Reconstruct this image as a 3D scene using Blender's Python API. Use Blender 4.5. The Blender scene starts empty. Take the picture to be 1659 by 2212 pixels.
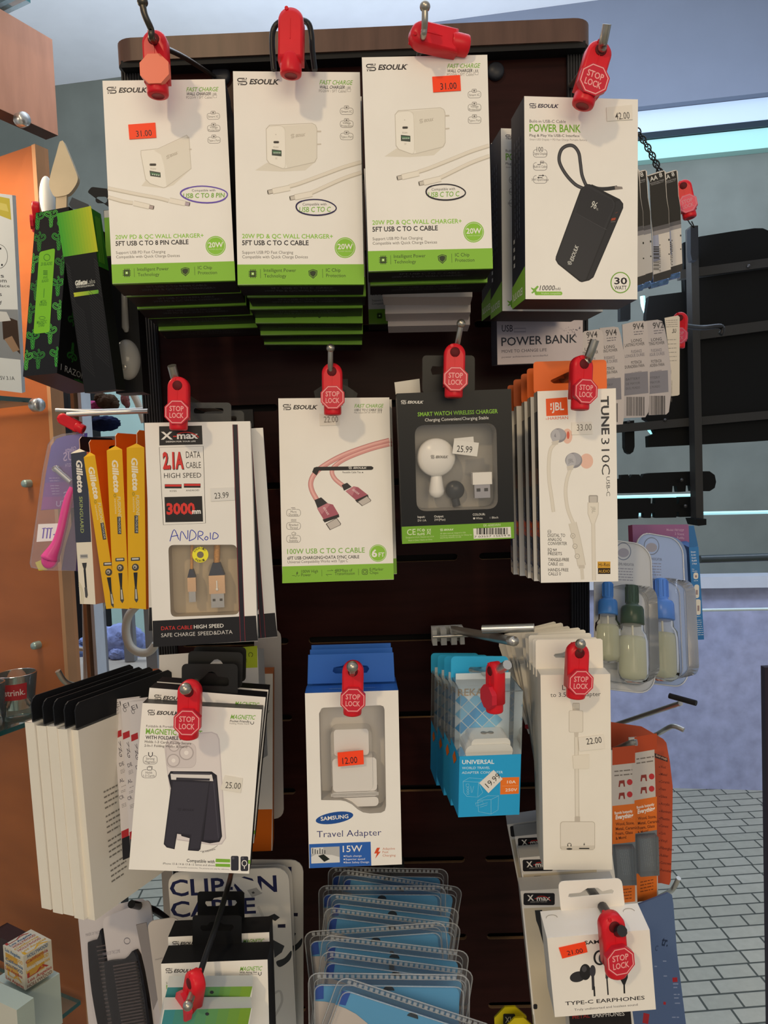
import bpy, bmesh, math, random
import numpy as np
from mathutils import Vector, Matrix
from mathutils.geometry import tessellate_polygon
S = bpy.context.scene
COL = S.collection
random.seed(7)
R_ = math.radians
DBG = False

# ------------------------------------------------------------------ camera, world, lights
FPX, CX, CY, CAMZ = 1609.0, 829.5, 1106.0, 1.45
PITCH, ROLL = R_(3.0), R_(-2.3)
RC = Matrix.Rotation(R_(90) - PITCH, 3, 'X') @ Matrix.Rotation(ROLL, 3, 'Z')
cam_d = bpy.data.cameras.new('camera')
cam_d.sensor_fit = 'VERTICAL'
cam_d.sensor_height = 36.0
cam_d.lens = FPX / 2212.0 * 36.0
cam_d.clip_start = 0.02
cam = bpy.data.objects.new('camera', cam_d)
COL.objects.link(cam)
cam.matrix_world = Matrix.Translation((0, 0, CAMZ)) @ RC.to_4x4()
S.camera = cam
S.view_settings.view_transform = 'Standard'
S.view_settings.look = 'None'
S.view_settings.exposure = 0.0
S.view_settings.gamma = 1.0
S.view_settings.use_curve_mapping = False
S.cycles.max_bounces = 10
S.cycles.transparent_max_bounces = 40
S.cycles.caustics_reflective = False
S.cycles.caustics_refractive = False

wd = bpy.data.worlds.new('world')
S.world = wd
wd.use_nodes = True
bg = wd.node_tree.nodes['Background']
bg.inputs[0].default_value = (0.90, 0.93, 1.0, 1)
bg.inputs[1].default_value = 0.42


def area(name, loc, target, sx, sy, power, col, spread=180):
    d = bpy.data.lights.new(name, 'AREA')
    d.shape = 'RECTANGLE'
    d.size, d.size_y = sx, sy
    d.energy = power
    d.color = col
    d.spread = R_(spread)
    o = bpy.data.objects.new(name, d)
    COL.objects.link(o)
    o.location = loc
    o.rotation_euler = (Vector(target) - Vector(loc)).to_track_quat('-Z', 'Y').to_euler()
    return o


area('ceiling_spot', (-0.95, -1.65, 3.0), (0.05, 0.6, 1.45), 0.13, 0.13, 19.0, (1.0, 0.75, 0.44))
area('shop_fill', (0.5, -2.1, 1.9), (0.05, 0.7, 1.05), 1.8, 1.0, 24.0, (1.0, 0.79, 0.50))  # added soft fill behind the camera, for the shop's ambient light
area('passage_light', (1.6, 1.9, 2.75), (1.9, 3.1, 0.8), 1.4, 0.3, 26.0, (0.66, 0.78, 1.0))
area('passage_light', (-1.2, 1.6, 2.7), (-0.8, 3.0, 1.4), 0.8, 0.3, 16.0, (0.80, 0.88, 1.0))
area('ceiling_fill', (0.10, 1.62, 1.60), (0.10, 1.75, 3.2), 0.6, 0.25, 58.0, (0.78, 0.87, 1.0), 140)  # added lamp, hidden behind the stand, to brighten the ceiling
area('cabinet_light', (-0.62, 0.85, 1.9), (-0.62, 1.0, 1.1), 0.15, 0.15, 3.5, (1.0, 0.74, 0.5))


# ------------------------------------------------------------------ pixel <-> place
def ray(x, y):
    return RC @ Vector(((x - CX) / FPX, -(y - CY) / FPX, -1.0))


def P(x, y, Y):
    d = ray(x, y)
    t = Y / d.y
    return Vector((d.x * t, Y, CAMZ + d.z * t))


RCT = RC.transposed()


def proj(p):
    c = RCT @ (Vector(p) - Vector((0, 0, CAMZ)))
    return (CX + FPX * c.x / -c.z, CY - FPX * c.y / -c.z)


RCTn = np.array(RCT)


def euler(yaw, pit, rol):
    return Matrix.Rotation(yaw, 3, 'Z') @ Matrix.Rotation(pit, 3, 'X') @ Matrix.Rotation(rol, 3, 'Y')


def fit(corners, Y, sig=5.0, yaw0=0.0, pit0=0.0):
    """pose and size of the real rectangle whose corners TL,TR,BR,BL are seen at these pixels"""
    c = np.array(corners, float)
    px = c.mean(0)
    c0 = P(px[0], px[1], Y)
    k = Y / FPX
    w0 = (np.linalg.norm(c[1] - c[0]) + np.linalg.norm(c[2] - c[3])) / 2 * k
    h0 = (np.linalg.norm(c[3] - c[0]) + np.linalg.norm(c[2] - c[1])) / 2 * k
    roll0 = -math.atan2(-(c[1][1] - c[0][1] + c[2][1] - c[3][1]), (c[1][0] - c[0][0] + c[2][0] - c[3][0])) - ROLL
    p = np.array([c0.x, c0.z, R_(yaw0), R_(pit0), roll0, w0, h0])
    sg = np.array([(-.5, .5), (.5, .5), (.5, -.5), (-.5, -.5)])

    def res(p):
        M = np.array(euler(p[2], p[3], p[4]))
        pts = np.stack([sg[:, 0] * p[5], np.zeros(4), sg[:, 1] * p[6]], 1) @ M.T + np.array([p[0], Y, p[1] - CAMZ])
        q = pts @ RCTn.T
        u = CX + FPX * q[:, 0] / -q[:, 2]
        v = CY - FPX * q[:, 1] / -q[:, 2]
        r = np.concatenate([(u - c[:, 0]) / 1.5, (v - c[:, 1]) / 1.5])
        return np.concatenate([r, [(p[2] - R_(yaw0)) / R_(sig), (p[3] - R_(pit0)) / R_(sig)]])
    lam = 1e-3
    r = res(p)
    for it in range(40):
        J = np.zeros((len(r), 7))
        for i in range(7):
            q = p.copy()
            q[i] += 1e-6
            J[:, i] = (res(q) - r) / 1e-6
        A = J.T @ J
        st = np.linalg.solve(A + lam * np.diag(np.diag(A)), -J.T @ r)
        rn = res(p + st)
        if (rn @ rn) < (r @ r):
            p, r, lam = p + st, rn, lam * .3
            if np.abs(st).max() < 1e-8:
                break
        else:
            lam *= 5
    M = Matrix.Translation((p[0], Y, p[1])) @ euler(p[2], p[3], p[4]).to_4x4()
    return M, float(p[5]), float(p[6])


# ------------------------------------------------------------------ materials
def lin(h):
    h = h.lstrip('#')
    v = [int(h[i:i + 2], 16) / 255 for i in (0, 2, 4)]
    return tuple(a / 12.92 if a <= .04045 else ((a + .055) / 1.055) ** 2.4 for a in v) + (1,)


MC = {}


def K(h, rough=.42, metal=0.0, noise=0.0, scale=60.0, bump=0.0, spec=.24, stretch=None):
    """printed / painted / moulded surface of one colour, with optional procedural grain"""
    key = (h, rough, metal, noise, scale, bump, spec, stretch)
    if key in MC:
        return MC[key]
    m = bpy.data.materials.new('surface_' + h.strip('#'))
    m.use_nodes = True
    nt = m.node_tree
    b = nt.nodes['Principled BSDF']
    b.inputs['Roughness'].default_value = rough
    b.inputs['Metallic'].default_value = metal
    b.inputs['Specular IOR Level'].default_value = spec
    c = lin(h)
    b.inputs['Base Color'].default_value = c
    m.diffuse_color = c
    if noise or bump:
        tc = nt.nodes.new('ShaderNodeTexCoord')
        n = nt.nodes.new('ShaderNodeTexNoise')
        n.inputs['Scale'].default_value = scale
        n.inputs['Detail'].default_value = 5
        if stretch:
            mp = nt.nodes.new('ShaderNodeMapping')
            mp.inputs['Scale'].default_value = stretch
            nt.links.new(tc.outputs['Object'], mp.inputs[0])
            nt.links.new(mp.outputs[0], n.inputs['Vector'])
        else:
            nt.links.new(tc.outputs['Object'], n.inputs['Vector'])
        if noise:
            r = nt.nodes.new('ShaderNodeValToRGB')
            r.color_ramp.elements[0].position = .3
            r.color_ramp.elements[1].position = .7
            r.color_ramp.elements[0].color = tuple(max(0, x * (1 - noise)) for x in c[:3]) + (1,)
            r.color_ramp.elements[1].color = tuple(min(1, x * (1 + noise)) for x in c[:3]) + (1,)
            nt.links.new(n.outputs[0], r.inputs[0])
            nt.links.new(r.outputs[0], b.inputs['Base Color'])
        if bump:
            bp = nt.nodes.new('ShaderNodeBump')
            bp.inputs['Strength'].default_value = bump
            bp.inputs['Distance'].default_value = .002
            nt.links.new(n.outputs[0], bp.inputs['Height'])
            nt.links.new(bp.outputs[0], b.inputs['Normal'])
    MC[key] = m
    return m


def clear(name, tint='ffffff', alpha=.12, rough=.08, gloss=.12):
    """clear plastic film or pane: mostly see-through, a little body colour, a glossy skin"""
    key = ('clear', name)
    if key in MC:
        return MC[key]
    m = bpy.data.materials.new(name)
    m.use_nodes = True
    nt = m.node_tree
    nt.nodes.remove(nt.nodes['Principled BSDF'])
    out = nt.nodes['Material Output']
    tr = nt.nodes.new('ShaderNodeBsdfTransparent')
    tr.inputs[0].default_value = tuple(1 - .22 * (1 - x) for x in lin(tint)[:3]) + (1,)
    df = nt.nodes.new('ShaderNodeBsdfDiffuse')
    df.inputs[0].default_value = lin(tint)
    gl = nt.nodes.new('ShaderNodeBsdfGlossy')
    gl.inputs['Roughness'].default_value = rough
    m1 = nt.nodes.new('ShaderNodeMixShader')
    m1.inputs[0].default_value = alpha
    nt.links.new(tr.outputs[0], m1.inputs[1])
    nt.links.new(df.outputs[0], m1.inputs[2])
    lw = nt.nodes.new('ShaderNodeLayerWeight')
    lw.inputs[0].default_value = gloss
    m2 = nt.nodes.new('ShaderNodeMixShader')
    nt.links.new(lw.outputs['Fresnel'], m2.inputs[0])
    nt.links.new(m1.outputs[0], m2.inputs[1])
    nt.links.new(gl.outputs[0], m2.inputs[2])
    nt.links.new(m2.outputs[0], out.inputs[0])
    MC[key] = m
    return m


def glow(h, strength):
    key = ('glow', h, strength)
    if key in MC:
        return MC[key]
    m = bpy.data.materials.new('lamp_' + h)
    m.use_nodes = True
    b = m.node_tree.nodes['Principled BSDF']
    b.inputs['Base Color'].default_value = lin(h)
    b.inputs['Emission Color'].default_value = lin(h)
    b.inputs['Emission Strength'].default_value = strength
    MC[key] = m
    return m


WHITE = 'efece6'
CHROME = K('d2d0ca', .30, .85)
STEEL = K('a8a398', .32, .9)
BLACKWIRE = K('1c1c1e', .35)
FILM = clear('clear_film', 'ffffff', .06, .06, .10)


# ------------------------------------------------------------------ mesh builder
class MB:
    def __init__(s):
        s.v, s.f, s.m, s.sm, s.mats = [], [], [], [], []

    def mi(s, m):
        if isinstance(m, str):
            m = K(m)
        if m not in s.mats:
            s.mats.append(m)
        return s.mats.index(m)

    def add(s, vs, fs, m, smooth=False):
        o = len(s.v)
        s.v += [tuple(v) for v in vs]
        k = s.mi(m)
        for f in fs:
            s.f.append([o + i for i in f])
            s.m.append(k)
            s.sm.append(smooth)

    def poly(s, pts, m):
        s.add(pts, [list(range(len(pts)))], m)

    def holed(s, loops, m, flip=False):
        """flat face with holes; loops of 3D points, the first is the outline"""
        vs = [Vector(p) for l in loops for p in l]
        tris = tessellate_polygon([[Vector(p) for p in l] for l in loops])
        s.add(vs, [list(t)[::-1] if flip else list(t) for t in tris], m)

    def box(s, c, d, m, faces=None, M=None):
        """box by centre c and size d; faces: material per 'front back left right top bottom'"""
        x, y, z = (a / 2 for a in d)
        vs = [Vector((c[0] + i * x, c[1] + j * y, c[2] + k * z)) for i, j, k in
              ((-1, -1, -1), (1, -1, -1), (1, 1, -1), (-1, 1, -1), (-1, -1, 1), (1, -1, 1), (1, 1, 1), (-1, 1, 1))]
        if M:
            vs = [M @ v for v in vs]
        fs = {'front': (0, 1, 5, 4), 'right': (1, 2, 6, 5), 'back': (2, 3, 7, 6), 'left': (3, 0, 4, 7), 'top': (4, 5, 6, 7), 'bottom': (3, 2, 1, 0)}
        faces = faces or {}
        o = len(s.v)
        s.v += [tuple(v) for v in vs]
        for n, f in fs.items():
            mm = faces.get(n, m)
            if mm is None:
                continue
            s.f.append([o + i for i in f])
            s.m.append(s.mi(mm))
            s.sm.append(False)

    def prism(s, pts, y0, y1, m, side=None, smooth=False):
        """outline in x,z pulled from y0 (front) to y1 (back)"""
        n = len(pts)
        vs = [(p[0], y0, p[1]) for p in pts] + [(p[0], y1, p[1]) for p in pts]
        a = sum(pts[i][0] * pts[(i + 1) % n][1] - pts[(i + 1) % n][0] * pts[i][1] for i in range(n))
        fr = list(range(n)) if a > 0 else list(range(n))[::-1]
        bk = [n + i for i in fr][::-1]
        s.add(vs, [fr, bk], m)
        sd = [(i, n + i, n + (i + 1) % n, (i + 1) % n) for i in range(n)]
        if a > 0:
            sd = [q[::-1] for q in sd]
        s.add(vs, sd, side or m, smooth)

    def tube(s, path, r, m, n=10, closed=False, caps=True):
        path = [Vector(p) for p in path]
        N = len(path)
        rs = r if isinstance(r, (list, tuple)) else [r] * N
        vs = []
        up = None
        for i, p in enumerate(path):
            if closed:
                t = path[(i + 1) % N] - path[i - 1]
            else:
                t = path[min(i + 1, N - 1)] - path[max(i - 1, 0)]
            t.normalize()
            if up is None:
                up = t.orthogonal().normalized()
            else:
                up = (up - t * up.dot(t))
                up = up.normalized() if up.length > 1e-9 else t.orthogonal().normalized()
            b = t.cross(up)
            for k in range(n):
                a = 2 * math.pi * k / n
                vs.append(p + (up * math.cos(a) + b * math.sin(a)) * rs[i])
        fs = []
        for i in range(N if closed else N - 1):
            j = (i + 1) % N
            for k in range(n):
                q = (k + 1) % n
                fs.append((i * n + k, i * n + q, j * n + q, j * n + k))
        s.add(vs, fs, m, True)
        if caps and not closed:
            s.add(vs[:n], [list(range(n))[::-1]], m)
            s.add(vs[-n:], [list(range(n))], m)

    def lathe(s, prof, m, n=24, M=None, smooth=True):
        """profile of (radius, z) turned around local z"""
        vs = []
        for r, z in prof:
            for k in range(n):
                a = 2 * math.pi * k / n
                v = Vector((r * math.cos(a), r * math.sin(a), z))
                vs.append(M @ v if M else v)
        fs = []
        for i in range(len(prof) - 1):
            for k in range(n):
                q = (k + 1) % n
                fs.append((i * n + k, i * n + q, (i + 1) * n + q, (i + 1) * n + k))
        s.add(vs, fs, m, smooth)

    def ball(s, c, r, m, n=14, sc=(1, 1, 1)):
        prof = [(max(1e-6, r * math.sin(math.pi * i / n)), -r * math.cos(math.pi * i / n)) for i in range(n + 1)]
        s.lathe(prof, m, n + 2, Matrix.Translation(c) @ Matrix.Diagonal(sc).to_4x4())

    def build(s, name, parent=None, M=None):
        me = bpy.data.meshes.new(name)
        me.from_pydata(s.v, [], s.f)
        for m in s.mats:
            me.materials.append(m)
        me.polygons.foreach_set('material_index', s.m)
        me.polygons.foreach_set('use_smooth', s.sm)
        me.update()
        o = bpy.data.objects.new(name, me)
        COL.objects.link(o)
        if parent:
            o.parent = parent
        if M is not None:
            o.matrix_basis = M
        return o


def tag(o, label, cat, group=None):
    o['label'] = label
    o['category'] = cat
    if group:
        o['group'] = group
    return o


def struct(o):
    o['kind'] = 'structure'
    return o


def empty(name, M):
    o = bpy.data.objects.new(name, None)
    o.empty_display_size = .02
    COL.objects.link(o)
    o.matrix_basis = M if isinstance(M, Matrix) else Matrix.Translation(M)
    return o


def dup(root, M, label, group=None):
    r = root.copy()
    COL.objects.link(r)
    r.matrix_basis = M
    r['label'] = label
    if group:
        r['group'] = group
    for ch in list(root.children):
        c = ch.copy()
        COL.objects.link(c)
        c.parent = r
        for g in list(ch.children):
            d = g.copy()
            COL.objects.link(d)
            d.parent = c
    return r


# ------------------------------------------------------------------ lettering
FC = {}


def glyphs(txt, bold):
    key = (txt, bold)
    if key not in FC:
        cu = bpy.data.curves.new('lettering', 'FONT')
        cu.body = txt
        cu.resolution_u = 2
        cu.offset = bold
        ob = bpy.data.objects.new('lettering', cu)
        me = bpy.data.meshes.new_from_object(ob)
        vs = [(v.co.x, v.co.y) for v in me.vertices]
        fs = [list(p.vertices) for p in me.polygons]
        bpy.data.objects.remove(ob)
        bpy.data.curves.remove(cu)
        bpy.data.meshes.remove(me)
        FC[key] = (vs, fs)
    return FC[key]


_h = glyphs('H', 0)[0]
CAPH = max(v[1] for v in _h) - min(v[1] for v in _h)


def arc(cx, cy, r, a0, a1, n=6, ry=None):
    return [(cx + r * math.cos(a0 + (a1 - a0) * i / n), cy + (ry or r) * math.sin(a0 + (a1 - a0) * i / n)) for i in range(n + 1)]


def rr(x0, y0, x1, y1, r, n=4):
    h = math.pi / 2
    return (arc(x1 - r, y1 - r, r, 0, h, n) + arc(x0 + r, y1 - r, r, h, 2 * h, n) + arc(x0 + r, y0 + r, r, 2 * h, 3 * h, n) + arc(x1 - r, y0 + r, r, 3 * h, 4 * h, n))


def ell(cx, cy, rx, ry, rot=0, n=28):
    c, s_ = math.cos(rot), math.sin(rot)
    return [(cx + rx * math.cos(t) * c - ry * math.sin(t) * s_, cy + rx * math.cos(t) * s_ + ry * math.sin(t) * c) for t in (2 * math.pi * i / n for i in range(n))]


def bez(p0, p1, p2, p3, n=14):
    o = []
    for i in range(n + 1):
        t = i / n
        a, b, c, d = (1 - t) ** 3, 3 * t * (1 - t) ** 2, 3 * t * t * (1 - t), t ** 3
        o.append((a * p0[0] + b * p1[0] + c * p2[0] + d * p3[0], a * p0[1] + b * p1[1] + c * p2[1] + d * p3[1]))
    return o


def smooth_path(pts, n=6, closed=False):
    o = []
    N = len(pts)
    for i in range(N if closed else N - 1):
        if closed:
            p0, p1, p2, p3 = pts[i - 1], pts[i], pts[(i + 1) % N], pts[(i + 2) % N]
        else:
            p0, p1, p2, p3 = pts[max(i - 1, 0)], pts[i], pts[i + 1], pts[min(i + 2, N - 1)]
        for k in range(n):
            t = k / n
            o.append(tuple(.5 * ((2 * b) + (-a + c) * t + (2 * a - 5 * b + 4 * c - d) * t * t + (-a + 3 * b - 3 * c + d) * t ** 3) for a, b, c, d in zip(p0, p1, p2, p3)))
    if not closed:
        o.append(tuple(pts[-1]))
    return o


VIEWS = {1: (0, 0, 560), 2: (480, 0, 620), 3: (1030, 0, 629), 4: (0, 500, 560), 5: (480, 560, 620), 6: (1030, 560, 629), 7: (0, 1000, 600),
         8: (560, 1100, 620), 9: (1030, 1100, 629), 10: (0, 1560, 660), 11: (560, 1600, 620), 12: (1030, 1600, 629)}


def V(n, x, y):
    a = VIEWS[n]
    k = a[2] / 1659.0
    return (a[0] + x * k, a[1] + y * k)


def VP(n, *xy):
    return [V(n, x, y) for x, y in xy]


class Card:
    """a flat-fronted package: local x right, y away from the viewer, z up, origin at the middle of its front"""

    def __init__(s, corners, Y, view=None, sig=5.0, yaw=0.0, pit=0.0):
        c = [V(view, *p) for p in corners] if view else corners
        s.M, s.w, s.h = fit(c, Y, sig, yaw, pit)
        s.Y = Y
        s.n = s.M.to_3x3() @ Vector((0, -1, 0))
        s.Mi = s.M.inverted()
        s.tl = c[0]
        s.ang = s.M.to_euler()
        s.mb = MB()
        s.view = view
        s.boxes = []
        s.parts = {}
        s.off = 0.0
        s.ref = None

    def use(s, view):
        s.view = view
        return s

    def loc(s, x, y):
        if s.ref is not None:
            u, v = s.ref.loc(x, y)
            return (u * s.w / s.ref.w, v * s.h / s.ref.h)
        if s.view:
            x, y = V(s.view, x, y)
        d = ray(x, y)
        o = Vector((0, 0, CAMZ))
        p0 = s.M @ Vector((0, -s.off, 0))
        t = (p0 - o).dot(s.n) / d.dot(s.n)
        q = s.Mi @ (o + d * t)
        return (q.x, q.z)

    def px(s):
        """metres per unit of the current view, roughly"""
        a = s.loc(0, 0)
        b = s.loc(100, 0)
        return math.hypot(b[0] - a[0], b[1] - a[1]) / 100

    def up(s, q, pad=0.0):
        """height of the next printed shape: just above whatever it overlaps"""
        x0, x1 = min(p[0] for p in q) - pad, max(p[0] for p in q) + pad
        y0, y1 = min(p[1] for p in q) - pad, max(p[1] for p in q) + pad
        l = 1 + max([b[4] for b in s.boxes if b[0] < x1 and b[1] > x0 and b[2] < y1 and b[3] > y0 and b[5] == s.off], default=0)
        s.boxes.append((x0, x1, y0, y1, l, s.off))
        return -s.off - 1.5e-5 * l

    def poly(s, pts, m):
        q = [s.loc(*p) for p in pts]
        y = s.up(q)
        a = sum(q[i][0] * q[(i + 1) % len(q)][1] - q[(i + 1) % len(q)][0] * q[i][1] for i in range(len(q)))
        if a < 0:
            q = q[::-1]
        s.mb.poly([(u, y, v) for u, v in q], m)

    def rect(s, x0, y0, x1, y1, m, r=0):
        s.poly(rr(x0, y0, x1, y1, r) if r else [(x0, y0), (x1, y0), (x1, y1), (x0, y1)], m)

    def ellipse(s, cx, cy, rx, ry, m, rot=0, n=28):
        s.poly(ell(cx, cy, rx, ry, rot, n), m)

    def stroke(s, pts, wd, m, closed=False):
        k = s.px() * wd / 2
        q = [Vector(s.loc(*p)) for p in pts]
        if getattr(s, 'clip', False):
            a, b = s.w / 2 - k, s.h / 2 - k
            q = [Vector((max(-a, min(a, v.x)), max(-b, min(b, v.y)))) for v in q]
        y = s.up(q, k)
        N = len(q)
        vs = []
        for i in range(N):
            if closed:
                t = q[(i + 1) % N] - q[i - 1]
            else:
                t = q[min(i + 1, N - 1)] - q[max(i - 1, 0)]
            if t.length < 1e-9:
                t = Vector((1, 0))
            t.normalize()
            nn = Vector((-t.y, t.x)) * k
            vs += [(q[i].x + nn.x, y, q[i].y + nn.y), (q[i].x - nn.x, y, q[i].y - nn.y)]
        fs = []
        for i in range(N if closed else N - 1):
            j = (i + 1) % N
            fs.append((2 * i, 2 * i + 1, 2 * j + 1, 2 * j))
        s.mb.add(vs, fs, m)

    def ring(s, x0, y0, x1, y1, r, wd, m):
        s.stroke(rr(x0, y0, x1, y1, r), wd, m, True)

    def text(s, t, x0, y0, x1, y1, cap, m, bold=0.0, shear=0.0, mirror=False):
        """lettering on the baseline (x0,y0)-(x1,y1), stretched to it, capitals cap units high"""
        vs, fs = glyphs(t, bold)
        if not vs:
            return
        if mirror:
            mx_ = max(v[0] for v in vs)
            vs = [(mx_ - v[0], v[1]) for v in vs]
            fs = [f[::-1] for f in fs]
        a = Vector(s.loc(x0, y0))
        b = Vector(s.loc(x1, y1))
        lo = min(v[0] for v in vs)
        hi = max(v[0] for v in vs)
        d = (b - a)
        ux = d / (hi - lo)
        n = Vector((-d.y, d.x)).normalized()
        sc = s.px() * cap / CAPH
        y = s.up([a, b, a + n * sc * CAPH, b + n * sc * CAPH])
        s.mb.add([(a.x + ux.x * (v[0] - lo) + n.x * v[1] * sc + d.normalized().x * shear * v[1] * sc, y,
                   a.y + ux.y * (v[0] - lo) + n.y * v[1] * sc + d.normalized().y * shear * v[1] * sc) for v in vs], fs, m)

    def fuzz(s, x0, y0, x1, y1, cap, m, **kw):
        """print too small to read: a row of word-long dashes"""
        rn = random.Random(int(x0 * 7 + y0 * 13))
        L = math.hypot(x1 - x0, y1 - y0)
        if L < 1e-6:
            return
        ux, uy = (x1 - x0) / L, (y1 - y0) / L
        nx, ny = uy, -ux
        t = 0.0
        while t < L:
            w = min(cap * rn.uniform(.9, 3.2), L - t)
            a, e = t, t + w
            lo, hi = cap * .08, cap * .62
            s.poly([(x0 + ux * a + nx * lo, y0 + uy * a + ny * lo), (x0 + ux * e + nx * lo, y0 + uy * e + ny * lo),
                    (x0 + ux * e + nx * hi, y0 + uy * e + ny * hi), (x0 + ux * a + nx * hi, y0 + uy * a + ny * hi)], m)
            t = e + cap * .45

    def lines(s, rows, x0, y0, dy, cap, m, k=1.0, dx=0.0, slope=0.0, **kw):
        """small print: rows of (text, width)"""
        for i, (t, wdt) in enumerate(rows):
            xx = x0 + dx * i
            yy = y0 + dy * i
            s.text(t, xx, yy, xx + wdt, yy + wdt * slope, cap, m, **kw)

    def body(s, d, front=WHITE, side='20242c', holes=None, inner=None, **faces):
        """the folded carton itself"""
        s.d = d
        f = {k: v for k, v in faces.items()}
        card = K(front, .38, noise=.02, scale=30, bump=.03) if isinstance(front, str) else front
        if holes:
            s.mb.box((0, d / 2, 0), (s.w, d, s.h), side, dict(f, front=None))
            s.mb.holed([[(-s.w / 2, 0, -s.h / 2), (s.w / 2, 0, -s.h / 2), (s.w / 2, 0, s.h / 2), (-s.w / 2, 0, s.h / 2)]] +
                       [[(u, 0, v) for u, v in (s.loc(*p) for p in h)] for h in holes], card)
        else:
            s.mb.box((0, d / 2, 0), (s.w, d, s.h), side, dict(f, front=card))

    def part(s, name, off=None):
        """start a new part in the same place; art now goes to it"""
        mb = MB()
        s.parts.setdefault(name, []).append(mb)
        s.mb = mb
        if off is not None:
            s.off = off
        return mb

    def plate(s, pts, y0, y1, m):
        """a thin cut-out sheet lying on the front"""
        s.mb.prism([s.loc(*p) for p in pts], y0, y1, m)

    def sticker(s, name, pts, m, txt, bx, cap, ink, off=0.0006, bold=.004, **kw):
        keep, ko = s.mb, s.off
        s.part(name)
        s.off = off
        q = [s.loc(*p) for p in pts]
        s.mb.prism(q, -off, -off + .0004, m)
        s.text(txt, *bx, cap, ink, bold=bold, **kw)
        s.mb, s.off = keep, ko

    def finish(s, name, label, cat, group=None, body='carton', bodymb=None):
        mb0 = bodymb or s.mb0
        if not s.parts:
            o = mb0.build(name, None, s.M)
        else:
            o = empty(name, s.M)
            mb0.build(body, o)
            for n, l in s.parts.items():
                for mb in l:
                    mb.build(n, o)
        tag(o, label, cat, group)
        s.root = o
        if DBG:
            print('FIT', name, [round(math.degrees(a), 1) for a in s.ang], 'w %.3f h %.3f' % (s.w, s.h))
        return o

    def start(s):
        s.mb0 = s.mb
        return s

    def back(s):
        s.mb = s.mb0
        s.off = 0.0

    def copy_at(s, pix, Y, label, group=None, dyaw=0, dpit=0, droll=0, anchor='tl'):
        """another of the same: its top-left front corner is seen at pix when it hangs at depth Y"""
        R = s.M.to_3x3() @ euler(R_(dyaw), R_(dpit), R_(droll))
        sx = -1 if 'l' in anchor else 1
        sz = 1 if 't' in anchor else -1
        a = R @ Vector((sx * s.w / 2, 0, sz * s.h / 2))
        M = Matrix.Translation(P(pix[0], pix[1], Y) - a) @ R.to_4x4()
        return dup(s.root, M, label, group)


def new(corners, Y, view=None, **kw):
    return Card(corners, Y, view, **kw).start()
VIEWS.update({13: (0, 380, 389.93), 14: (0, 860, 389.93), 15: (0, 1340, 389.93), 16: (0, 1860, 360), 17: (1360, 200, 374.93), 18: (1300, 880, 390.03), 19: (600, 1860, 460)})


class Flat(Card):
    """a plane whose place is known: same drawing tools"""

    def __init__(s, M):
        s.M, s.Y, s.view, s.boxes, s.parts, s.off, s.ref = M, 0, None, [], {}, 0.0, None
        s.n = M.to_3x3() @ Vector((0, -1, 0))
        s.Mi = M.inverted()
        s.w = s.h = 1
        s.mb = s.mb0 = MB()


def floor_hit(x, y):
    d = ray(x, y)
    t = -CAMZ / d.z
    return Vector((d.x * t, d.y * t, 0))


# ------------------------------------------------------------------ the passage behind the stand
A0 = floor_hit(1600, 1694)
WYAW = R_(-9.0)
WM = Matrix.Translation((A0.x, A0.y, CAMZ)) @ Matrix.Rotation(WYAW, 4, 'Z')
wall = Flat(WM)


def wz(x, y):
    return wall.loc(x, y)


CEIL = wz(1020, 66)[1]          # local height of the ceiling line
concrete = K('6f756f', .75, noise=.14, scale=4.5, bump=.15)
blue_concrete = K('9fa5c4', .7, noise=.16, scale=16, bump=.35)
mb = MB()
mb.box((-1.2, .08, (CEIL - CAMZ) / 2), (7.5, .16, CEIL + CAMZ), concrete)
struct(mb.build('wall_back', None, WM))
mb = MB()
mb.box((-.5, -.2, CEIL + .05), (9, 7.0, .1), K('e4e8ee', .8, noise=.03, scale=8, bump=.2))
struct(mb.build('ceiling', None, WM))


def wall_band(name, ya, yb, x0, x1, pro, m, xr=1500):
    """a slab lying along the back wall between two heights seen at column xr"""
    za, zb = wz(xr, ya)[1], wz(xr, yb)[1]
    b = MB()
    b.box(((x0 + x1) / 2, -pro / 2, (za + zb) / 2), (x1 - x0, pro, abs(za - zb)), m)
    return struct(b.build(name, None, WM))


sL, sR = wz(1000, 300)[0], wz(1659, 300)[0] + 1.5
wall_band('trim_1', -26, 240, sL - .9, sR, .10, K('747d8e', .6, noise=.03, scale=6))
wall_band('trim_2', 241, 288, sL - .9, sR, .06, K('c3d6ea', .5))
wall_band('trim_3', 289, 302, sL - .9, sR, .065, K('23303a', .3))
wall_band('window_1', 303, 345, sL - .9, sR, .052, K('a9dcd6', .25))
wall_band('trim_4', 1238, 1262, wz(1200, 1240)[0], sR, .10, K('c6cbd6', .5, noise=.03, scale=12), 1600)
lower = MB()
z0 = wz(1600, 1262)[1]
lower.box(((wz(1200, 1240)[0] + sR) / 2, -.03, (z0 - CAMZ) / 2), (sR - wz(1200, 1240)[0], .06, z0 + CAMZ), blue_concrete)
struct(lower.build('trim_5', None, WM))
left_pane = MB()
q = [wz(100, 700), wz(420, 1720)]
left_pane.box(((q[0][0] + q[1][0]) / 2, -.02, (q[0][1] + q[1][1]) / 2), (abs(q[0][0] - q[1][0]), .04, abs(q[0][1] - q[1][1])), K('a8c8c4', .5, noise=.05, scale=5))
struct(left_pane.build('window_2', None, WM))

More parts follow.
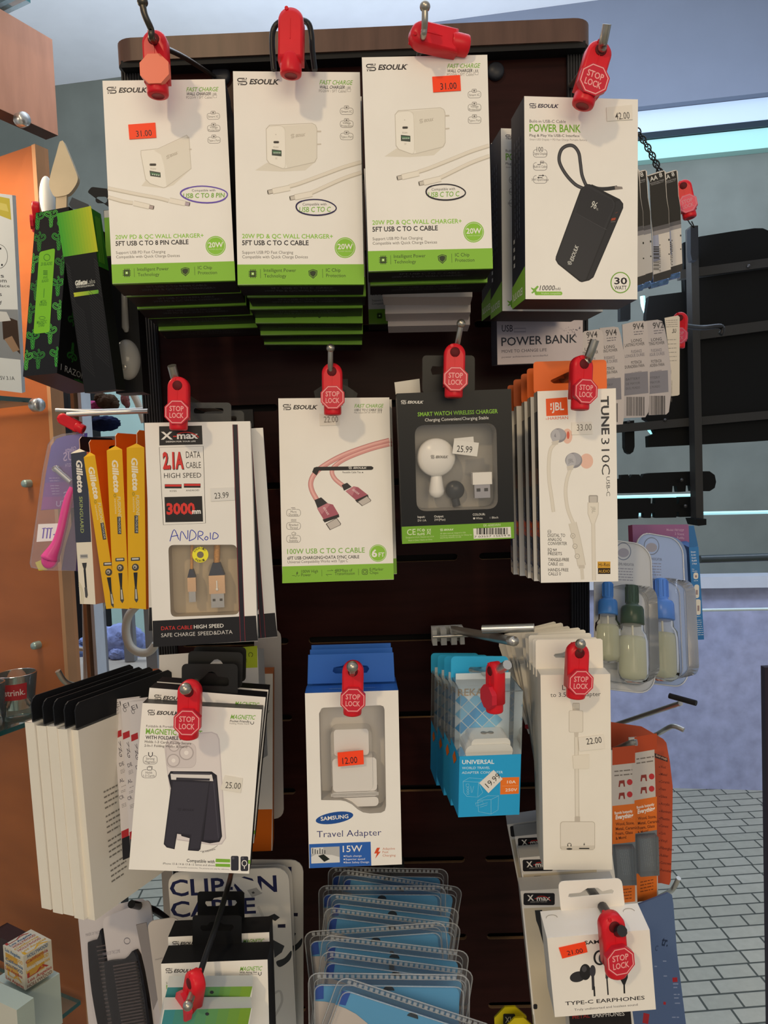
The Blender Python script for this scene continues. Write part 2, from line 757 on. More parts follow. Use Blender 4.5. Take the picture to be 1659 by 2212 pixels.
# pavers
pm = bpy.data.materials.new('grey_pavers')
pm.use_nodes = True
nt = pm.node_tree
bs = nt.nodes['Principled BSDF']
bs.inputs['Roughness'].default_value = .7
tc = nt.nodes.new('ShaderNodeTexCoord')
mp = nt.nodes.new('ShaderNodeMapping')
mp.inputs['Rotation'].default_value = (0, 0, R_(-3))
br = nt.nodes.new('ShaderNodeTexBrick')
br.inputs['Color1'].default_value = lin('b5b3a4')
br.inputs['Color2'].default_value = lin('a9a899')
br.inputs['Mortar'].default_value = lin('4c5048')
br.inputs['Scale'].default_value = 1.0
br.inputs['Brick Width'].default_value = .100
br.inputs['Row Height'].default_value = .056
br.inputs['Mortar Size'].default_value = .0036
br.inputs['Mortar Smooth'].default_value = .3
br.squash = 1.45
br.squash_frequency = 2
br.offset_frequency = 2
br.offset = .37
nz = nt.nodes.new('ShaderNodeTexNoise')
nz.inputs['Scale'].default_value = 40
mx = nt.nodes.new('ShaderNodeMixRGB')
mx.blend_type = 'MULTIPLY'
mx.inputs[0].default_value = .25
nt.links.new(tc.outputs['Object'], mp.inputs[0])
nt.links.new(mp.outputs[0], br.inputs['Vector'])
nt.links.new(tc.outputs['Object'], nz.inputs['Vector'])
nt.links.new(br.outputs['Color'], mx.inputs[1])
nt.links.new(nz.outputs[0], mx.inputs[2])
nt.links.new(mx.outputs[0], bs.inputs['Base Color'])
bp = nt.nodes.new('ShaderNodeBump')
bp.inputs['Strength'].default_value = .5
bp.inputs['Distance'].default_value = .004
bp.invert = True
nt.links.new(br.outputs['Fac'], bp.inputs['Height'])
nt.links.new(bp.outputs[0], bs.inputs['Normal'])
mb = MB()
mb.poly([(-4, -2.5, 0), (5, -2.5, 0), (5, 5, 0), (-4, 5, 0)], pm)
struct(mb.build('floor'))

# ------------------------------------------------------------------ the dark wooden stand
board = Card([(262, 150), (1262, 127), (1282, 2330), (410, 2330)], .86, sig=9)
BW, BH = board.w, board.h
wood = K('2a1311', .32, noise=.25, scale=9, bump=.05, stretch=(1, 1, 9), spec=.08)
capwood = K('5d463c', .35, noise=.18, scale=10, stretch=(9, 1, 1))
pillar_black = K('26262a', .5)
stand = empty('display_stand', board.M)
PW = .021
b = MB()
holes = []
xs = [board.loc(x, 1000)[0] for x in (605, 650, 984, 1031)]
slot = xs[2] - xs[1]
xl, xr_ = -BW / 2 + PW, BW / 2 - PW
for yy in (380, 545, 707, 872, 1042, 1208, 1379, 1545, 1704, 1860, 2027, 2176):
    z = board.loc(830, yy)[1]
    for a, c in ((xl + .006, xs[0]), (xs[1], xs[2]), (xs[3], xr_ - .006)):
        holes.append(rr(a, z - .0040, c, z + .0040, .0039, 3))
outl = [(xl, -BH / 2), (xr_, -BH / 2), (xr_, BH / 2), (xl, BH / 2)]
b.holed([[(u, 0, v) for u, v in outl]] + [[(u, 0, v) for u, v in h] for h in holes], wood)
tan = K('8a6c4c', .8)
for h in holes:
    n = len(h)
    b.add([(u, 0, v) for u, v in h] + [(u, .005, v) for u, v in h], [(i, (i + 1) % n, n + (i + 1) % n, n + i) for i in range(n)], tan)
b.build('slotted_panel', stand)
b = MB()
b.box((0, .05, 0), (BW - .004, .06, BH), K('121114', .8))
b.build('core', stand)
for sx in (-1, 1):
    b = MB()
    pts = []
    nr = 7
    for i in range(nr):
        x0 = -PW / 2 + PW * i / nr
        pts += [(x0, 0), (x0 + PW / nr * .55, 0), (x0 + PW / nr * .55, .0022), (x0 + PW / nr, .0022)]
    pts += [(PW / 2, .08), (-PW / 2, .08)]
    vs = [(u, w - .006, -BH / 2) for u, w in pts] + [(u, w - .006, BH / 2) for u, w in pts]
    n = len(pts)
    b.add(vs, [(i, (i + 1) % n, n + (i + 1) % n, n + i) for i in range(n)] + [list(range(n))[::-1], list(range(n, 2 * n))], pillar_black)
    o = b.build('corner_post', stand)
    o.location.x = sx * (BW - PW) / 2
b = MB()
ch = math.dist(board.loc(600, 92), board.loc(600, 140))
pl = rr(-BW / 2 - .002, -.022, BW / 2 + .002, .09, .02, 6)
vs = [(u, v, 0) for u, v in pl] + [(u, v, ch) for u, v in pl]
n = len(pl)
b.add(vs, [list(range(n))[::-1], list(range(n, 2 * n))], capwood)
b.add(vs, [(i, (i + 1) % n, n + (i + 1) % n, n + i) for i in range(n)], capwood, True)
o = b.build('top_cap', stand)
o.location.z = BH / 2 + .003
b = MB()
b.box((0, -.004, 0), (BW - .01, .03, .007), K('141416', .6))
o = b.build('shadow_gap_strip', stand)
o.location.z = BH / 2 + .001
for cx_, cy_, r_ in ((479, 166, 19), (1070, 157, 17)):
    u, v = board.loc(cx_, cy_)
    b = MB()
    b.lathe([(1e-5, .006), (.8 * r_ * .00053, .006), (r_ * .00053, .004), (r_ * .00053, 0)], K('2a2c33', .4), 24, Matrix.Rotation(R_(90), 4, 'X'))
    o = b.build('round_cap', stand)
    o.location = (u, -.001, v)
tag(stand, 'dark reddish wooden slotted display stand with ribbed black corner posts and a brown top rail', 'display stand')
# ------------------------------------------------------------------ shared print pieces
GREEN, INK, GREY, NAVY = '8cc63f', '23202a', '6e6a68', '1d2230'
ORANGE = 'ff4a22'
PAPER = 'e9e5dc'


def logo(c, x0, y0, x1, y1, tx0, tx1, col, slope=0.0, cap=None):
    h = y1 - y0
    r = h / 4
    f = lambda x, y: (x, y + slope * (x - x0))
    wd = h * .15
    w = x1 - x0
    pts = [f(x1 - .25 * w, y0 + wd / 2), f(x0 + r, y0 + wd / 2)] + [f(x0 + r - r * .9 * math.sin(a), y0 + r + wd / 4 - r * .8 * math.cos(a)) for a in (.5, 1.1, 1.6, 2.1, 2.7)] + \
          [f(x0 + r, y0 + h / 2), f(x1 - r, y0 + h / 2)] + [f(x1 - r + r * .9 * math.sin(a), y0 + 3 * r - wd / 4 - r * .8 * math.cos(a)) for a in (.5, 1.1, 1.6, 2.1, 2.7)] + \
          [f(x1 - r, y1 - wd / 2), f(x0 + .3 * w, y1 - wd / 2)]
    c.stroke(pts, wd, col)
    c.stroke([f(x0 + .45 * w, y0 + h * .27), f(x1 - .02 * w, y0 + h * .27)], wd * .5, col)
    c.stroke([f(x0 + .02 * w, y1 - h * .27), f(x0 + .55 * w, y1 - h * .27)], wd * .5, col)
    for u, v in ((.93, .07), (.12, .93)):
        a = f(x0 + u * w, y0 + v * h)
        c.ellipse(a[0], a[1], wd * .6, wd * .6, col, n=10)
    if tx1 > tx0:
        cp = cap or h * .68
        b = f(tx0, y0 + h * .84)
        e = f(tx1, y0 + h * .84)
        c.text('ESOULK', b[0], b[1], e[0], e[1], cp, col, bold=.035, shear=.28)
        e2 = f(tx1 + h * .1, y0 + h * .2)
        c.ellipse(e2[0], e2[1], wd * .35, wd * .35, col, n=8)


def icon(c, x0, y0, x1, y1, rows, cap, col, wd=1.6):
    """small outlined badge with a pictogram bump and centred words"""
    c.stroke([((x0 + x1) / 2 - (x1 - x0) * .22, y0)] + rr(x0, y0, x1, y1, (y1 - y0) * .35)[12:15][::-1] + rr(x0, y0, x1, y1, (y1 - y0) * .35)[5:10] +
             rr(x0, y0, x1, y1, (y1 - y0) * .35)[10:20] + [((x0 + x1) / 2 + (x1 - x0) * .22, y0)] if False else rr(x0, y0, x1, y1, (y1 - y0) * .38), wd, col, True)
    n = len(rows)
    for i, (t, f) in enumerate(rows):
        m = (x0 + x1) / 2
        w = (x1 - x0) * f / 2
        yb = (y0 + y1) / 2 + (i - (n - 1) / 2) * cap * 1.3 + cap * .62
        c.text(t, m - w, yb, m + w, yb, cap, col)


def barcode(c, x0, y0, x1, y1, col='1a1a1a', seed=1, vert=False):
    rn = random.Random(seed)
    a, b = (y0, y1) if vert else (x0, x1)
    p = a
    un = (b - a) / 60.0
    while p < b - un:
        w = rn.choice((1, 1, 2, 3)) * un
        if vert:
            c.rect(x0, p, x1, min(p + w, b), col)
        else:
            c.rect(p, y0, min(p + w, b), y1, col)
        p += w + rn.choice((1, 1, 2)) * un


def wob(cx, cy, rx, ry, amp=.04, n=30, rot=0, seed=3):
    rn = random.Random(seed)
    ph = rn.random() * 6
    return [(cx + rx * math.cos(t) * (1 + amp * math.sin(3 * t + ph)), cy + ry * math.sin(t) * (1 + amp * math.cos(2 * t + ph)) + rot * rx * math.cos(t)) for t in (2 * math.pi * i / n for i in range(n))]


RED = K('d5202c', .33, noise=.06, scale=50)
PINK = 'f0a6a4'


def lock(px, py, hpx, Y, label, yaw=0, pit=0, roll=0, sign=True, words=True, words_col=PINK, sign_col='c9283a', group='red stop locks on the hooks', rodhole=True, fat=1.0):
    k = hpx * Y / FPX / 295.0
    M = Matrix.Translation(P(px, py, Y)) @ euler(R_(yaw), R_(pit), R_(roll) - ROLL).to_4x4()
    o = empty('hook_lock', M)
    b = MB()
    prof = [(-58, -92), (58, -92)] + arc(0, 87, 58, 0, math.pi, 14)
    prof = [(x * k, z * k) for x, z in prof]
    n = len(prof)
    rings = []
    for y, s_ in ((-30, .80), (-25, .94), (-14, 1), (28, 1), (38, .94), (42, .82)):
        rings.append([(x * s_, y * k * fat, z * s_) for x, z in prof])
    vs = [v for r in rings for v in r]
    b.add(vs, [list(range(n))[::-1] if False else list(range(n)), list(range((len(rings) - 1) * n, len(rings) * n))[::-1]], RED)
    b.add(vs, [(i * n + j, i * n + (j + 1) % n, (i + 1) * n + (j + 1) % n, (i + 1) * n + j) for i in range(len(rings) - 1) for j in range(n)], RED, True)
    # waist and barrel
    pr = [(1e-5, -150), (40, -150), (48, -146), (50, -138), (50, -70), (44, -60)]
    b.lathe([(r * k, z * k) for r, z in pr], RED, 20)
    b.lathe([(1e-5, -150.5 * k), (26 * k, -150.5 * k), (26 * k, -151 * k), (30 * k, -151 * k)], K('8e1820', .5), 20)
    # seam ridge and the pivot pin
    b.box((0, (-31) * k * fat, 40 * k), (3 * k, 3 * k, 90 * k), RED)
    b.tube([(-18 * k, -30 * k * fat, 130 * k), (-18 * k, 42 * k * fat, 130 * k)], 9 * k, RED, 8)
    if rodhole:
        b.lathe([(1e-5, 33.5 * k * fat), (24 * k, 33.5 * k * fat), (27 * k, 31 * k * fat), (27 * k, 26 * k * fat)], K('5c0c12', .6), 18, Matrix.Translation((0, 0, 95 * k)) @ Matrix.Rotation(R_(90), 4, 'X'))
    b.build('lock_body', o)
    if sign:
        b = MB()
        oc = [(4 + 72 * math.cos(R_(22.5 + 45 * i)), -53 + 72 * math.sin(R_(22.5 + 45 * i))) for i in range(8)]
        sm = K(sign_col, .35)
        b.prism([(x * k, z * k) for x, z in oc], -57 * k, -26 * k, sm)
        if words:
            o2 = [(4 + 66 * math.cos(R_(22.5 + 45 * i)), -53 + 66 * math.sin(R_(22.5 + 45 * i))) for i in range(8)]
            o3 = [(4 + 61 * math.cos(R_(22.5 + 45 * i)), -53 + 61 * math.sin(R_(22.5 + 45 * i))) for i in range(8)]
            y = -57.6 * k
            b.add([(x * k, y, z * k) for x, z in o2 + o3], [(i, (i + 1) % 8, 8 + (i + 1) % 8, 8 + i) for i in range(8)], words_col)
            for t, zb, wd in (('STOP', -48, 78), ('LOCK', -85, 78)):
                gv, gf = glyphs(t, .02)
                lo, hi = min(v[0] for v in gv), max(v[0] for v in gv)
                b.add([((4 - wd / 2 + (v[0] - lo) / (hi - lo) * wd) * k, y, (zb + v[1] / CAPH * 27) * k) for v in gv], gf, words_col)
        b.build('stop_sign', o)
    tag(o, label, 'lock', group)
    return o


def hook(pts, label, r=.0022, ball=.0036, mat=None, group='display hooks on the stand', plate=True, name='display_hook'):
    """a rod through points (x, y, depth); the last is the tip"""
    w = [P(*p) for p in pts]
    o = empty(name, Matrix.Translation(w[0]))
    b = MB()
    rel = [tuple(p - w[0]) for p in w]
    pth = smooth_path(rel, 5)
    m = mat or STEEL
    b.tube(pth, r, m, 10)
    b.build('rod', o)
    if ball:
        b = MB()
        b.ball(rel[-1], ball, m)
        b.build('tip_ball', o)
    if plate:
        b = MB()
        b.box((0, -.002, 0), (.03, .006, .02), BLACKWIRE)
        b.build('back_plate', o)
    tag(o, label, 'hook', group)
    return o


# ------------------------------------------------------------------ top row: wall charger boxes
CH = 'green and white charger boxes on the top row'


def usb_tip(c, x, y, dx, dy, wd, shell='cfc8bd', body='ece6da', k=1.0):
    """printed plug: shell then sleeve, pointing back along (-dx,-dy)"""
    L = math.hypot(dx, dy)
    ux, uy = dx / L, dy / L
    nx, ny = -uy, ux

    def q(a, b, w):
        return [(x + ux * a + nx * w, y + uy * a + ny * w), (x + ux * b + nx * w, y + uy * b + ny * w), (x + ux * b - nx * w, y + uy * b - ny * w), (x + ux * a - nx * w, y + uy * a - ny * w)]
    c.poly(q(0, 34 * k, wd * .42), '8f877d')
    c.poly(q(2 * k, 34 * k, wd * .30), shell)
    c.poly(q(-1, 5 * k, wd * .28), '4a443e')
    c.poly(q(30 * k, 132 * k, wd * .54), 'c9c2b5')
    c.poly(q(31 * k, 133 * k, wd * .44), body)


def cable(c, pts, wd, edge='c4bcae', col='e6dfd2'):
    p = smooth_path(pts, 6)
    c.stroke(p, wd, edge)
    c.stroke([(x, y - wd * .08) for x, y in p], wd * .72, col)


def charger_common(c, line2, l2x1, compat):
    """c uses the coordinates of the middle box"""
    logo(c, 88, 450, 143, 492, 157, 325, '3a3638', .012)
    c.text('FAST CHARGE', 562, 488, 750, 490, 25, '7cb342', bold=.012, shear=.25)
    c.text('WALL CHARGER', 560, 512, 708, 514, 18, INK, bold=.015, shear=.25)
    c.text('PD20W / 5FT Cable', 560, 533, 712, 535, 16, '8a8580')
    c.stroke([(716, 500), (716, 535)], 1.5, GREY)
    c.stroke([(722, 514), (744, 514), (741, 530), (725, 530), (722, 514)], 2, GREY)
    c.stroke([(728, 512), (728, 500)], 4, GREY)
    c.stroke([(738, 512), (738, 500)], 4, GREY)
    for y0, y1, rows in ((624, 662, [('Smart IC', .82)]), (698, 737, [('Voltage', .62), ('Protection', .86)]), (770, 808, [('Type-c Port', .92)])):
        icon(c, 682, y0, 757, y1, rows, 13, '6a6662', 2.2)
        c.rect(704, y0 - 11, 733, y0 + 8, WHITE)
        c.ring(706, y0 - 12, 731, y0 + 6, 4, 2.5, GREY)
        c.rect(713, y0 - 7, 724, y0 + 1, GREY)
    c.text('20W PD & QC WALL CHARGER+', 115, 1377, 640, 1379, 25, GREEN, bold=.015)
    c.text(line2, 115, 1417, l2x1, 1417, 27, INK, bold=.022)
    c.text('Support USB PD Fast Charging', 116, 1467, 410, 1467, 17, '5b5754')
    c.text('Compatible with Quick Charge Devices', 116, 1493, 495, 1493, 17, '5b5754')
    c.ellipse(710, 1432, 60, 60, GREEN)
    c.stroke(ell(710, 1432, 53, 53), 2, WHITE, True)
    c.text('20W', 667, 1440, 755, 1440, 30, WHITE, bold=.02)
    c.text('POWER DELIVERY', 670, 1456, 752, 1456, 7, 'cfe6a8')
    c.poly([(87, 1529), (819, 1527), (821, 1644), (89.5, 1645)], '86bd3c')
    d = '2c3a22'
    c.rect(160, 1565, 193, 1600, d)
    for i in range(4):
        for a, b in (((153, 1569 + i * 9), (200, 1569 + i * 9)), ((164 + i * 9, 1557), (164 + i * 9, 1607))):
            c.stroke([a, b], 4, d)
    c.rect(168, 1574, 185, 1591, '86bd3c')
    c.rect(173, 1578, 181, 1587, 'e9f1da')
    c.stroke([(221, 1556), (222, 1608)], 2, d)
    c.text('Intelligent Power', 240, 1572, 427, 1572, 20, d)
    c.text('Technology', 242, 1604, 370, 1604, 20, d)
    sh = [(498, 1566), (524, 1556), (550, 1564), (548, 1590), (526, 1611), (502, 1592)]
    c.poly(sh, d)
    c.stroke([(504, 1570), (524, 1562), (544, 1568), (542, 1588), (526, 1603), (508, 1590)], 3, '86bd3c', True)
    c.stroke([(580, 1554), (581, 1606)], 2, d)
    c.text('IC Chip', 600, 1571, 684, 1571, 20, d)
    c.text('Protection', 601, 1602, 713, 1602, 20, d)


def bottom_print(c, l2):
    """words on the underside of the carton"""
    w, h, d = c.w, c.h, c.d
    z = -h / 2 - .0002
    for t, y, wd, cp in (('20W PD & QC WALL CHARGER+', d * .60, .62, .0042), (l2, d * .36, .5, .0042)):
        gv, gf = glyphs(t, .004)
        lo, hi = min(v[0] for v in gv), max(v[0] for v in gv)
        s_ = w * wd / (hi - lo)
        c.mb.add([(-w * wd / 2 + (v[0] - lo) * s_, y - v[1] / CAPH * cp, z) for v in gv], [f[::-1] for f in gf], '55585c')
    c.mb.add([(-w / 2 - .0002, -.0002, -h / 2 - .0003), (w / 2 + .0002, -.0002, -h / 2 - .0003), (w / 2 + .0002, .0022, -h / 2 - .0003), (-w / 2 - .0002, .0022, -h / 2 - .0003)], [(3, 2, 1, 0)], '6f9f34')


def drawn_charger(c):
    c.poly([(190, 985), (260, 940), (545, 930), (480, 985), (340, 992)], 'e0dacd')
    c.poly([(272, 722), (520, 711), (541, 722), (549, 742), (549, 915), (536, 940), (372, 976), (350, 977), (272, 948), (256, 925), (252, 745)], 'c9c2b6')
    c.poly([(275, 726), (518, 715), (538, 725), (545, 745), (545, 912), (532, 936), (372, 972), (350, 973), (275, 944), (260, 922), (256, 748)], 'f0ece2')
    c.poly([(345, 728), (518, 717), (538, 727), (544, 745), (544, 912), (532, 936), (376, 971), (368, 948), (366, 760)], 'e4dfd3')
    c.stroke(smooth_path([(266, 731), (330, 727), (352, 736), (363, 760), (366, 945), (356, 970)], 4), 3, 'd8d2c6')
    c.stroke([(545, 760), (572, 760)], 9, 'cdc5b8')
    c.stroke([(548, 835), (572, 833)], 8, 'cdc5b8')
    c.ellipse(310, 778, 3, 3, 'c4bdb0', n=8)
    c.poly(rr(296, 815, 329, 829, 6), '6b6660')
    c.poly(rr(300, 819, 325, 826, 3), '3a3836')
    c.text('PD20W', 296, 856, 326, 857, 10, 'b5aea2')
    c.poly([(287, 863), (343, 870), (343, 904), (287, 898)], '48504a')
    c.poly([(292, 871), (340, 876), (340, 888), (292, 884)], '4f7a5a')
    for i in range(4):
        c.rect(297 + i * 11, 880, 303 + i * 11, 888, 'c9d6c8')
    c.text('QC', 307, 920, 320, 920, 10, 'b5aea2')
    logo(c, 398, 776, 416, 800, 424, 478, 'b9b1a4', -.12, 15)


def drawn_cables_c(c):
    cable(c, [(388, 1078), (450, 1060), (600, 1005), (700, 968), (803, 938)], 24)
    usb_tip(c, 262, 1112, 70, -14, 32)
    cable(c, [(510, 1118), (560, 1096), (660, 1050), (730, 1022), (804, 998)], 24)
    usb_tip(c, 390, 1147, 70, -14, 32)


def marker(c, pts, col, wd):
    c.stroke(pts, wd, col, True)
    c.stroke(pts[2:20], wd * 1.25, col)


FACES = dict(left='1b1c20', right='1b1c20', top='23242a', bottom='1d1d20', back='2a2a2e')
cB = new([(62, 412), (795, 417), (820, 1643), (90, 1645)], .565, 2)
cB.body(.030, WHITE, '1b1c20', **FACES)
drawn_charger(cB)
drawn_cables_c(cB)
charger_common(cB, '5FT USB C TO C CABLE', 500, 'USB C TO C')
cB.text('Compatible with', 465, 1188, 603, 1187, 15, INK)
cB.text('USB C TO C', 445, 1226, 626, 1224, 29, '7cb342', bold=.012, shear=.1)
bottom_print(cB, '5FT USB C TO C CABLE')
cB.part('marker_ring')
marker(cB, wob(540, 1199, 116, 46, .03, rot=.04), '2b2450', 7)
cB.back()
bB = cB.finish('charger_box', 'foremost white charger box of the middle top stack, without a price sticker', 'charger box', CH)

cC = new([(806, 333), (1532, 315), (1563, 1553), (847, 1565)], .552, 2)
cC.ref = cB
cC.body(.030, WHITE, '1b1c20', **FACES)
drawn_charger(cC)
drawn_cables_c(cC)
charger_common(cC, '5FT USB C TO C CABLE', 500, '')
cC.text('Compatible with', 465, 1188, 603, 1187, 15, INK)
cC.text('USB C TO C', 445, 1226, 626, 1224, 29, '7cb342', bold=.012, shear=.1)
bottom_print(cC, '5FT USB C TO C CABLE')
cC.part('marker_ring')
cC.ref = None
cC.use(2)
marker(cC, wob(1289, 1111, 114, 46, .03, rot=.03, seed=8), '221f2c', 7)
cC.back()
cC.sticker('price_sticker', [(1214, 443), (1375, 433), (1380, 523), (1220, 533)], ORANGE, '31.00', (1262, 519, 1356, 513), 37, INK)
bC = cC.finish('charger_box', 'foremost white charger box of the right charger stack, orange 31.00 sticker at its top', 'charger box', CH)

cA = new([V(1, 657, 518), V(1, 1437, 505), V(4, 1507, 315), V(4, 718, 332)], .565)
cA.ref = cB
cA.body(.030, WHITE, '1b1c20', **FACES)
charger_common(cA, '5FT USB C TO 8 PIN CABLE', 549, '')
bottom_print(cA, '5FT USB C TO 8 PIN CABLE')
cA.ref = None
cA.use(1)
cA.poly([(905, 1190), (960, 1120), (1225, 1080), (1110, 1185), (1050, 1205)], 'e2dccf')
cA.poly([(900, 962), (1010, 950), (1150, 885), (1195, 862), (1212, 885), (1225, 1080), (1062, 1200), (1045, 1203), (960, 1178), (930, 1150), (900, 990)], 'c9c2b6')
cA.poly([(904, 966), (1010, 954), (1150, 889), (1193, 867), (1208, 888), (1221, 1078), (1060, 1196), (1045, 1199), (962, 1174), (934, 1146), (904, 990)], 'f0ece2')
cA.poly([(985, 962), (1010, 955), (1150, 890), (1193, 868), (1207, 888), (1220, 1078), (1066, 1192), (1050, 1060), (1030, 990)], 'e4dfd3')
cA.poly(rr(957, 1046, 1000, 1062, 6), '6b6660')
cA.poly(rr(962, 1050, 996, 1060, 3), '3a3836')
cA.text('PD20W', 963, 1085, 1000, 1087, 11, 'b5aea2')
cA.poly([(957, 1092), (1027, 1104), (1029, 1136), (962, 1127)], '48504a')
cA.poly([(964, 1102), (1024, 1112), (1024, 1124), (966, 1117)], '4f7a5a')
for i in range(4):
    cA.rect(974 + i * 13, 1112 + i * 2, 981 + i * 13, 1120 + i * 2, 'c9d6c8')
cA.stroke([(1195, 882), (1212, 880)], 9, 'cdc5b8')
cA.stroke([(1210, 957), (1226, 955)], 9, 'cdc5b8')
logo(cA, 1066, 996, 1084, 1020, 1090, 1138, 'b9b1a4', -.42, 16)
cable(cA, [(690, 1205), (800, 1228), (900, 1248), (1010, 1268), (1080, 1286)], 26)
usb_tip(cA, 1215, 1308, -70, -14, 32, 'b7a6b4')
cable(cA, [(692, 1262), (760, 1282), (800, 1292), (850, 1300)], 26)
usb_tip(cA, 985, 1330, -70, -16, 32, 'b7a6a4')
cA.text('Compatible with', 1228, 1226, 1378, 1224, 15, INK)
cA.text('USB C TO 8 PIN', 1172, 1268, 1436, 1263, 30, '7cb342', bold=.012, shear=.1)
cA.part('marker_ring')
marker(cA, wob(1308, 1245, 150, 52, .03, rot=.03, seed=5), '6a52b4', 8)
cA.back()
cA.sticker('price_sticker', [(820, 797), (993, 784), (1000, 880), (828, 891)], ORANGE, '31.00', (873, 876, 973, 868), 40, INK)
bA = cA.finish('charger_box', 'foremost white charger box of the left top stack, USB C to 8 pin circled purple', 'charger box', CH)

ordn = ['second', 'third', 'fourth', 'fifth', 'sixth']


def stack(c, anchors, dY, text, group, anchor='bl', wob_=.5):
    for i, a in enumerate(anchors):
        c.copy_at(a, c.Y + dY * (i + 1), text % ordn[i], group, random.uniform(-wob_, wob_), 0, random.uniform(-wob_, wob_), anchor)


stack(cA, [(273, 640), (297, 667), (322, 687), (343, 714)], .0315, '%s charger box from the front in the left top stack, mostly its dark underside showing', CH)
stack(cB, [(534, 641), (540, 668), (552, 698), (563, 724), (571, 744)], .0315, '%s charger box from the front in the middle top stack, mostly its dark underside showing', CH)
stack(cC, [(800, 616)], .0315, '%s charger box from the front in the right charger stack, mostly its dark underside showing', CH)
# plain pale cartons further back on the same hook
cw = new([(840, 200), (1020, 196), (1026, 636), (818, 646)], .655, sig=1)
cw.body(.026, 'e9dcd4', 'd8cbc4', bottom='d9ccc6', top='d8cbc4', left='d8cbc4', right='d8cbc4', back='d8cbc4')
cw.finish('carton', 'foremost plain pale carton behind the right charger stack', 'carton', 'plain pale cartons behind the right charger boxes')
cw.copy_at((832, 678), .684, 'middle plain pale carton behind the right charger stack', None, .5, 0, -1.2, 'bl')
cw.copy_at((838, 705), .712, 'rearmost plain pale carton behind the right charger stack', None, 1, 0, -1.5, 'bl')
cC.copy_at((797, 700), .75, 'rearmost charger box of the right charger stack, behind the pale cartons', CH, 0, 0, 0, 'bl')

# ------------------------------------------------------------------ power bank boxes
PB = 'black sided power bank boxes at the top right'
cD = new([V(3, 270, 547), V(3, 918, 567), V(6, 915, 228), V(6, 277, 228)], .56, yaw=2)
cD.body(.036, WHITE, '1b2130', left='1d2433', right='1b2130', bottom='251f20', top='20242c', back='20242c')
cD.use(3)
logo(cD, 300, 588, 338, 616, 347, 463, '2a2640', .02)
cD.text('Bulit-in USB-C Cable', 300, 698, 507, 701, 16, '4c4850')
cD.text('POWER BANK', 300, 750, 592, 754, 41, '7cb342', bold=.02)
cD.text('Plug & Play Via USB-C Interface', 300, 778, 585, 781, 14, '2f2b30', bold=.004)
cD.text('Smart LED Dispaly + PD Fast Charge Portable Battery', 301, 799, 628, 803, 10, '8a8684')
for y, t, f in ((852, 'Digital Display', 1.0), (926, 'Built-in Cable', .95), (1000, '30W Input/Output', 1.25)):
    icon(cD, 322, y, 400, y + 44, [(t, f)], 13, '5a565c', 2.2)
    cD.rect(340, y - 10, 384, y + 12, WHITE)
cD.text('100', 341, 864, 378, 864, 26, '3a363c')
cD.stroke([(345, 938), (362, 938), (362, 925), (380, 925)], 4, '3a363c')
cD.ring(362, 918, 382, 931, 3, 2, '3a363c')
cD.stroke([(352, 1000), (374, 1000)], 4, '3a363c')
cD.poly([(374, 993), (384, 1000), (374, 1007)], '3a363c')
cD.stroke([(352, 1012), (374, 1012)], 4, '3a363c')
cD.poly([(354, 1005), (344, 1012), (354, 1019)], '3a363c')
# strap loop and the pictured bank
lp = smooth_path([(610, 1075), (560, 1050), (505, 990), (470, 920), (478, 860), (510, 832), (550, 832), (580, 870), (590, 930), (600, 1000), (625, 1062)], 6)
cD.stroke(lp, 20, '3a3a3e')
cD.stroke(lp, 8, '515155')
cD.stroke(smooth_path([(650, 1060), (690, 1075), (740, 1076), (800, 1068)], 5), 22, '333336')
cD.poly([(785, 1060), (828, 1064), (832, 1077), (788, 1082)], '8d8580')
cD.poly([(627, 1048), (645, 1050), (815, 1135), (834, 1160), (834, 1185), (665, 1580), (640, 1598), (598, 1608), (585, 1604), (462, 1505), (448, 1480), (450, 1462), (590, 1080)], '27272a')
cD.poly([(620, 1056), (640, 1054), (770, 1130), (786, 1158), (784, 1180), (622, 1590), (600, 1604), (470, 1502), (453, 1478), (455, 1462), (596, 1085)], '343438')
cD.poly([(790, 1150), (815, 1140), (830, 1163), (830, 1186), (662, 1575), (640, 1592), (628, 1594), (790, 1185)], '2f2f33')
cD.stroke([(568, 1215), (698, 1288), (740, 1310)], 2.5, '4c4c50')
cD.poly([(590, 1100), (622, 1062), (770, 1140), (778, 1175), (722, 1300), (566, 1214)], '2e2e32')
cD.text('96', 645, 1180, 675, 1192, 40, 'dcdcd4', shear=.1)
cD.text('%', 678, 1196, 690, 1200, 12, 'b0b0ac')
cD.poly([(768, 1244), (792, 1240), (788, 1254), (764, 1258)], 'a2452e')
cD.poly([(790, 1212), (803, 1206), (801, 1212), (788, 1218)], '5c3a34')
cD.stroke([(763, 1265), (790, 1262)], 3, '77706c')
cD.text('ESOULK', 548, 1490, 580, 1404, 21, 'cfcfca', bold=.02, shear=.2)
logo(cD, 518, 1488, 540, 1508, 0, 0, 'cfcfca', 0)
cD.use(6)
cD.text('10000', 357, 177, 442, 177, 27, '2a2630', bold=.006, shear=.2)
cD.text('mAh', 444, 177, 476, 177, 17, '2a2630', shear=.2)
cD.poly(rr(330, 184, 487, 205, 9), '86bd3c')
cD.text('Airplane compatible', 366, 199, 478, 199, 10, 'dcecc0')
cD.poly([(308, 160), (326, 168), (345, 150), (353, 156), (338, 176), (346, 200), (340, 204), (328, 188), (316, 196), (310, 190), (322, 180), (310, 168)], '7cb342')
cD.ellipse(818, 133, 57, 61, '76a83a')
cD.ellipse(818, 133, 51, 55, WHITE)
cD.text('30', 783, 142, 856, 142, 36, INK, bold=.02)
cD.text('WATT', 784, 173, 853, 173, 21, INK, bold=.012)
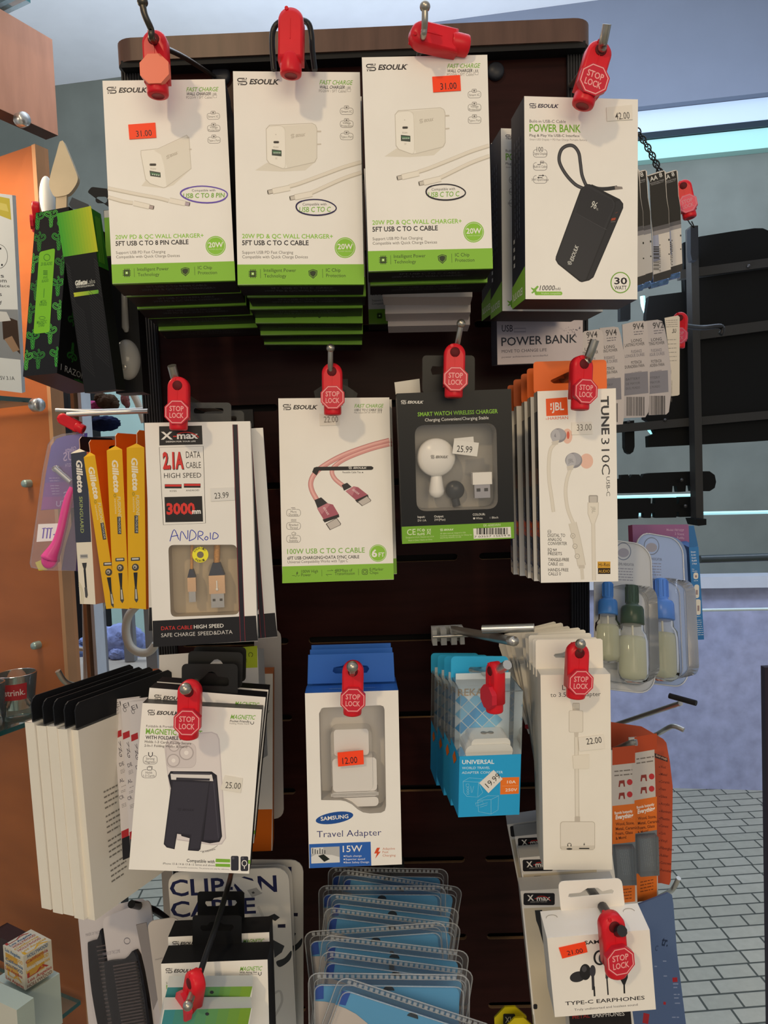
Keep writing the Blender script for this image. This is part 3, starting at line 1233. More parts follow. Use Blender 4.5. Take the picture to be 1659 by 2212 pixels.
# left side of the carton: green foot and small print
mbd = cD.mb
xL = -cD.w / 2 - .0003
zb = -cD.h / 2
mbd.poly([(xL, .036, zb), (xL, .036, zb + .016), (xL, 0, zb + .024), (xL, 0, zb)], '7fb53c')
gv, gf = glyphs('ESOULK', .02)
mbd.add([(xL - .0002, .006 + v[0] * .0075, zb + .005 + v[1] * .0075) for v in gv], [f[::-1] for f in gf], 'dfe8d0')
for yy in (.012, .018, .024):
    for q in range(14):
        z_ = zb + .05 + q * .0052
        mbd.poly([(xL - .0002, yy, z_), (xL - .0002, yy + .0014, z_), (xL - .0002, yy + .0014, z_ + .0030 + .0012 * (q % 2)), (xL - .0002, yy, z_ + .0030 + .0012 * (q % 2))], '5d6678')
for i in range(4):
    mbd.poly([(xL - .0002, .026, zb + .03 + i * .006), (xL - .0002, .030, zb + .03 + i * .006), (xL - .0002, .030, zb + .033 + i * .006), (xL - .0002, .026, zb + .033 + i * .006)], 'c7ccd4')
cD.use(3)
cD.sticker('price_sticker', [(738, 612), (885, 596), (888, 680), (742, 690)], 'e9e4da', '42.00', (790, 682, 872, 676), 38, '5a5654')
bD = cD.finish('power_bank_box', 'foremost power bank box with a looped cable picture, marked 42.00, at the top right', 'power bank box', PB)
cD.copy_at((1082, 277), .615, 'second power bank box, half hidden left of and behind the 42.00 one', PB, 1.5)
cD.copy_at((1061, 309), .66, 'rearmost of the three power bank boxes with only its left edge showing', PB, 2)

# silver power bank carton
cS = new([(1076, 640), (1258, 634), (1260, 779), (1071, 790)], .73, yaw=4, pit=-3)
cS.body(.03, K('b7adb0', .35, .35, noise=.10, scale=14), '6d6a70', bottom='77707a', left='4e4c54')
cS.use(6)
cS.text('USB', 142, 412, 205, 412, 36, '3f3c44', bold=.01)
cS.stroke([(212, 394), (278, 393), (278, 413), (212, 414)], 3, '6a6670', True)
cS.text('POWER BANK', 140, 494, 570, 474, 46, '2d3440', bold=.012)
cS.text('MOVE TO CHANGE LIFE', 142, 534, 398, 524, 17, '55525c')
cS.text('power achievement wonderful', 142, 563, 404, 552, 10, '77737c', bold=.004)
for i in range(40):
    a, b_ = random.random(), random.random()
    cS.ellipse(440 + 150 * a, 385 + 70 * b_ * a, 4 * a, 4 * a, '7a7680', n=6)
cS.finish('power_bank_box', 'silver power bank box under the black sided power bank boxes', 'power bank box')

# ------------------------------------------------------------------ top row hooks and locks
GUN = K('5a554c', .35, 1.0)
hook([(470, 170, .85), (400, 125, .68), (336, 92, .54), (326, 62, .522), (312, 30, .516), (308, 4, .515)], 'dark bent hook tip above the leftmost top lock', mat=GUN)
lock(338, 137, 132, .542, 'leftmost red lock of the top row, its sign blank and faded orange', roll=-2, words=False, sign_col='e8735a')
hook([(668, 160, .85), (650, 120, .68), (633, 92, .56)], 'short hook ending inside the red lock of the middle charger stack', ball=0, mat=BLACKWIRE)
loop = MB()
lp = [(592, 152, .56), (588, 100, .56), (590, 66, .56), (604, 48, .56), (632, 44, .57), (662, 47, .56), (672, 70, .56), (675, 110, .56), (680, 152, .56)]
w0 = P(*lp[0])
loop.tube(smooth_path([tuple(P(*p) - w0) for p in lp], 5), .0021, BLACKWIRE, 10)
tag(loop.build('wire_loop', None, Matrix.Translation(w0)), 'black wire loop around the red lock over the middle charger stack', 'wire loop')
lock(629, 92, 134, .54, 'red lock seen from behind without a sign, above the middle charger stack', sign=False, roll=1, rodhole=False, fat=1.4)
hook([(895, 150, .85), (905, 118, .7), (913, 84, .545), (917, 60, .525), (918, 14, .52)], 'upturned steel hook tip with a ball above the right charger stack', mat=STEEL)
lock(948, 86, 128, .545, 'red lock lying sideways on the hook above the right charger stack', roll=88 - 174, sign=False, rodhole=False, yaw=15, fat=1.2)
hook([(1230, 190, .85), (1262, 150, .68), (1296, 112, .548), (1302, 96, .53), (1311, 52, .522)], 'thick steel hook tip above the 42.00 power bank box', r=.0030, ball=0, mat=STEEL)
lock(1279, 160, 138, .538, 'red stop lock tilted above the 42.00 power bank box', roll=-17 + 34, yaw=6)
# ------------------------------------------------------------------ second row
def rq(p0, p1, p2, p3, r, n=4):
    """rounded quadrilateral"""
    q = [Vector(p) for p in (p0, p1, p2, p3)]
    out = []
    for i in range(4):
        a, b, c = q[i - 1], q[i], q[(i + 1) % 4]
        u, v = (a - b).normalized() * r, (c - b).normalized() * r
        s_, e = b + u, b + v
        for k in range(n + 1):
            t = k / n
            out.append(tuple((1 - t) ** 2 * s_ + 2 * t * (1 - t) * (b + (b - b)) + t * t * e))
    return out


def window(c, outline, depth, tray, pane=True, name='inner_tray'):
    """recess behind the opening and the clear sheet over it"""
    q = [c.loc(*p) for p in outline]
    a = sum(q[i][0] * q[(i + 1) % len(q)][1] - q[(i + 1) % len(q)][0] * q[i][1] for i in range(len(q)))
    if a < 0:
        q = q[::-1]
    n = len(q)
    m = c.part(name)
    m.poly([(u, depth, v) for u, v in q], tray)
    m.add([(u, .0003, v) for u, v in q] + [(u, depth, v) for u, v in q], [(i, n + i, n + (i + 1) % n, (i + 1) % n) for i in range(n)], tray)
    if pane:
        m = c.part('clear_window')
        m.poly([(u, .0002, v) for u, v in q], FILM)
    c.back()


def hang_tab(c, outer, slot, y, m, t=.0006, name='hang_tab', k=1.0):
    """sheet with a euro slot, standing above the carton at depth y; outline in the current view"""
    b = c.part(name)
    c.off = -y
    o = [c.loc(*p) for p in outer]
    s_ = [c.loc(*p) for p in slot] if slot else None
    for yy in (y, y + t):
        b.holed([[(u, yy, v) for u, v in o]] + ([[(u, yy, v) for u, v in s_]] if s_ else []), m)
    for l in (o, s_):
        if l:
            n = len(l)
            b.add([(u, y, v) for u, v in l] + [(u, y + t, v) for u, v in l], [(i, (i + 1) % n, n + (i + 1) % n, n + i) for i in range(n)], m)
    c.back()


# ---- white data cable carton
XG = 'white data cable cartons in the left of the second row'
cX = new([V(4, 925, 1222), V(4, 1600, 1217), V(7, 1540, 1062), V(7, 915, 1100)], .575)
cX.use(7)
wout = rq((1005, 490), (1415, 488), (1430, 905), (1020, 920), 34)
cX.body(.022, 'e6e3de', 'd9d6d0', holes=[wout], left='dcd8d2', right='cfccc8', bottom='1b1b22', top='dcd8d2', back='d9d6d0')
cX.poly([(911, 943), (1529, 912), (1540, 1062), (915, 1100)], '17171d')
cX.text('DATA CABLE', 963, 999, 1150, 992, 24, 'd6342e')
cX.text('HIGH SPEED', 1158, 990, 1336, 982, 24, 'e9e6e0', bold=.008)
cX.text('SAFE CHARGE', 963, 1041, 1166, 1032, 25, 'c9c6c2')
cX.text('SPEED&DATA', 1182, 1031, 1389, 1020, 25, 'c9c6c2')
cX.use(None)
cX.poly([(502, 917), (513, 917), (529.5, 1385), (518.5, 1386)], '1a1826')
for o_ in (0, 10):
    cX.poly([(502.4 + o_, 917), (503.4 + o_, 917), (520 + o_, 1385), (519 + o_, 1386)], '7d2430')
cX.stroke([(344, 966.5), (439, 964), (444, 1130), (353, 1134)], 1.2, '3a3838', True)
cX.use(4)
cX.poly([(1018, 1247), (1292, 1242), (1297, 1363), (1020, 1370)], '19181d')
cX.text('X', 1030, 1330, 1106, 1329, 50, 'e8e6e2', bold=.03)
cX.stroke([(1108, 1312), (1130, 1311)], 8, 'd6342e')
cX.text('max', 1133, 1327, 1268, 1324, 45, 'e8e6e2', bold=.03)
cX.stroke(bez((1135, 1296), (1190, 1275), (1240, 1285), (1272, 1318)), 6, 'd6342e')
cX.text('DESIGN FOR YOUR LIFE', 1062, 1350, 1252, 1347, 10, 'e8e6e2', bold=.01)
cX.text('2.1A', 1047, 1519, 1180, 1517, 108, '1c1a1c', bold=.05)
cX.text('2.1A', 1043, 1516, 1176, 1514, 108, 'cf2f2c', bold=.04)
cX.text('DATA', 1190, 1450, 1283, 1449, 46, '2a282a')
cX.text('CABLE', 1190, 1515, 1286, 1513, 42, '2a282a')
cX.text('HIGH SPEED', 1050, 1578, 1288, 1575, 34, '2a282a')
cX.use(7)
for x0, y0, x1 in ((984, 127, 1085), (1098, 123, 1198)):
    cX.rect(x0, y0, x1, y0 + 25, '19181d')
    cX.rect(x0 + 2, y0 + 2, x1 - 2, y0 + 14, 'cf2f2c')
cX.text('IOSS', 1015, 173, 1055, 172, 11, '2a282a')
cX.text('ANDROID', 1110, 170, 1190, 168, 11, '2a282a')
cX.poly([(982, 204), (1207, 198), (1213, 350), (988, 355)], '19181d')
cX.text('3000', 995, 306, 1165, 303, 68, 'd6342e', bold=.04)
cX.text('mm', 1148, 304, 1200, 302, 32, 'e8e6e2', bold=.03)
cX.part('handwriting')
for st in ([(1015, 468), (1040, 398), (1068, 458)], [(1022, 440), (1064, 432)], [(1075, 466), (1085, 408), (1118, 456), (1122, 402)],
           [(1130, 466), (1140, 402), (1168, 420), (1166, 448), (1130, 466)], [(1182, 460), (1186, 410), (1212, 415), (1206, 432), (1188, 438), (1216, 464)],
           [(1232, 438), (1243, 448), (1234, 460), (1222, 452), (1232, 438)], [(1256, 416), (1257, 456)], [(1270, 456), (1277, 416), (1302, 430), (1297, 448), (1270, 456)]):
    cX.stroke(smooth_path(st, 4), 5.5, '2f3da8')
cX.back()
window(cX, wout, .018, K('b9a88e', .5))
# the two plugs lying in the tray
for x0, x1, y0, y1, ym, dpt, nm in ((1113, 1170, 640, 836, 690, .007, 'micro_plug'), (1240, 1346, 602, 868, 678, .009, 'usb_plug')):
    m = cX.part(nm)
    a0, a1 = cX.loc(x0, y0), cX.loc(x1, y1)
    zt, zm, zb_ = a0[1], cX.loc(x0, ym)[1], cX.loc(x0, y1 - (y1 - ym) * .42)[1]
    w_ = a1[0] - a0[0]
    xm = (a0[0] + a1[0]) / 2
    m.prism([(xm - w_ * .22, zt), (xm - w_ * .5, zm), (xm + w_ * .5, zm), (xm + w_ * .22, zt)][::-1], .004, .004 + dpt, K('22283a', .5))
    m.box((xm, .004 + dpt / 2, (zm + zb_) / 2), (w_, dpt, abs(zm - zb_)), K('c9a27c', .25, .8))
    m.box((xm, .005 + dpt * .35, (zb_ + a1[1]) / 2), (w_ * .82, dpt * .6, abs(zb_ - a1[1])), K('a6a29c', .25, .9))
    if nm == 'usb_plug':
        for s_ in (-.22, .22):
            m.box((xm + s_ * w_, .005, (zb_ * .55 + a1[1] * .45)), (w_ * .16, .0012, w_ * .14), K('3a3836', .6))
        m.tube([(xm, .0038, zm - .004), (xm, .0038, zb_ + .004)], .0006, 'efe9df', 6)
        m.ball((xm, .0038, zb_ + .0035), .0012, K('efe9df'), 6)
    m.tube([(xm, .004 + dpt / 2, zt - .002), (xm + .001, .004 + dpt / 2, cX.loc(x0, 492)[1])], w_ * .2, K('c08a4c', .6, noise=.2, scale=900), 8)
cX.back()
m = cX.part('round_tag')
u, v = cX.loc(1197, 548)
r_ = cX.px() * 52
ro, ri = [(u + r_ * math.cos(t), v + r_ * math.sin(t)) for t in [2 * math.pi * i / 28 for i in range(28)]], [(u + r_ * .42 * math.cos(t), v + r_ * .42 * math.sin(t)) for t in [2 * math.pi * i / 28 for i in range(28)]]
m.add([(a, -.0006, b) for a, b in ro + ri], [(i, (i + 1) % 28, 28 + (i + 1) % 28, 28 + i) for i in range(28)], K('ece23c', .5))
cX.off = .0007
for t, c0, rad in (('ANDROID', (-1.25), 1), ('ANDROI', 1.2, 1)):
    for i, ch in enumerate(t):
        a = c0 + (i - len(t) / 2) * .30
        if c0 < 0:
            x, y, d = 1197 + 33 * math.sin(a + 1.25), 548 - 33 * math.cos(a + 1.25), a + 1.25
            cX.text(ch, x - 5 * math.cos(d), y - 5 * math.sin(d), x + 5 * math.cos(d), y + 5 * math.sin(d), 15, '55502a')
        else:
            d = -(a - 1.2) * .9
            x, y = 1197 - 44 * math.sin(d), 548 + 44 * math.cos(d)
            cX.text(ch, x - 5 * math.cos(d), y - 5 * math.sin(d), x + 5 * math.cos(d), y + 5 * math.sin(d), 15, '55502a')
cX.back()
cX.sticker('price_sticker', [(1255, 151), (1398, 145), (1403, 222), (1260, 229)], 'dcdad6', '23.99', (1282, 214, 1367, 208), 38, '4c4a4a')
cX.use(4)
SMOKE = clear('smoky_film', '4a4c4e', .72, .15, .14)
hang_tab(cX, rr(1205, 1095, 1480, 1232, 25), rr(1240, 1130, 1430, 1165, 14), .022, SMOKE)
cX.finish('cable_carton', 'foremost white data cable carton with blue handwriting, left of second row', 'carton', XG)
cX.copy_at((568, 924), .61, 'second white data cable carton, only its pale right edge showing', XG, 0, 0, -2.0, 'tr')
cX.copy_at((322, 1362), .645, 'rearmost white data cable carton, black foot peeking out at left', XG, -2, 0, 1.5, 'bl')
hook([(520, 905, .85), (450, 885, .72), (395, 855, .585), (384, 836, .566), (371, 790, .556)], 'thick steel hook tip above the white data cable carton', r=.0034, ball=0)
lock(386, 871, 114, .558, 'red stop lock on the white data cable carton at the left of the second row', roll=1)

# ---- 100 W cable carton
CG = 'green and white braided cable cartons'
cU = new([V(5, 325, 803), V(5, 965, 800), V(8, 778, 405), V(8, 133, 428)], .62)
cU.body(.020, WHITE, '1b1c20', bottom='7fb53c', **{k: v for k, v in FACES.items() if k != 'bottom'})
cU.use(5)
logo(cU, 352, 838, 397, 872, 410, 547, '2a2628', 0)
cU.text('FAST CHARGE', 764, 858, 929, 857, 21, '7cb342', bold=.014, shear=.25)
cU.text('USB C TO C CABLE', 763, 878, 889, 877, 13, INK, bold=.015, shear=.2)
cU.text('Max output 20V 5A 100W', 763, 891, 889, 890, 9, '7a7672')
for x in (906, 919):
    cU.stroke([(x, 866), (x, 890)], 3, '55504e')
    cU.ring(x - 4, 862, x + 4, 876, 2, 1.5, '55504e')
cU.stroke([(897, 862), (897, 892)], 1.5, '55504e')
for pts, wd in (([(966, 1047), (850, 1078), (700, 1132), (590, 1192), (535, 1240), (512, 1290), (520, 1340), (550, 1395)], 30), ([(966, 1069), (850, 1100), (720, 1150), (650, 1196), (634, 1230), (652, 1270), (700, 1310)], 26)):
    p = smooth_path(pts, 6)
    cU.stroke(p, wd, 'b9787a')
    cU.stroke(p, wd * .8, 'dc9c98')
    cU.stroke([(x - 2, y - 3) for x, y in p], wd * .3, 'ecb8b2')
cU.poly([(545, 1200), (862, 1196), (874, 1203), (872, 1213), (862, 1218), (560, 1222), (545, 1250), (520, 1230), (530, 1205)], '1b1a1e')
logo(cU, 731, 1199, 749, 1213, 758, 834, 'e6e2dc', 0)
cU.text('Reusable Cable Ties', 696, 1236, 801, 1236, 10, INK)
cU.poly([(806, 1235), (811, 1228), (816, 1235)], INK)
for sl, bd, rg, tp, tx in (([(533, 1392), (572, 1376), (612, 1412), (552, 1442)], [(548, 1440), (606, 1410), (640, 1418), (674, 1475), (588, 1508)], [(580, 1505), (674, 1474), (677, 1490), (592, 1522)], [(598, 1530), (662, 1494), (687, 1528), (684, 1537), (622, 1566)], (582, 1436, 610, 1480)),
                       ([(690, 1305), (722, 1292), (748, 1316), (704, 1338)], [(712, 1340), (760, 1312), (786, 1318), (842, 1362), (776, 1396)], [(768, 1393), (842, 1360), (846, 1374), (782, 1408)], [(780, 1402), (838, 1368), (861, 1392), (858, 1400), (808, 1427)], (750, 1334, 788, 1362))):
    cU.poly(sl, '29262c')
    cU.poly(bd, 'a8596a')
    cU.poly([bd[0], bd[1], ((bd[1][0] + bd[2][0]) / 2, bd[2][1]), ((bd[0][0] + bd[4][0]) / 2 + 8, (bd[0][1] + bd[4][1]) / 2)], 'c07a86')
    cU.poly(rg, '242226')
    cU.poly(tp, '58504e')
    c4 = Vector((sum(p[0] for p in tp) / 5, sum(p[1] for p in tp) / 5))
    cU.poly([tuple(c4 + (Vector(p) - c4) * .88) for p in tp], 'c4bcb6')
    cU.text('ESOULK', *tx, 11, 'e6c8cc', bold=.03, shear=.2)
for y0, rows in ((1446, [('More', .42), ('Durable', .66)]), (1522, [('Braided', .64), ('Thread', .56)]), (1597, [('Safety', .54), ('Stability', .64)])):
    icon(cU, 372, y0, 453, y0 + 40, rows, 13, '55504e', 2)
    cU.rect(398, y0 - 5, 428, y0 + 5, WHITE)
cU.stroke([(398, 1436), (422, 1436)], 2.5, '45403e')
cU.stroke([(402, 1444), (426, 1444)], 2.5, '45403e')
for i in range(3):
    cU.stroke([(398 + 5 * j, 1505 + i * 7 + (2 if j % 2 else -2)) for j in range(7)], 2.2, '45403e')
cU.stroke([(402, 1582), (414, 1577), (426, 1582), (424, 1594), (414, 1602), (404, 1594)], 2.2, '45403e', True)
cU.stroke([(408, 1590), (413, 1595), (421, 1585)], 2.2, '45403e')
cU.use(8)
cU.poly([(133, 331), (776, 312), (778, 405), (133, 428)], '86bd3c')
cU.text('100W USB C TO C CABLE', 162, 259, 610, 250, 29, '7cb342', bold=.01)
cU.text('6FT USB CHARGING+DATA SYNC CABLE', 163, 292, 578, 283, 18, INK, bold=.014)
cU.text('Universal Compatibility Works with Type C', 164, 313, 513, 305, 16, '5b5754')
cU.ellipse(686, 254, 50, 50, GREEN)
cU.stroke(ell(686, 254, 45, 45), 2, WHITE, True)
cU.text('6', 650, 276, 682, 275, 42, WHITE, bold=.03)
cU.text('FT', 690, 275, 724, 274, 24, WHITE, bold=.015)
dk = '33401f'
cU.stroke([(190, 384), (204, 383), (211, 390), (218, 372), (226, 388), (234, 381)], 2.2, dk)
cU.poly([(213, 372), (222, 356), (220, 366), (226, 366), (216, 380), (218, 371)], dk)
cU.text('100W High', 243, 368, 340, 366, 17, dk)
cU.text('Power', 243, 388, 299, 387, 17, dk)
cU.stroke([(361, 350), (362, 387)], 1.8, dk)
cU.stroke([(392, 356), (427, 355), (416, 348)], 2.2, dk)
cU.stroke([(420, 376), (385, 377), (397, 386)], 2.2, dk)
cU.text('480Mbps of', 436, 363, 538, 360, 17, dk)
cU.text('Transmission', 436, 381, 552, 378, 17, dk)
cU.stroke([(573, 344), (574, 381)], 1.8, dk)
cU.ring(595, 347, 626, 377, 7, 3, dk)
cU.ring(602, 354, 619, 370, 4, 3, dk)
cU.text('E-Marker', 639, 356, 718, 354, 17, dk)
cU.text('Chips', 639, 375, 688, 374, 17, dk)
cU.use(5)
cU.sticker('price_sticker', [(562, 893), (676, 890), (678, 959), (564, 962)], 'e9e3d8', '22.00', (588, 944, 670, 942), 36, '8a8278')
hang_tab(cU, [(530, 762), (560, 742), (590, 722), (690, 720), (730, 738), (762, 762), (750, 806), (538, 806)], rr(575, 755, 715, 780, 11), .018, K('18181b', .4))
cU.finish('cable_carton', 'white and green carton picturing a pink braided cable, marked 22.00', 'carton', CG)
cU.copy_at((857, 1240), .646, 'second green and white cable carton, a sliver showing right of the pink cable one', CG, 0, 0, -.3, 'br')
hook([(724, 840, .85), (720, 828, .72), (716, 808, .61), (714, 795, .594), (714, 752, .588)], 'ball tipped steel hook above the pink cable carton', ball=.0034)
lock(718, 840, 111, .598, 'red stop lock on the pink cable carton in the centre of the second row', roll=-.5)

# ---- black watch charger carton
cW = new([(857.5, 851), (1104.7, 838.7), (1110.8, 1163), (868.7, 1175)], .60, sig=3)
cW.use(5)
wo = rq((1112, 960), (1585, 946), (1595, 1442), (1124, 1458), 60, 6)
cW.body(.028, '15171a', '131417', holes=[wo], bottom='6f9f34', top='303238')
logo(cW, 1034, 815, 1063, 837, 1071, 1160, 'e2dfd9', 0)
cW.text('SMART WATCH WIRELESS CHARGER', 1130, 908, 1593, 889, 23, '86bd3c', bold=.018)
cW.text('Charging Convenient/Charging Stable', 1172, 938, 1540, 924, 18, 'e2dfd9', bold=.004)
cW.text('Input:', 1130, 1496, 1172, 1494, 13, 'd8d5cf', bold=.012)
cW.text('5V-1A', 1130, 1517, 1180, 1515, 13, 'd8d5cf')
cW.text('Output:', 1225, 1493, 1280, 1491, 13, 'd8d5cf', bold=.012)
cW.text('2W(Max)', 1226, 1512, 1290, 1510, 13, 'd8d5cf')
cW.text('COLOUR:', 1448, 1482, 1520, 1480, 13, 'd8d5cf', bold=.012)
cW.ellipse(1456, 1498, 6, 6, 'd8d5cf', n=12)
cW.text('White', 1466, 1503, 1505, 1502, 12, 'd8d5cf')
cW.rect(1544, 1489, 1555, 1500, '4a4c50')
cW.text('Black', 1560, 1499, 1597, 1497, 12, 'd8d5cf')
cW.use(None)
cW.poly([(867.5, 1138), (1110, 1127.5), (1110.8, 1163), (868.7, 1175)], '76ab34')
cW.use(8)
cW.text('EK-6005WH', 1297, 101, 1394, 97, 14, 'd7e6b8')
cW.poly([(1237, 112), (1453, 102), (1456, 163), (1240, 171)], 'e8e5de')
barcode(cW, 1256, 108, 1442, 146, seed=4)
cW.text('7 03557 15654 8', 1243, 165, 1450, 156, 11, '242424')
cW.text('CE', 855, 150, 905, 147, 34, 'e2eccc')
cW.text('FC', 915, 128, 937, 127, 15, 'e2eccc', bold=.012)
cW.ellipse(949, 121, 8, 8, 'e2eccc', n=10)
cW.ellipse(949, 121, 4, 4, '76ab34', n=8)
cW.text('RoHS', 915, 151, 957, 149, 14, 'e2eccc', bold=.012)
cW.stroke([(970, 114), (990, 148)], 2, 'e2eccc')
cW.stroke([(992, 112), (968, 148)], 2, 'e2eccc')
cW.ring(972, 116, 990, 140, 3, 2, 'e2eccc')
logo(cW, 1046, 113, 1062, 127, 1068, 1122, 'e2eccc', -.04)
for i, (t, a, b_) in enumerate((('Designed in U.S.A / Dessine aux U.S.A', 848, 1010), ('Made in China / Hecho en China', 862, 1000))):
    cW.text(t, a, 168 + 17 * i, b_, 161 + 17 * i, 8, 'd0e2a8')
for i, (t, b_) in enumerate((('All rights reserved, designed in USA.', 1195), ('Custom manufactures in China for', 1232), ('SOUTH EL MONTE, CA USA', 1168))):
    cW.text(t, 1046, 144 + 13 * i, b_, 138 + 13 * i, 8, 'd0e2a8')
cW.use(5)
window(cW, wo, .024, K('9a9690', .4))
pw = K('ece8e2', .25)
m = cW.part('charging_puck')
u, v = cW.loc(1242, 1148)
r_ = cW.px()
m.lathe([(1e-5, -.0085), (90 * r_, -.0085), (96 * r_, -.0075), (108 * r_, -.007), (117 * r_, -.004), (118 * r_, .002), (112 * r_, .004), (1e-5, .004)], pw, 36, Matrix.Translation((u, .012, v)) @ Matrix.Rotation(R_(90), 4, 'X') @ Matrix.Rotation(R_(180), 4, 'X') if False else Matrix.Translation((u, .012, v)) @ Matrix.Rotation(R_(-90), 4, 'X'))
a, b_ = cW.loc(1245, 1255), cW.loc(1246, 1345)
m.tube([(a[0], .011, a[1]), (b_[0], .011, b_[1]), (b_[0], .011, b_[1] - 22 * r_), (b_[0], .011, b_[1] - 40 * r_)], [34 * r_, 48 * r_, 44 * r_, 22 * r_], pw, 16)
cW.off = -.003
logo(cW, 1206, 1132, 1226, 1152, 1234, 1303, '77726c', 0)
cW.back()
m = cW.part('usb_plug')
a, b_, d_ = cW.loc(1452, 1236), cW.loc(1566, 1302), cW.loc(1468, 1386)
m.box(((a[0] + b_[0]) / 2, .010, (a[1] + b_[1]) / 2), (b_[0] - a[0], .010, abs(a[1] - b_[1])), pw)
m.box(((a[0] + b_[0]) / 2, .010, (b_[1] + d_[1]) / 2), ((b_[0] - a[0]) * .82, .006, abs(b_[1] - d_[1])), K('8f8d92', .3, .8))
for s_ in (-.2, .2):
    m.box(((a[0] + b_[0]) / 2 + s_ * (b_[0] - a[0]), .0068, b_[1] * .6 + d_[1] * .4), (.0030, .001, .0026), K('2c2c30'))
m = cW.part('black_puck')
u, v = cW.loc(1362, 1345)
m.lathe([(1e-5, -.002), (54 * r_, -.002), (58 * r_, 0), (58 * r_, .004), (1e-5, .004)], K('2a2e33', .3), 28, Matrix.Translation((u, .019, v)) @ Matrix.Rotation(R_(-90), 4, 'X'))
a, b_ = cW.loc(1362, 1395), cW.loc(1372, 1440)
m.tube([(a[0], .02, a[1]), (b_[0], .02, b_[1])], 26 * r_, K('2a2e33', .3), 10)
cW.back()
cW.sticker('price_sticker', [(1340, 1036), (1452, 1025), (1460, 1120), (1345, 1126)], 'd9d6d0', '', (0, 0, 1, 1), 1, INK, off=.0004)
cW.sticker('price_sticker', [(1340, 1046), (1484, 1061), (1473, 1140), (1330, 1123)], 'e0ddd6', '25.99', (1355, 1113, 1444, 1119), 38, '3a3838', off=.0012)
hang_tab(cW, rr(1157, 556, 1460, 775, 22), [(1205, 640), (1215, 618), (1260, 620), (1300, 600), (1345, 606), (1395, 622), (1404, 640), (1392, 655), (1215, 668)], .002, K('111214', .35))
m = cW.part('paper_flap')
m.prism([cW.loc(*p) for p in ((1000, 702), (1150, 680), (1156, 770), (1008, 776))], .02, .0206, K('dcd7cc', .6))
cW.back()
cW.finish('watch_charger_carton', 'black carton with a clear window showing a white round watch charger, marked 25.99', 'carton')
hook([(985, 815, .85), (985, 795, .72), (984, 766, .60), (988, 742, .583), (996, 699, .577)], 'ball tipped steel hook above the black watch charger carton', ball=.0034)
lock(981, 800, 115, .578, 'red stop lock on the black watch charger carton', roll=1)

# ---- earphone cartons with orange tabs
JG = 'white earphone cartons with orange hang tabs'
cJ = new([V(6, 345, 755), V(6, 792, 732), V(9, 806, 413), V(9, 365, 417)], .60, yaw=0, sig=4)
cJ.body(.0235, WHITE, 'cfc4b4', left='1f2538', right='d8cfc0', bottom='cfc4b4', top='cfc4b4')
cJ.use(6)
cJ.poly([(393, 795), (515, 786), (520, 888), (396, 894)], 'f05a1e')
cJ.text('JBL', 428, 862, 497, 858, 44, 'f4efe8', bold=.02)
cJ.poly([(418, 822), (428, 820), (425, 842), (421, 842)], 'f4efe8')
cJ.ellipse(423, 853, 5, 6, 'f4efe8', n=10)
cJ.text('by', 393, 914, 403, 913, 8, 'e0561e')
cJ.text('HARMAN', 406, 916, 520, 911, 17, 'e0561e')
cJ.text('TUNE', 707, 781, 712, 1000, 42, '3a3a3e', bold=.03)
cJ.text('310C', 709, 1020, 713, 1228, 45, '3a3a3e')
cJ.text('USB-C', 737, 1238, 739, 1350, 20, '4a4a4e')
for bx, by, tx, k in ((465, 1004, 516, 1.0), (552, 1146, 625, 1.08)):
    cJ.ellipse(tx, by + 4, 28 * k if k == 1 else 38, 43, 'e9bfae')
    if k == 1:
        cJ.ellipse(tx + 4, by - 2, 8, 22, 'd3604c')
    cJ.ellipse(bx, by, 45 * k, 41 * k, '8c8c94')
    cJ.ellipse(bx + 10, by - 6, 30 * k, 32 * k, 'a6a6ae')
    cJ.ellipse(bx - 16, by + 4, 26 * k, 40 * k, 'b6b6bc')
cJ.poly([(440, 1010), (447, 990), (452, 1015)], '8c8c94')
cJ.text('JBL', 521, 1160, 553, 1156, 22, '85858c')
for pts in ([(447, 1048), (420, 1085), (410, 1160), (412, 1260), (425, 1350), (437, 1440)], [(535, 1190), (512, 1260), (506, 1340), (520, 1430), (552, 1510)]):
    p = smooth_path(pts, 6)
    cJ.stroke(p, 20, 'cfc8bc')
    cJ.stroke(p, 15, 'e2dcd0')
cJ.poly([(425, 1040), (470, 1030), (462, 1055), (430, 1060)], 'd2ccc2')
cJ.poly([(512, 1180), (552, 1172), (548, 1200), (516, 1204)], 'd2ccc2')
cJ.poly(rr(637, 1344, 690, 1388, 8), 'a39e98')
cJ.poly(rr(643, 1350, 684, 1386, 5), 'c6c1ba')
cJ.poly([(631, 1386), (695, 1385), (694, 1450), (672, 1512), (652, 1512), (631, 1450)], 'd3ccc0')
cJ.poly([(635, 1389), (691, 1388), (690, 1448), (669, 1508), (655, 1508), (635, 1448)], 'e6e0d4')
cJ.text('JBL', 655, 1408, 656, 1448, 20, 'b0aaa0')
cJ.stroke([(663, 1505), (665, 1662), (668, 1830)], 22, 'd0c9bd')
cJ.stroke([(663, 1505), (665, 1662), (668, 1830)], 16, 'e2dcd0')
cJ.use(9)
p = smooth_path([(545, 78), (570, 180), (598, 322)], 6)
cJ.stroke(p, 46, 'cdc6ba')
cJ.stroke(p, 40, 'ded8cc')
for x, y in ((547, 152), (559, 211), (572, 268)):
    cJ.ellipse(x, y, 14, 15, 'a8a298')
    cJ.ellipse(x, y, 11, 12, 'e2dcd0')
    cJ.stroke([(x - 5, y), (x + 5, y)], 2.5, 'a8a298')
cJ.stroke([(547, 146), (547, 158)], 2.5, 'a8a298')
cJ.poly(rr(580, 318, 615, 338, 6), 'cdc6ba')
cJ.stroke([(598, 335), (603, 400)], 18, 'dad4c8')
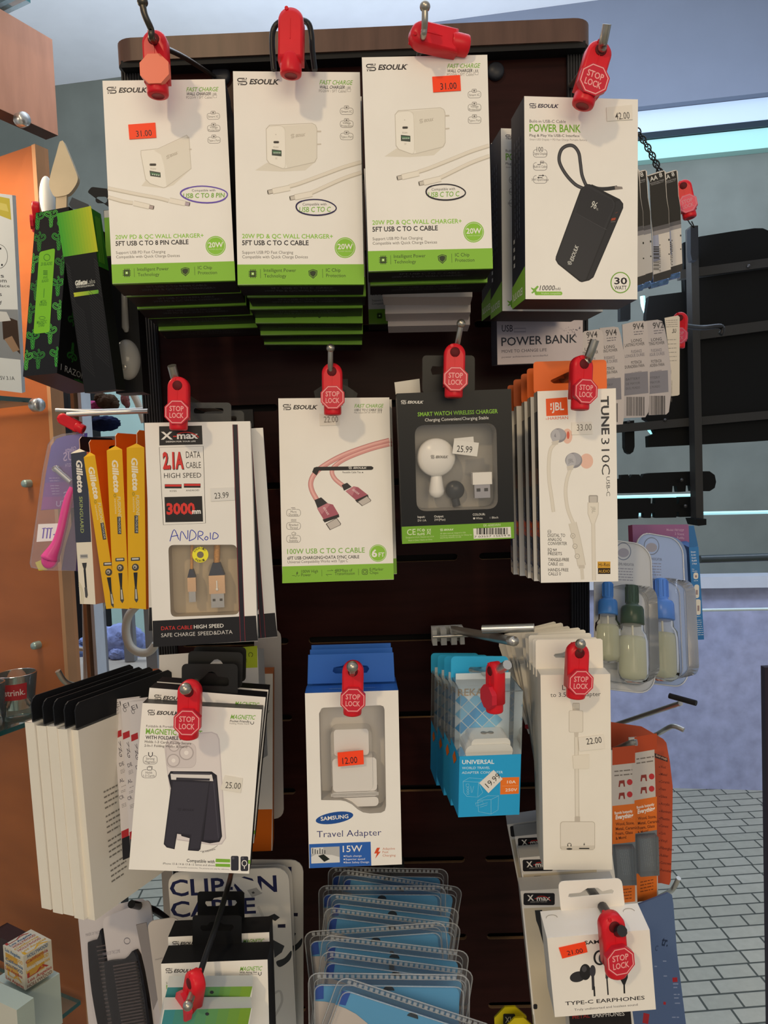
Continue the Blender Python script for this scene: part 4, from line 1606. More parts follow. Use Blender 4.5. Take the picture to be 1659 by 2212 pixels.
cJ.ring(405, 119, 422, 136, 5, 2, INK)
cJ.stroke([(405, 128), (422, 128)], 2, INK)
for t, x1, y in (('DIGITAL TO', 503, 158), ('ANALOG', 482, 181), ('CONVERTER', 514, 204), ('EQ', 428, 240), ('PRESETS', 485, 262), ('TANGLE-FREE', 525, 296), ('CABLE', 462, 320), ('HANDS-FREE', 522, 354), ('CALLS', 462, 377)):
    cJ.text(t, 404 + (y - 158) * .013, y, x1, y, 18, '3a3838', bold=.006)
for i in range(3):
    cJ.stroke([(436 + 8 * i, 224), (436 + 8 * i, 240)], 2, INK)
    cJ.ellipse(436 + 8 * i, 229 + 4 * (i % 2), 3, 3, INK, n=8)
cJ.stroke([(470, 308), (492, 308), (492, 314), (470, 314), (470, 320), (494, 320)], 2, INK)
cJ.ring(470, 360, 478, 372, 4, 2, INK)
cJ.stroke([(474, 372), (474, 379)], 2, INK)
cJ.rect(688, 298, 761, 335, 'd3a036')
cJ.rect(690, 335, 761, 369, '2c1c10')
cJ.text('Hi-Res', 694, 326, 757, 325, 21, '2c1c10')
cJ.text('AUDIO', 694, 362, 757, 361, 17, 'd8a83e')
# pictures on the narrow left side
xL = -cJ.w / 2 - .0003
zt, zb = cJ.h / 2, -cJ.h / 2
for z0, z1, col in ((zt, zt - .016, 'd2c8b8'), (zt - .045, zt - .062, '2e2320'), (zt - .062, zt - .075, '6a463a'), (zt - .105, zt - .118, 'e0561e'), (zb + .026, zb + .014, '8a7c74'), (zb + .012, zb, 'd2c8b8')):
    cJ.mb.poly([(xL, .0205, z0), (xL, .0205, z1), (xL, .002, z1), (xL, .002, z0)], col)
gv, gf = glyphs('DARE TO LISTEN', .03)
cJ.mb.add([(xL - .0002, .006 + v[1] * .0105, zt - .085 - v[0] * .0085) for v in gv], [f[::-1] for f in gf], '56688e')
cJ.use(6)
hang_tab(cJ, rq((322, 584), (738, 572), (742, 745), (324, 765), 20), [(421, 697), (423, 688), (520, 642), (600, 645), (650, 690), (648, 702), (440, 708)], .0225, K('f0702a', .4))
cJ.sticker('price_sticker', [(540, 930), (655, 925), (660, 997), (540, 1000)], 'eae5db', '33.00', (570, 978, 655, 974), 37, '7c766e')
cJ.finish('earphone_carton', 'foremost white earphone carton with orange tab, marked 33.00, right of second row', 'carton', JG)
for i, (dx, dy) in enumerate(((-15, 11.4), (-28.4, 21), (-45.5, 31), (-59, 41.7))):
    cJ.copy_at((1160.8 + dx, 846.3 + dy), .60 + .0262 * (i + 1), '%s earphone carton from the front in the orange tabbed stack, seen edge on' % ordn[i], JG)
hook([(1190, 850, .85), (1200, 830, .72), (1258, 790, .585), (1270, 775, .57), (1285, 734, .565)], 'thick steel hook tip in front of the orange hang tabs', r=.0034, ball=0)
lock(1255, 826, 117, .572, 'red stop lock on the orange tabbed earphone carton', roll=2, yaw=12)
# ------------------------------------------------------------------ third row
# ---- magnetic wallet cartons
WG = 'black and white magnetic wallet cartons'
cM = new([V(7, 857, 1438), V(7, 1562, 1468), V(10, 1355, 822), V(10, 693, 800)], .545, sig=2)
cM.body(.020, WHITE, '1a1a1d', bottom='7fb53c')
cM.use(7)
logo(cM, 883, 1474, 924, 1506, 935, 1066, '2a2628', .03)
cM.text('MAGNETIC', 1375, 1529, 1520, 1533, 27, '7cb342', bold=.014, shear=.25)
cM.text('Pocket Friendly', 1373, 1547, 1490, 1551, 13, INK, bold=.014, shear=.15)
cM.text('Folding Wallet Stand', 1372, 1560, 1488, 1563, 9, '7a7672')
cM.stroke([(1497, 1545), (1497, 1556), (1506, 1562), (1515, 1556), (1515, 1545)], 4, INK)
cM.text('Foldable & Portable', 873, 1578, 1045, 1583, 14, '4a4648')
cM.text('MAGNETIC WALLET', 870, 1618, 1206, 1632, 33, '7cb342', bold=.02)
cM.use(10)
cM.poly([(970, 66), (1150, 52), (1180, 64), (1192, 92), (1228, 630), (1205, 664), (1150, 668), (960, 640), (905, 250), (893, 140), (910, 90)], 'cdc5c6')
cM.poly([(974, 71), (1148, 58), (1174, 68), (1186, 94), (1222, 630), (1200, 658), (1150, 662), (964, 634), (910, 250), (899, 142), (914, 94)], 'e0d9d8')
cM.poly(rr(902, 112, 1064, 248, 34), 'd3cbcb')
cM.stroke(rr(902, 112, 1064, 248, 34), 2, 'bdb4b4', True)
for x, y, r in ((1012, 166, 40), (942, 208, 36), (945, 130, 30)):
    cM.ellipse(x, y, r, r, 'b3aaaa')
    cM.ellipse(x, y, r * .84, r * .84, 'd9d1d0')
    cM.ellipse(x, y, r * .3, r * .3, 'efe9e6')
cM.text('WITH FOLDABLE STAND', 790, 91, 1050, 98, 19, INK, bold=.016)
cM.text('Holds 1-3 Cards Equally Secure', 786, 111, 1038, 122, 14, '4a4648')
cM.text('2-In-1 Folding Wallet & Stand', 784, 132, 1016, 140, 13, '4a4648')
icon(cM, 777, 182, 854, 227, [('Strong', .6), ('Magnetic', .76)], 13, '5a565c', 2.2)
icon(cM, 769, 258, 848, 302, [('Holds', .46), ('1-3 Cards', .78)], 13, '5a565c', 2.2)
cM.rect(800, 168, 832, 188, WHITE)
cM.stroke([(807, 163), (807, 180), (817, 189), (828, 180), (828, 163)], 5, '45414a')
cM.rect(796, 246, 828, 262, WHITE)
cM.ring(800, 243, 824, 260, 4, 3, '45414a')
cM.stroke([(806, 243), (809, 238), (828, 240), (826, 254)], 2, '45414a')
cM.poly([(912, 290), (926, 266), (1150, 268), (1178, 288), (1206, 620), (1192, 650), (1140, 658), (1100, 650), (985, 618)], '26242c')
cM.poly([(1140, 330), (1172, 300), (1198, 618), (1186, 642), (1105, 640)], '393641')
cM.stroke([(1160, 330), (1186, 630)], 4, '4c4955')
cM.poly([(926, 280), (1150, 284), (1158, 320), (930, 312)], 'ddd8d6')
cM.poly([(940, 270), (1140, 276), (1142, 286), (938, 282)], '4a4750')
cM.poly([(958, 300), (1140, 306), (1138, 318), (956, 314)], '3a3740')
cM.poly([(933, 316), (1142, 324), (1088, 690), (1078, 700), (1020, 696), (1032, 616), (962, 606), (948, 690), (905, 680), (889, 662)], '2f2d36')
cM.poly([(940, 322), (1134, 330), (1082, 684), (1030, 690), (1040, 610), (955, 598), (942, 682), (910, 672), (896, 658)], '393741')
logo(cM, 966, 466, 984, 482, 990, 1052, '2b2932', .03)
cM.stroke(bez((1084, 700), (1120, 702), (1160, 690), (1182, 668)), 2, '6a666a')
cM.text('45 Adjustable', 1098, 711, 1170, 692, 9, '5a565a')
cM.text('Compatible with', 1013, 759, 1165, 766, 18, INK, bold=.012)
cM.text('iPhone 15 & 14 & 13 & 12 Sense and above', 884, 772, 1166, 783, 11, '3f3b40')
cM.text('Compatible accessories. The pictures are only for reference.', 963, 791, 1246, 803, 8, '7a767a')
cM.poly([(1172, 741), (1250, 744), (1250, 762), (1170, 760)], '7fb53c')
cM.poly([(1170, 768), (1250, 770), (1250, 787), (1169, 784)], '7fb53c')
cM.poly([(1345, 748), (1360, 749), (1358, 770), (1344, 768)], '7fb53c')
for x in (1254, 1306):
    cM.poly(rr(x, 726 + (x - 1254) * .05, x + 42, 806 + (x - 1254) * .05, 8), '33333d')
    cM.ellipse(x + 12, 738, 7, 7, '55555f', n=12)
cM.ellipse(1327, 766, 15, 17, WHITE)
cM.ellipse(1327, 766, 11, 13, '33333d')
cM.stroke([(1327, 784), (1327, 796)], 5, WHITE)
cM.sticker('price_sticker', [(1222, 289), (1318, 305), (1307, 384), (1195, 366)], 'e4dfd4', '25.00', (1222, 357, 1306, 364), 35, '5c5852')
cM.use(7)
hang_tab(cM, rr(1085, 1200, 1420, 1420, 28), [(1180, 1330), (1185, 1300), (1205, 1290), (1225, 1270), (1245, 1250), (1265, 1246), (1285, 1255), (1300, 1275), (1360, 1282), (1368, 1300), (1365, 1328), (1350, 1334)], .019, K('111214', .35))
cM.finish('wallet_carton', 'foremost magnetic wallet carton marked 25.00, left of third row', 'carton', WG)
cM.copy_at((574, 1506), .5675, 'second magnetic wallet carton, its black edge showing right of the 25.00 one', WG, 0, 0, 1.5, 'tr')
cM.copy_at((580, 1490), .592, 'third magnetic wallet carton from the front, mostly hidden', WG, 0, 0, 1.0, 'tr')
hook([(500, 1470, .85), (450, 1465, .70), (425, 1470, .575), (416, 1496, .54), (401, 1488, .512)], 'ball tipped hook above the magnetic wallet carton', ball=.0042)
lock(409, 1531, 128, .525, 'red stop lock on the magnetic wallet carton', roll=2)

# ---- carton with a lime corner
cP = new([(343, 1417), (559, 1398), (562, 1640), (346, 1655)], .70)
cP.body(.03, 'd9d7d5', 'c9c7c5', top='e6e4e2')
cP.use(7)
cP.poly([(1385, 1105), (1536, 1092), (1538, 1222), (1395, 1228)], 'b4c62e')
cP.lines([('MAGNETIC', 66), ('ADAPTER', 58), ('INCLUDED', 64), ('ADAPTATEUR', 80), ('MAGNETIQUE', 80), ('INCLUS', 50)], 1397, 1146, 12.5, 9, '6f7a24', slope=-.07)
cP.stroke(bez((1490, 1158), (1476, 1138), (1494, 1126), (1508, 1138)) + bez((1508, 1138), (1512, 1150), (1506, 1156), (1500, 1158)), 3, '3a4018')
cP.text('PODS', 1047, 1336, 1447, 1316, 40, '3a3a3e', bold=.012)
cP.finish('accessory_carton', 'grey white carton with a lime corner patch behind the magnetic wallet cartons', 'carton')
cO = new([(318, 1462), (592, 1452), (586, 1838), (322, 1846)], .745, sig=2)
cO.body(.025, 'e4e0da', 'c76a1e', top='c8661c', right='c8661c', left='d9772a', bottom='b85c18')
cO.use(None)
cO.poly([(318.5, 1752), (588, 1748), (586, 1838), (322, 1846)], 'd2691a')
cO.use(7)
cO.text('Drive', 1552, 1328, 1592, 1326, 12, '8a8682')
cO.text('Adapter', 1540, 1495, 1612, 1492, 24, '55514e')
cO.finish('adapter_carton', 'orange and white carton behind the lime cornered carton, its right edge showing', 'carton')
gc = new([(548, 1360), (608, 1356), (612, 1766), (556, 1772)], .795, sig=2)
b = gc.mb
b.prism(rr(-gc.w / 2, -gc.h / 2, gc.w / 2, gc.h / 2, .01), 0, .0012, K('b9b6b4', .4))
gc.finish('backing_card', 'tall pale backing card nearest the slotted panel, right of the orange carton', 'card')

# ---- travel adapter cartons with blue tabs
SG = 'white travel adapter cartons with blue tabs'
BLUE = '2d62b5'
cT = new([V(8, 265, 1065), V(8, 803, 1045), V(11, 825, 715), V(11, 288, 737)], .565, sig=4)
cT.use(8)
wo = [(360, 1152), (372, 1147), (700, 1133), (718, 1140), (724, 1158), (733, 1715), (726, 1742), (705, 1754), (640, 1758), (600, 1752), (570, 1735), (535, 1705), (500, 1688), (470, 1682), (358, 1681), (350, 1400), (346, 1180)]
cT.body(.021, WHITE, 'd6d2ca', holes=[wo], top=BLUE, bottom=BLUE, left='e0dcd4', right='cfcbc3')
cT.use(11)
cT.poly([(288, 598), (644, 584), (648, 722), (291, 737)], BLUE)
cT.poly([(299, 618), (464, 611), (466, 703), (301, 710)], 'b4b4b4')
cT.poly([(300, 620), (370, 616), (370, 650), (300, 656)], 'd8d8d6')
for i in range(6):
    cT.rect(306 + i * 14, 622 + (i % 3) * 5, 312 + i * 14, 654, '55585c')
cT.poly([(300, 672), (330, 655), (420, 660), (464, 672), (466, 703), (301, 710)], 'dcdcda')
cT.poly([(340, 665), (372, 656), (408, 684), (376, 700)], '1e2420')
cT.text('15W', 483, 644, 596, 640, 37, 'f0ece6', bold=.006)
for i, (t, x1) in enumerate((('Flash charge', 592), ('Superior speed', 611), ('Best Safety Design', 635))):
    y = 673 + i * 18
    cT.rect(488, y - 9, 495, y - 2, 'f0ece6')
    cT.text(t, 499, y, x1, y - 3, 11, 'e6e8ee')
cT.poly([(680, 619), (698, 618), (688, 642), (702, 641), (670, 682), (680, 652), (664, 652)], 'd9502a')
for i, (t, x1) in enumerate((('Adaptive', 784), ('Fast', 747), ('Charging', 788))):
    cT.text(t, 713, 631 + i * 19.5, x1, 629 + i * 19.5, 13, 'c4673c')
cT.ellipse(435, 446, 110, 33, '21509a', rot=-.165)
cT.text('SAMSUNG', 356, 463, 516, 447, 22, 'f0ece6', bold=.02)
cT.text('Travel Adapter', 333, 559, 706, 547, 37, '2b2d6e', bold=-.004)
cT.use(8)
cT.mb.poly([(-cT.w * .3, .010, cT.h / 2 + .0003), (cT.w * .3, .010, cT.h / 2 + .0003), (cT.w * .3, .0104, cT.h / 2 + .0003), (-cT.w * .3, .0104, cT.h / 2 + .0003)], '5b86c9')
gv, gf = glyphs('www.samsung.com', 0)
lo, hi = min(v[0] for v in gv), max(v[0] for v in gv)
cT.mb.add([(-cT.w * .25 + (v[0] - lo) / (hi - lo) * cT.w * .5, .008 + v[1] * .004, cT.h / 2 + .0004) for v in gv], gf, '7fa2d8')
window(cT, wo, .018, K('c9c4be', .5))
m = cT.part('travel_adapter')
pw = K('e4e0dc', .3)
for (x0, y0, x1, y1, ya, yb) in ((432, 1285, 632, 1450, .008, .018), (426, 1444, 678, 1648, .004, .018), (414, 1640, 690, 1676, .003, .018), (440, 1676, 690, 1740, .005, .018)):
    a, b_ = cT.loc(x0, y1), cT.loc(x1, y0)
    m.prism(rr(a[0], a[1], b_[0], b_[1], .003), ya, yb, pw)
m = cT.part('clear_blister')
a, b_ = cT.loc(418, 1650), cT.loc(650, 1275)
m.prism(rr(a[0], a[1], b_[0], b_[1], .005), .003, .0178, FILM)
cT.back()
cT.sticker('price_sticker', [(452, 1407), (601, 1393), (605, 1474), (456, 1488)], ORANGE, '12.00', (482, 1474, 568, 1466), 38, INK)
hang_tab(cT, [(279, 1010), (283, 842), (775, 828), (783, 995)], [(424, 938), (430, 915), (480, 905), (520, 876), (560, 876), (590, 902), (626, 905), (636, 922), (622, 945), (440, 950)], .0205, K(BLUE, .4), t=.0005)
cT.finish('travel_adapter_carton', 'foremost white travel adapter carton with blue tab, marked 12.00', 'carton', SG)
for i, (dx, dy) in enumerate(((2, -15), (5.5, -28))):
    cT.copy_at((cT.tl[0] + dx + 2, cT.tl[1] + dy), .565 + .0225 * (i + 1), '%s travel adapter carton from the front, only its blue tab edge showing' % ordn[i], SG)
hook([(757, 1445, .86), (758, 1452, .72), (761, 1459, .58), (761, 1452, .535), (761, 1440, .530)], 'ball tipped hook through the blue tabs', ball=.0042)
lock(762, 1485, 119, .548, 'red stop lock on the blue tabbed travel adapter carton', roll=1)

# ---- clear universal adapter boxes
UG = 'clear and blue universal adapter boxes'
cQ = new([V(8, 1165, 1065), V(8, 1525, 1045), V(11, 1503, 430), V(11, 1150, 440)], .57, yaw=4, sig=4)
SKY = '2aa3dc'
w, h, d = cQ.w, cQ.h, .036
cQ.use(11)
zs = cQ.loc(1165, 90)[1]
CLEAR = clear('clear_box_film', 'eaf4f8', .10, .06, .12)
m = cQ.mb
m.box((0, d / 2, (zs - h / 2) / 2), (w, d, zs + h / 2), K(SKY, .4), dict(top=None))
cQ.text('UNIVERSAL', 1172, 135, 1358, 133, 25, 'eef2f2', bold=.016)
cQ.text('WORLD TRAVEL', 1172, 165, 1333, 163, 15, 'd6ecf6')
cQ.text('ADAPTER CONVERTER', 1171, 192, 1408, 189, 15, 'd6ecf6')
for pts in ([(1178, 235), (1215, 214), (1293, 222), (1268, 240), (1178, 235)], [(1178, 235), (1182, 300), (1200, 322), (1262, 326), (1268, 240)], [(1268, 240), (1292, 300), (1264, 326)], [(1262, 345), (1320, 318), (1384, 318), (1380, 400), (1340, 424), (1268, 410), (1262, 345)],
            [(1262, 345), (1340, 340), (1384, 318)], [(1340, 340), (1340, 424)], [(1250, 360), (1292, 350), (1296, 366), (1254, 378), (1250, 360)], [(1276, 384), (1316, 372), (1320, 358), (1280, 370)], [(1196, 250), (1212, 250), (1212, 266), (1196, 266), (1196, 250)], [(1222, 262), (1226, 300)], [(1240, 262), (1230, 300)]):
    cQ.stroke(pts, 2, '8fd0ee')
for y in (275, 290, 305):
    cQ.stroke(ell(1206, y, 6, 6, n=10), 2, '8fd0ee', True)
cQ.poly([(1394, 213), (1503, 210), (1500, 306), (1393, 311)], 'ec7a2c')
cQ.text('10A', 1432, 247, 1483, 246, 18, 'f6eee4', bold=.008)
cQ.stroke([(1402, 262), (1496, 260)], 1.5, 'f4b488')
cQ.text('250V', 1422, 293, 1490, 291, 18, 'f6eee4', bold=.008)
m.poly([(-w / 2 - .0003, .026, -.012), (-w / 2 - .0003, .020, -.016), (-w / 2 - .0003, .010, -.008), (-w / 2 - .0003, .018, -.004)], 'e0722a')
m = cQ.part('clear_box')
m.box((0, d / 2, (zs + h / 2) / 2), (w, d - .0004, h / 2 - zs), CLEAR)
for sx in (-1, 1):
    for yy in (.0004, d):
        m.tube([(sx * w / 2, yy, zs), (sx * w / 2, yy, h / 2)], .0004, CLEAR, 5)
m.tube([(-w / 2, 0, h / 2), (w / 2, 0, h / 2), (w / 2, d, h / 2), (-w / 2, d, h / 2)], .0004, CLEAR, 5, True)
m = cQ.part('printed_insert')
yi = d * .82
m.box((0, yi + .0006, .01), (w * .92, .0008, h * .9), K('d6e4ec', .4))
sq = w * .215
for i in range(-4, 4):
    for j in range(-3, 6):
        if (i + j) % 2 == 0 and (i * 7 + j * 3) % 4 != 1:
            cxx, czz = i * sq * .5 * 1.1, zs + .028 + j * sq * .5 * 1.1
            if -w * .36 < cxx < w * .26 and zs + .008 < czz < h / 2 - .014:
                m.poly([(cxx - sq * .5, yi - .0002, czz), (cxx, yi - .0002, czz - sq * .5), (cxx + sq * .5, yi - .0002, czz), (cxx, yi - .0002, czz + sq * .5)], ['3a9ad6', '7cc0e6', '5aaee0'][(i + 2 * j) % 3])
gv, gf = glyphs('REKA', .005)
lo, hi = min(v[0] for v in gv), max(v[0] for v in gv)
m.add([(-w * .42 + (v[0] - lo) / (hi - lo) * w * .42, yi - .0004, h / 2 - .0135 + v[1] * .0085) for v in gv], gf, 'b99a72')
m = cQ.part('adapter_plug')
m.prism(rr(-w * .38, -h * .3, w * .40, zs + .006, .006), .006, .030, K('ebe7e0', .3))
m.prism(rr(-w * .28, zs - .002, w * .36, zs + .0105, .004), .007, .029, K('ebe7e0', .3))
for sx in (-.06, .06):
    m.lathe([(1e-5, .0003), (.0024, .0003), (.0024, -.001)], K('77736c'), 12, Matrix.Translation((w * (.03 + sx), .018, zs + .0107)))
m.box((w * .03, .018, zs + .0108), (w * .12, .0022, .0003), K('77736c'))
cQ.use(8)
hang_tab(cQ, rr(1108, 850, 1440, 1000, 26), rr(1210, 912, 1405, 945, 14), d * .98, K('36aee0', .35))
cQ.use(11)
cQ.back()
cQ.sticker('price_sticker', [(1272, 245), (1355, 170), (1407, 222), (1325, 303)], 'e6e3de', '19.99', (1325, 274, 1398, 208), 36, '4a4846')
cQ.finish('adapter_box', 'foremost clear and blue travel adapter box with a slanted 19.99 sticker', 'adapter box', UG, body='blue_sleeve')
for i, (dx, dy) in enumerate(((-17, -8), (-33, -15), (-49, -23))):
    cQ.copy_at((cQ.tl[0] + dx, cQ.tl[1] + dy), .57 + .040 * (i + 1), '%s clear and blue adapter box from the front, behind the 19.99 one' % ordn[i], UG)
hook([(960, 1425, .86), (1000, 1440, .72), (1045, 1450, .6), (1072, 1449, .56), (1096, 1436, .54)], 'thick steel hook through the clear adapter boxes', r=.0036, ball=0, mat=CHROME)
lock(1068, 1483, 113, .558, 'red lock turned sideways on the clear adapter boxes', yaw=-68, roll=1, words=False)

# ---- white headphone adapter cartons
LG = 'plain white headphone adapter cartons, fanned out'
cL = new([V(9, 360, 943), V(9, 762, 941), V(12, 770, 735), V(12, 383, 735)], .56, sig=3)
cL.use(9)
cL.body(.0185, 'ece7dc', 'ddd7ca')
cL.text('Lightning', 487, 1030, 645, 1028, 30, '3f3b3c', bold=-.002)
cL.text('to 3.5mm Adapter', 420, 1070, 706, 1064, 25, '3f3b3c', bold=-.002)
cL.rect(545, 1103, 586, 1150, 'bdb5a8', 5)
for i in range(5):
    cL.rect(550 + i * 7, 1108, 554 + i * 7, 1135, 'e6dfd0')
cL.poly(rr(524, 1146, 606, 1272, 10), 'c3bbae')
cL.poly(rr(527, 1148, 603, 1270, 9), 'e4ded2')
cL.poly([(553, 1270), (580, 1270), (577, 1300), (557, 1300)], 'cfc7ba')
cL.stroke([(567, 1298), (572, 1760)], 24, 'c3bbae')
cL.stroke([(567, 1298), (572, 1760)], 18, 'e2dccf')
cL.use(12)
cL.stroke([(571, 380), (572, 432)], 22, 'c3bbae')
cL.stroke([(571, 380), (572, 432)], 17, 'e2dccf')
cL.poly(rr(558, 430, 588, 462, 5), 'c3bbae')
cL.poly(rr(475, 460, 673, 622, 16), 'bdb5a8')
cL.poly(rr(478, 463, 670, 615, 14), 'e4ded2')
cL.poly([(480, 600), (670, 596), (668, 618), (482, 622)], 'd3ccbf')
cL.ellipse(527, 616, 17, 5, '3a3836')
cL.poly(rr(582, 610, 641, 617, 3), '3a3836')
cL.stroke(bez((517, 598), (512, 578), (542, 578), (537, 598)), 3, '3a3836')
cL.stroke([(518, 592), (518, 602)], 5, '3a3836')
cL.stroke([(536, 592), (536, 602)], 5, '3a3836')
cL.poly([(614, 578), (606, 592), (611, 592), (608, 602), (617, 588), (612, 588)], '3a3836')
cL.use(9)
cL.sticker('price_sticker', [(578, 1302), (722, 1284), (730, 1363), (584, 1379)], 'e8e2d7', '22.00', (626, 1341, 713, 1330), 36, '3f3c3a', off=.0008)
m = cL.part('tape_patch')
m.prism([cL.loc(*p) for p in ((545, 1402), (640, 1395), (637, 1476), (551, 1478))], -.0006, -.0003, 'e7e0d2')
cL.back()
hang_tab(cL, [(336, 955), (335, 752), (345, 744), (705, 738), (716, 746), (722, 950)], [(438, 834), (445, 824), (490, 818), (520, 798), (560, 794), (600, 812), (604, 836), (590, 846), (450, 846)], .0175, K('ece7dc', .4), t=.0005)
cL.finish('headphone_adapter_carton', 'foremost plain white headphone adapter carton, marked 22.00', 'carton', LG)
nn = ordn + ['seventh', 'eighth']
for i, (dx, dy, rl) in enumerate(((-13, -7, -.4), (-26, -19, -1.2), (-37, -29, -3.2), (-48, -36, -5), (-69, -42, -8), (-82, -52, -11), (-96, -57, -13.5))):
    cL.copy_at((1319 + dx, 1457 + dy), .56 + .0195 * (i + 1), '%s plain white adapter carton from the front of the fan' % nn[i], LG, 0, 0, rl, 'tr')
hook([(1170, 1420, .86), (1195, 1430, .72), (1225, 1422, .58), (1248, 1418, .552), (1254, 1391, .535)], 'ball tipped steel hook through the white adapter cartons', ball=.0038)
lock(1246, 1447, 122, .545, 'red stop lock on the white headphone adapter carton', roll=2, yaw=6)
cN = new([V(9, 118, 770), V(9, 460, 700), V(9, 640, 1200), V(9, 297, 1272)], .745, sig=2)
cN.use(9)
cN.body(.012, 'ece7dc', 'ddd7ca')
cN.poly(rr(238, 908, 345, 946, 16), '242226')
cN.text('Pop-Up', 246, 935, 330, 930, 20, 'e6e2da', bold=.012)
cN.text('Lightning', 257, 970, 345, 960, 22, '3f3b3c')
cN.text('Adapter', 266, 996, 345, 986, 22, '3f3b3c')
cN.poly(rr(274, 1226, 350, 1252, 10), 'b9353a')
cN.finish('popup_adapter_carton', 'white carton with a black pill shaped label, leaning left behind the clear adapter box', 'carton')

# ---- bare chrome hook with cross bar
e = hook([(966, 1358, .86), (1000, 1364, .76), (1100, 1383, .62), (1104, 1384, .617)], 'chrome hook with a cross bar and white bracket, above the clear adapter boxes', r=.0042, ball=0, mat=CHROME, plate=False)
b = MB()
w0 = P(966, 1358, .86)
b.tube([P(1042, 1369, .640) + Vector((0, 0, .004)) - w0, P(1154, 1366, .627) + Vector((0, 0, .004)) - w0], .0037, CHROME, 10)
b.build('cross_bar', e)
b = MB()
q0, q1 = P(934, 1362, .80) - w0, P(1004, 1392, .80) - w0
for x0, x1 in ((0, .14), (.26, .44), (.58, .76), (.86, 1)):
    b.box(((q0.x + (q1.x - q0.x) * (x0 + x1) / 2), q0.y + .01, (q0.z + q1.z) / 2), ((q1.x - q0.x) * (x1 - x0), .02, abs(q0.z - q1.z)), K('cfd2d2', .4))
b.box(((q0.x + q1.x) / 2, q0.y + .022, (q0.z + q1.z) / 2), (q1.x - q0.x, .006, abs(q0.z - q1.z)), K('b9bcbc', .4))
b.tube([(q0.x, q0.y - .002, (q0.z + q1.z) / 2 + .002), (q1.x + .004, q0.y - .002, (q0.z + q1.z) / 2 + .002)], .002, CHROME, 8)
b.build('white_bracket', e)
# ------------------------------------------------------------------ lowest row
NAVYC = '22264e'
cC2 = new([(361, 1886), (624, 1873), (643, 2290), (392, 2300)], .665, sig=3)
b = cC2.mb
b.prism(rr(-cC2.w / 2, -cC2.h / 2, cC2.w / 2, cC2.h / 2, .012), 0, .0012, K('d6d3ce', .35))
cC2.use(10)
cC2.text('CLIP-ON', 925, 945, 1505, 919, 95, NAVYC, bold=.02)
cC2.text('CABLE', 930, 1060, 1390, 1036, 92, NAVYC, bold=.02)
cC2.poly([(1250, 850), (1300, 840), (1400, 870), (1425, 920), (1390, 950), (1330, 930)], 'dedbd6')
cC2.poly([(1342, 912), (1392, 898), (1424, 930), (1368, 952)], 'a8a6a4')
cC2.poly([(1366, 922), (1378, 919), (1384, 928), (1372, 932)], '4a4a4c')
cC2.poly([(1452, 1056), (1490, 1040), (1520, 1060), (1494, 1080)], '2a2c30')
cC2.poly([(1508, 1098), (1550, 1096), (1550, 1116), (1508, 1116)], '20203a')
cC2.poly([(1480, 1180), (1545, 1215), (1530, 1250), (1490, 1280)], '35383e')
cC2.poly(smooth_path([(1500, 1300), (1545, 1280), (1582, 1240), (1575, 1290), (1520, 1330)], 4, True), '2e3136')
cC2.stroke(smooth_path([(1480, 1480), (1520, 1460), (1530, 1520), (1490, 1600)], 5), 14, 'b9b6b2')
cC2.stroke(smooth_path([(1400, 1000), (1440, 1100), (1470, 1300), (1475, 1500)], 5), 16, 'c4c1bd')
cC2.finish('clip_on_cable_card', 'foremost white card lettered for a clip-on cable, low on the left', 'cable card', 'white clip-on cable cards')
cC2.copy_at((630, 1868), .682, 'middle white clip-on cable card', 'white clip-on cable cards', 0, 0, .6, 'tr')
cC2.copy_at((655, 1858), .705, 'rearmost white clip-on cable card, sticking out furthest right', 'white clip-on cable cards', 0, 0, 2.5, 'tr')

cK = new([V(10, 875, 1310), V(10, 1452, 1290), (586, 2392), (357, 2404)], .535, sig=3)
cK.body(.022, WHITE, '17171a', bottom='7fb53c')
cK.use(10)
logo(cK, 900, 1336, 935, 1363, 944, 1046, '2a2628', 0)
cK.text('MAGNETIC', 1302, 1351, 1420, 1348, 24, '7cb342', bold=.014, shear=.25)
cK.text('With Airing Slot', 1301, 1364, 1395, 1362, 11, INK, bold=.014)
cK.text('Pocket Friendly in Purchase', 1300, 1374, 1398, 1372, 7, '7a7672')
cK.stroke([(1404, 1358), (1404, 1370), (1411, 1376), (1418, 1370), (1418, 1356)], 4, INK)
cK.text('Strong & Secrue', 902, 1423, 1018, 1420, 13, '4a4648')
cK.text('MAGNETIC CARD', 903, 1450, 1172, 1444, 24, '7cb342', bold=.02)
for z in range(3):
    pass
hang_tab(cK, rr(1045, 1050, 1312, 1240, 16), [(1088, 1118), (1092, 1104), (1125, 1104), (1140, 1086), (1180, 1080), (1215, 1098), (1262, 1100), (1270, 1114), (1255, 1132), (1100, 1134)], .021, K('111214', .35))
cK.finish('card_holder_carton', 'black topped white carton low on the left, nearest of its pair', 'carton', 'black topped cartons low on the left')
cK.copy_at((363, 2024), .564, 'black topped white carton behind the low left one', 'black topped cartons low on the left', 0, 0, -.5)
low_hook = hook([(508, 1850, .86), (500, 1885, .66), (493, 1914, .585), (470, 1990, .548), (442, 2072, .522), (430, 2110, .514), (421, 2134, .508), (406, 2172, .492)], 'long black hook low on the left with a steel ball tip', mat=BLACKWIRE, ball=0)
lock(415, 2147, 128, .502, 'red lock slanting on the long black hook low on the left', roll=20, yaw=-50, words=False)
bt = MB()
w0 = P(421, 2134, .500)
bt.tube([(0, 0, 0), tuple(P(406, 2172, .485) - w0)], .0026, STEEL, 10)
bt.ball(tuple(P(406, 2172, .485) - w0), .0034, STEEL)
o = bt.build('tip_ball', low_hook)
o.location = w0 - low_hook.location
o['label'] = 'bright steel ball tip'
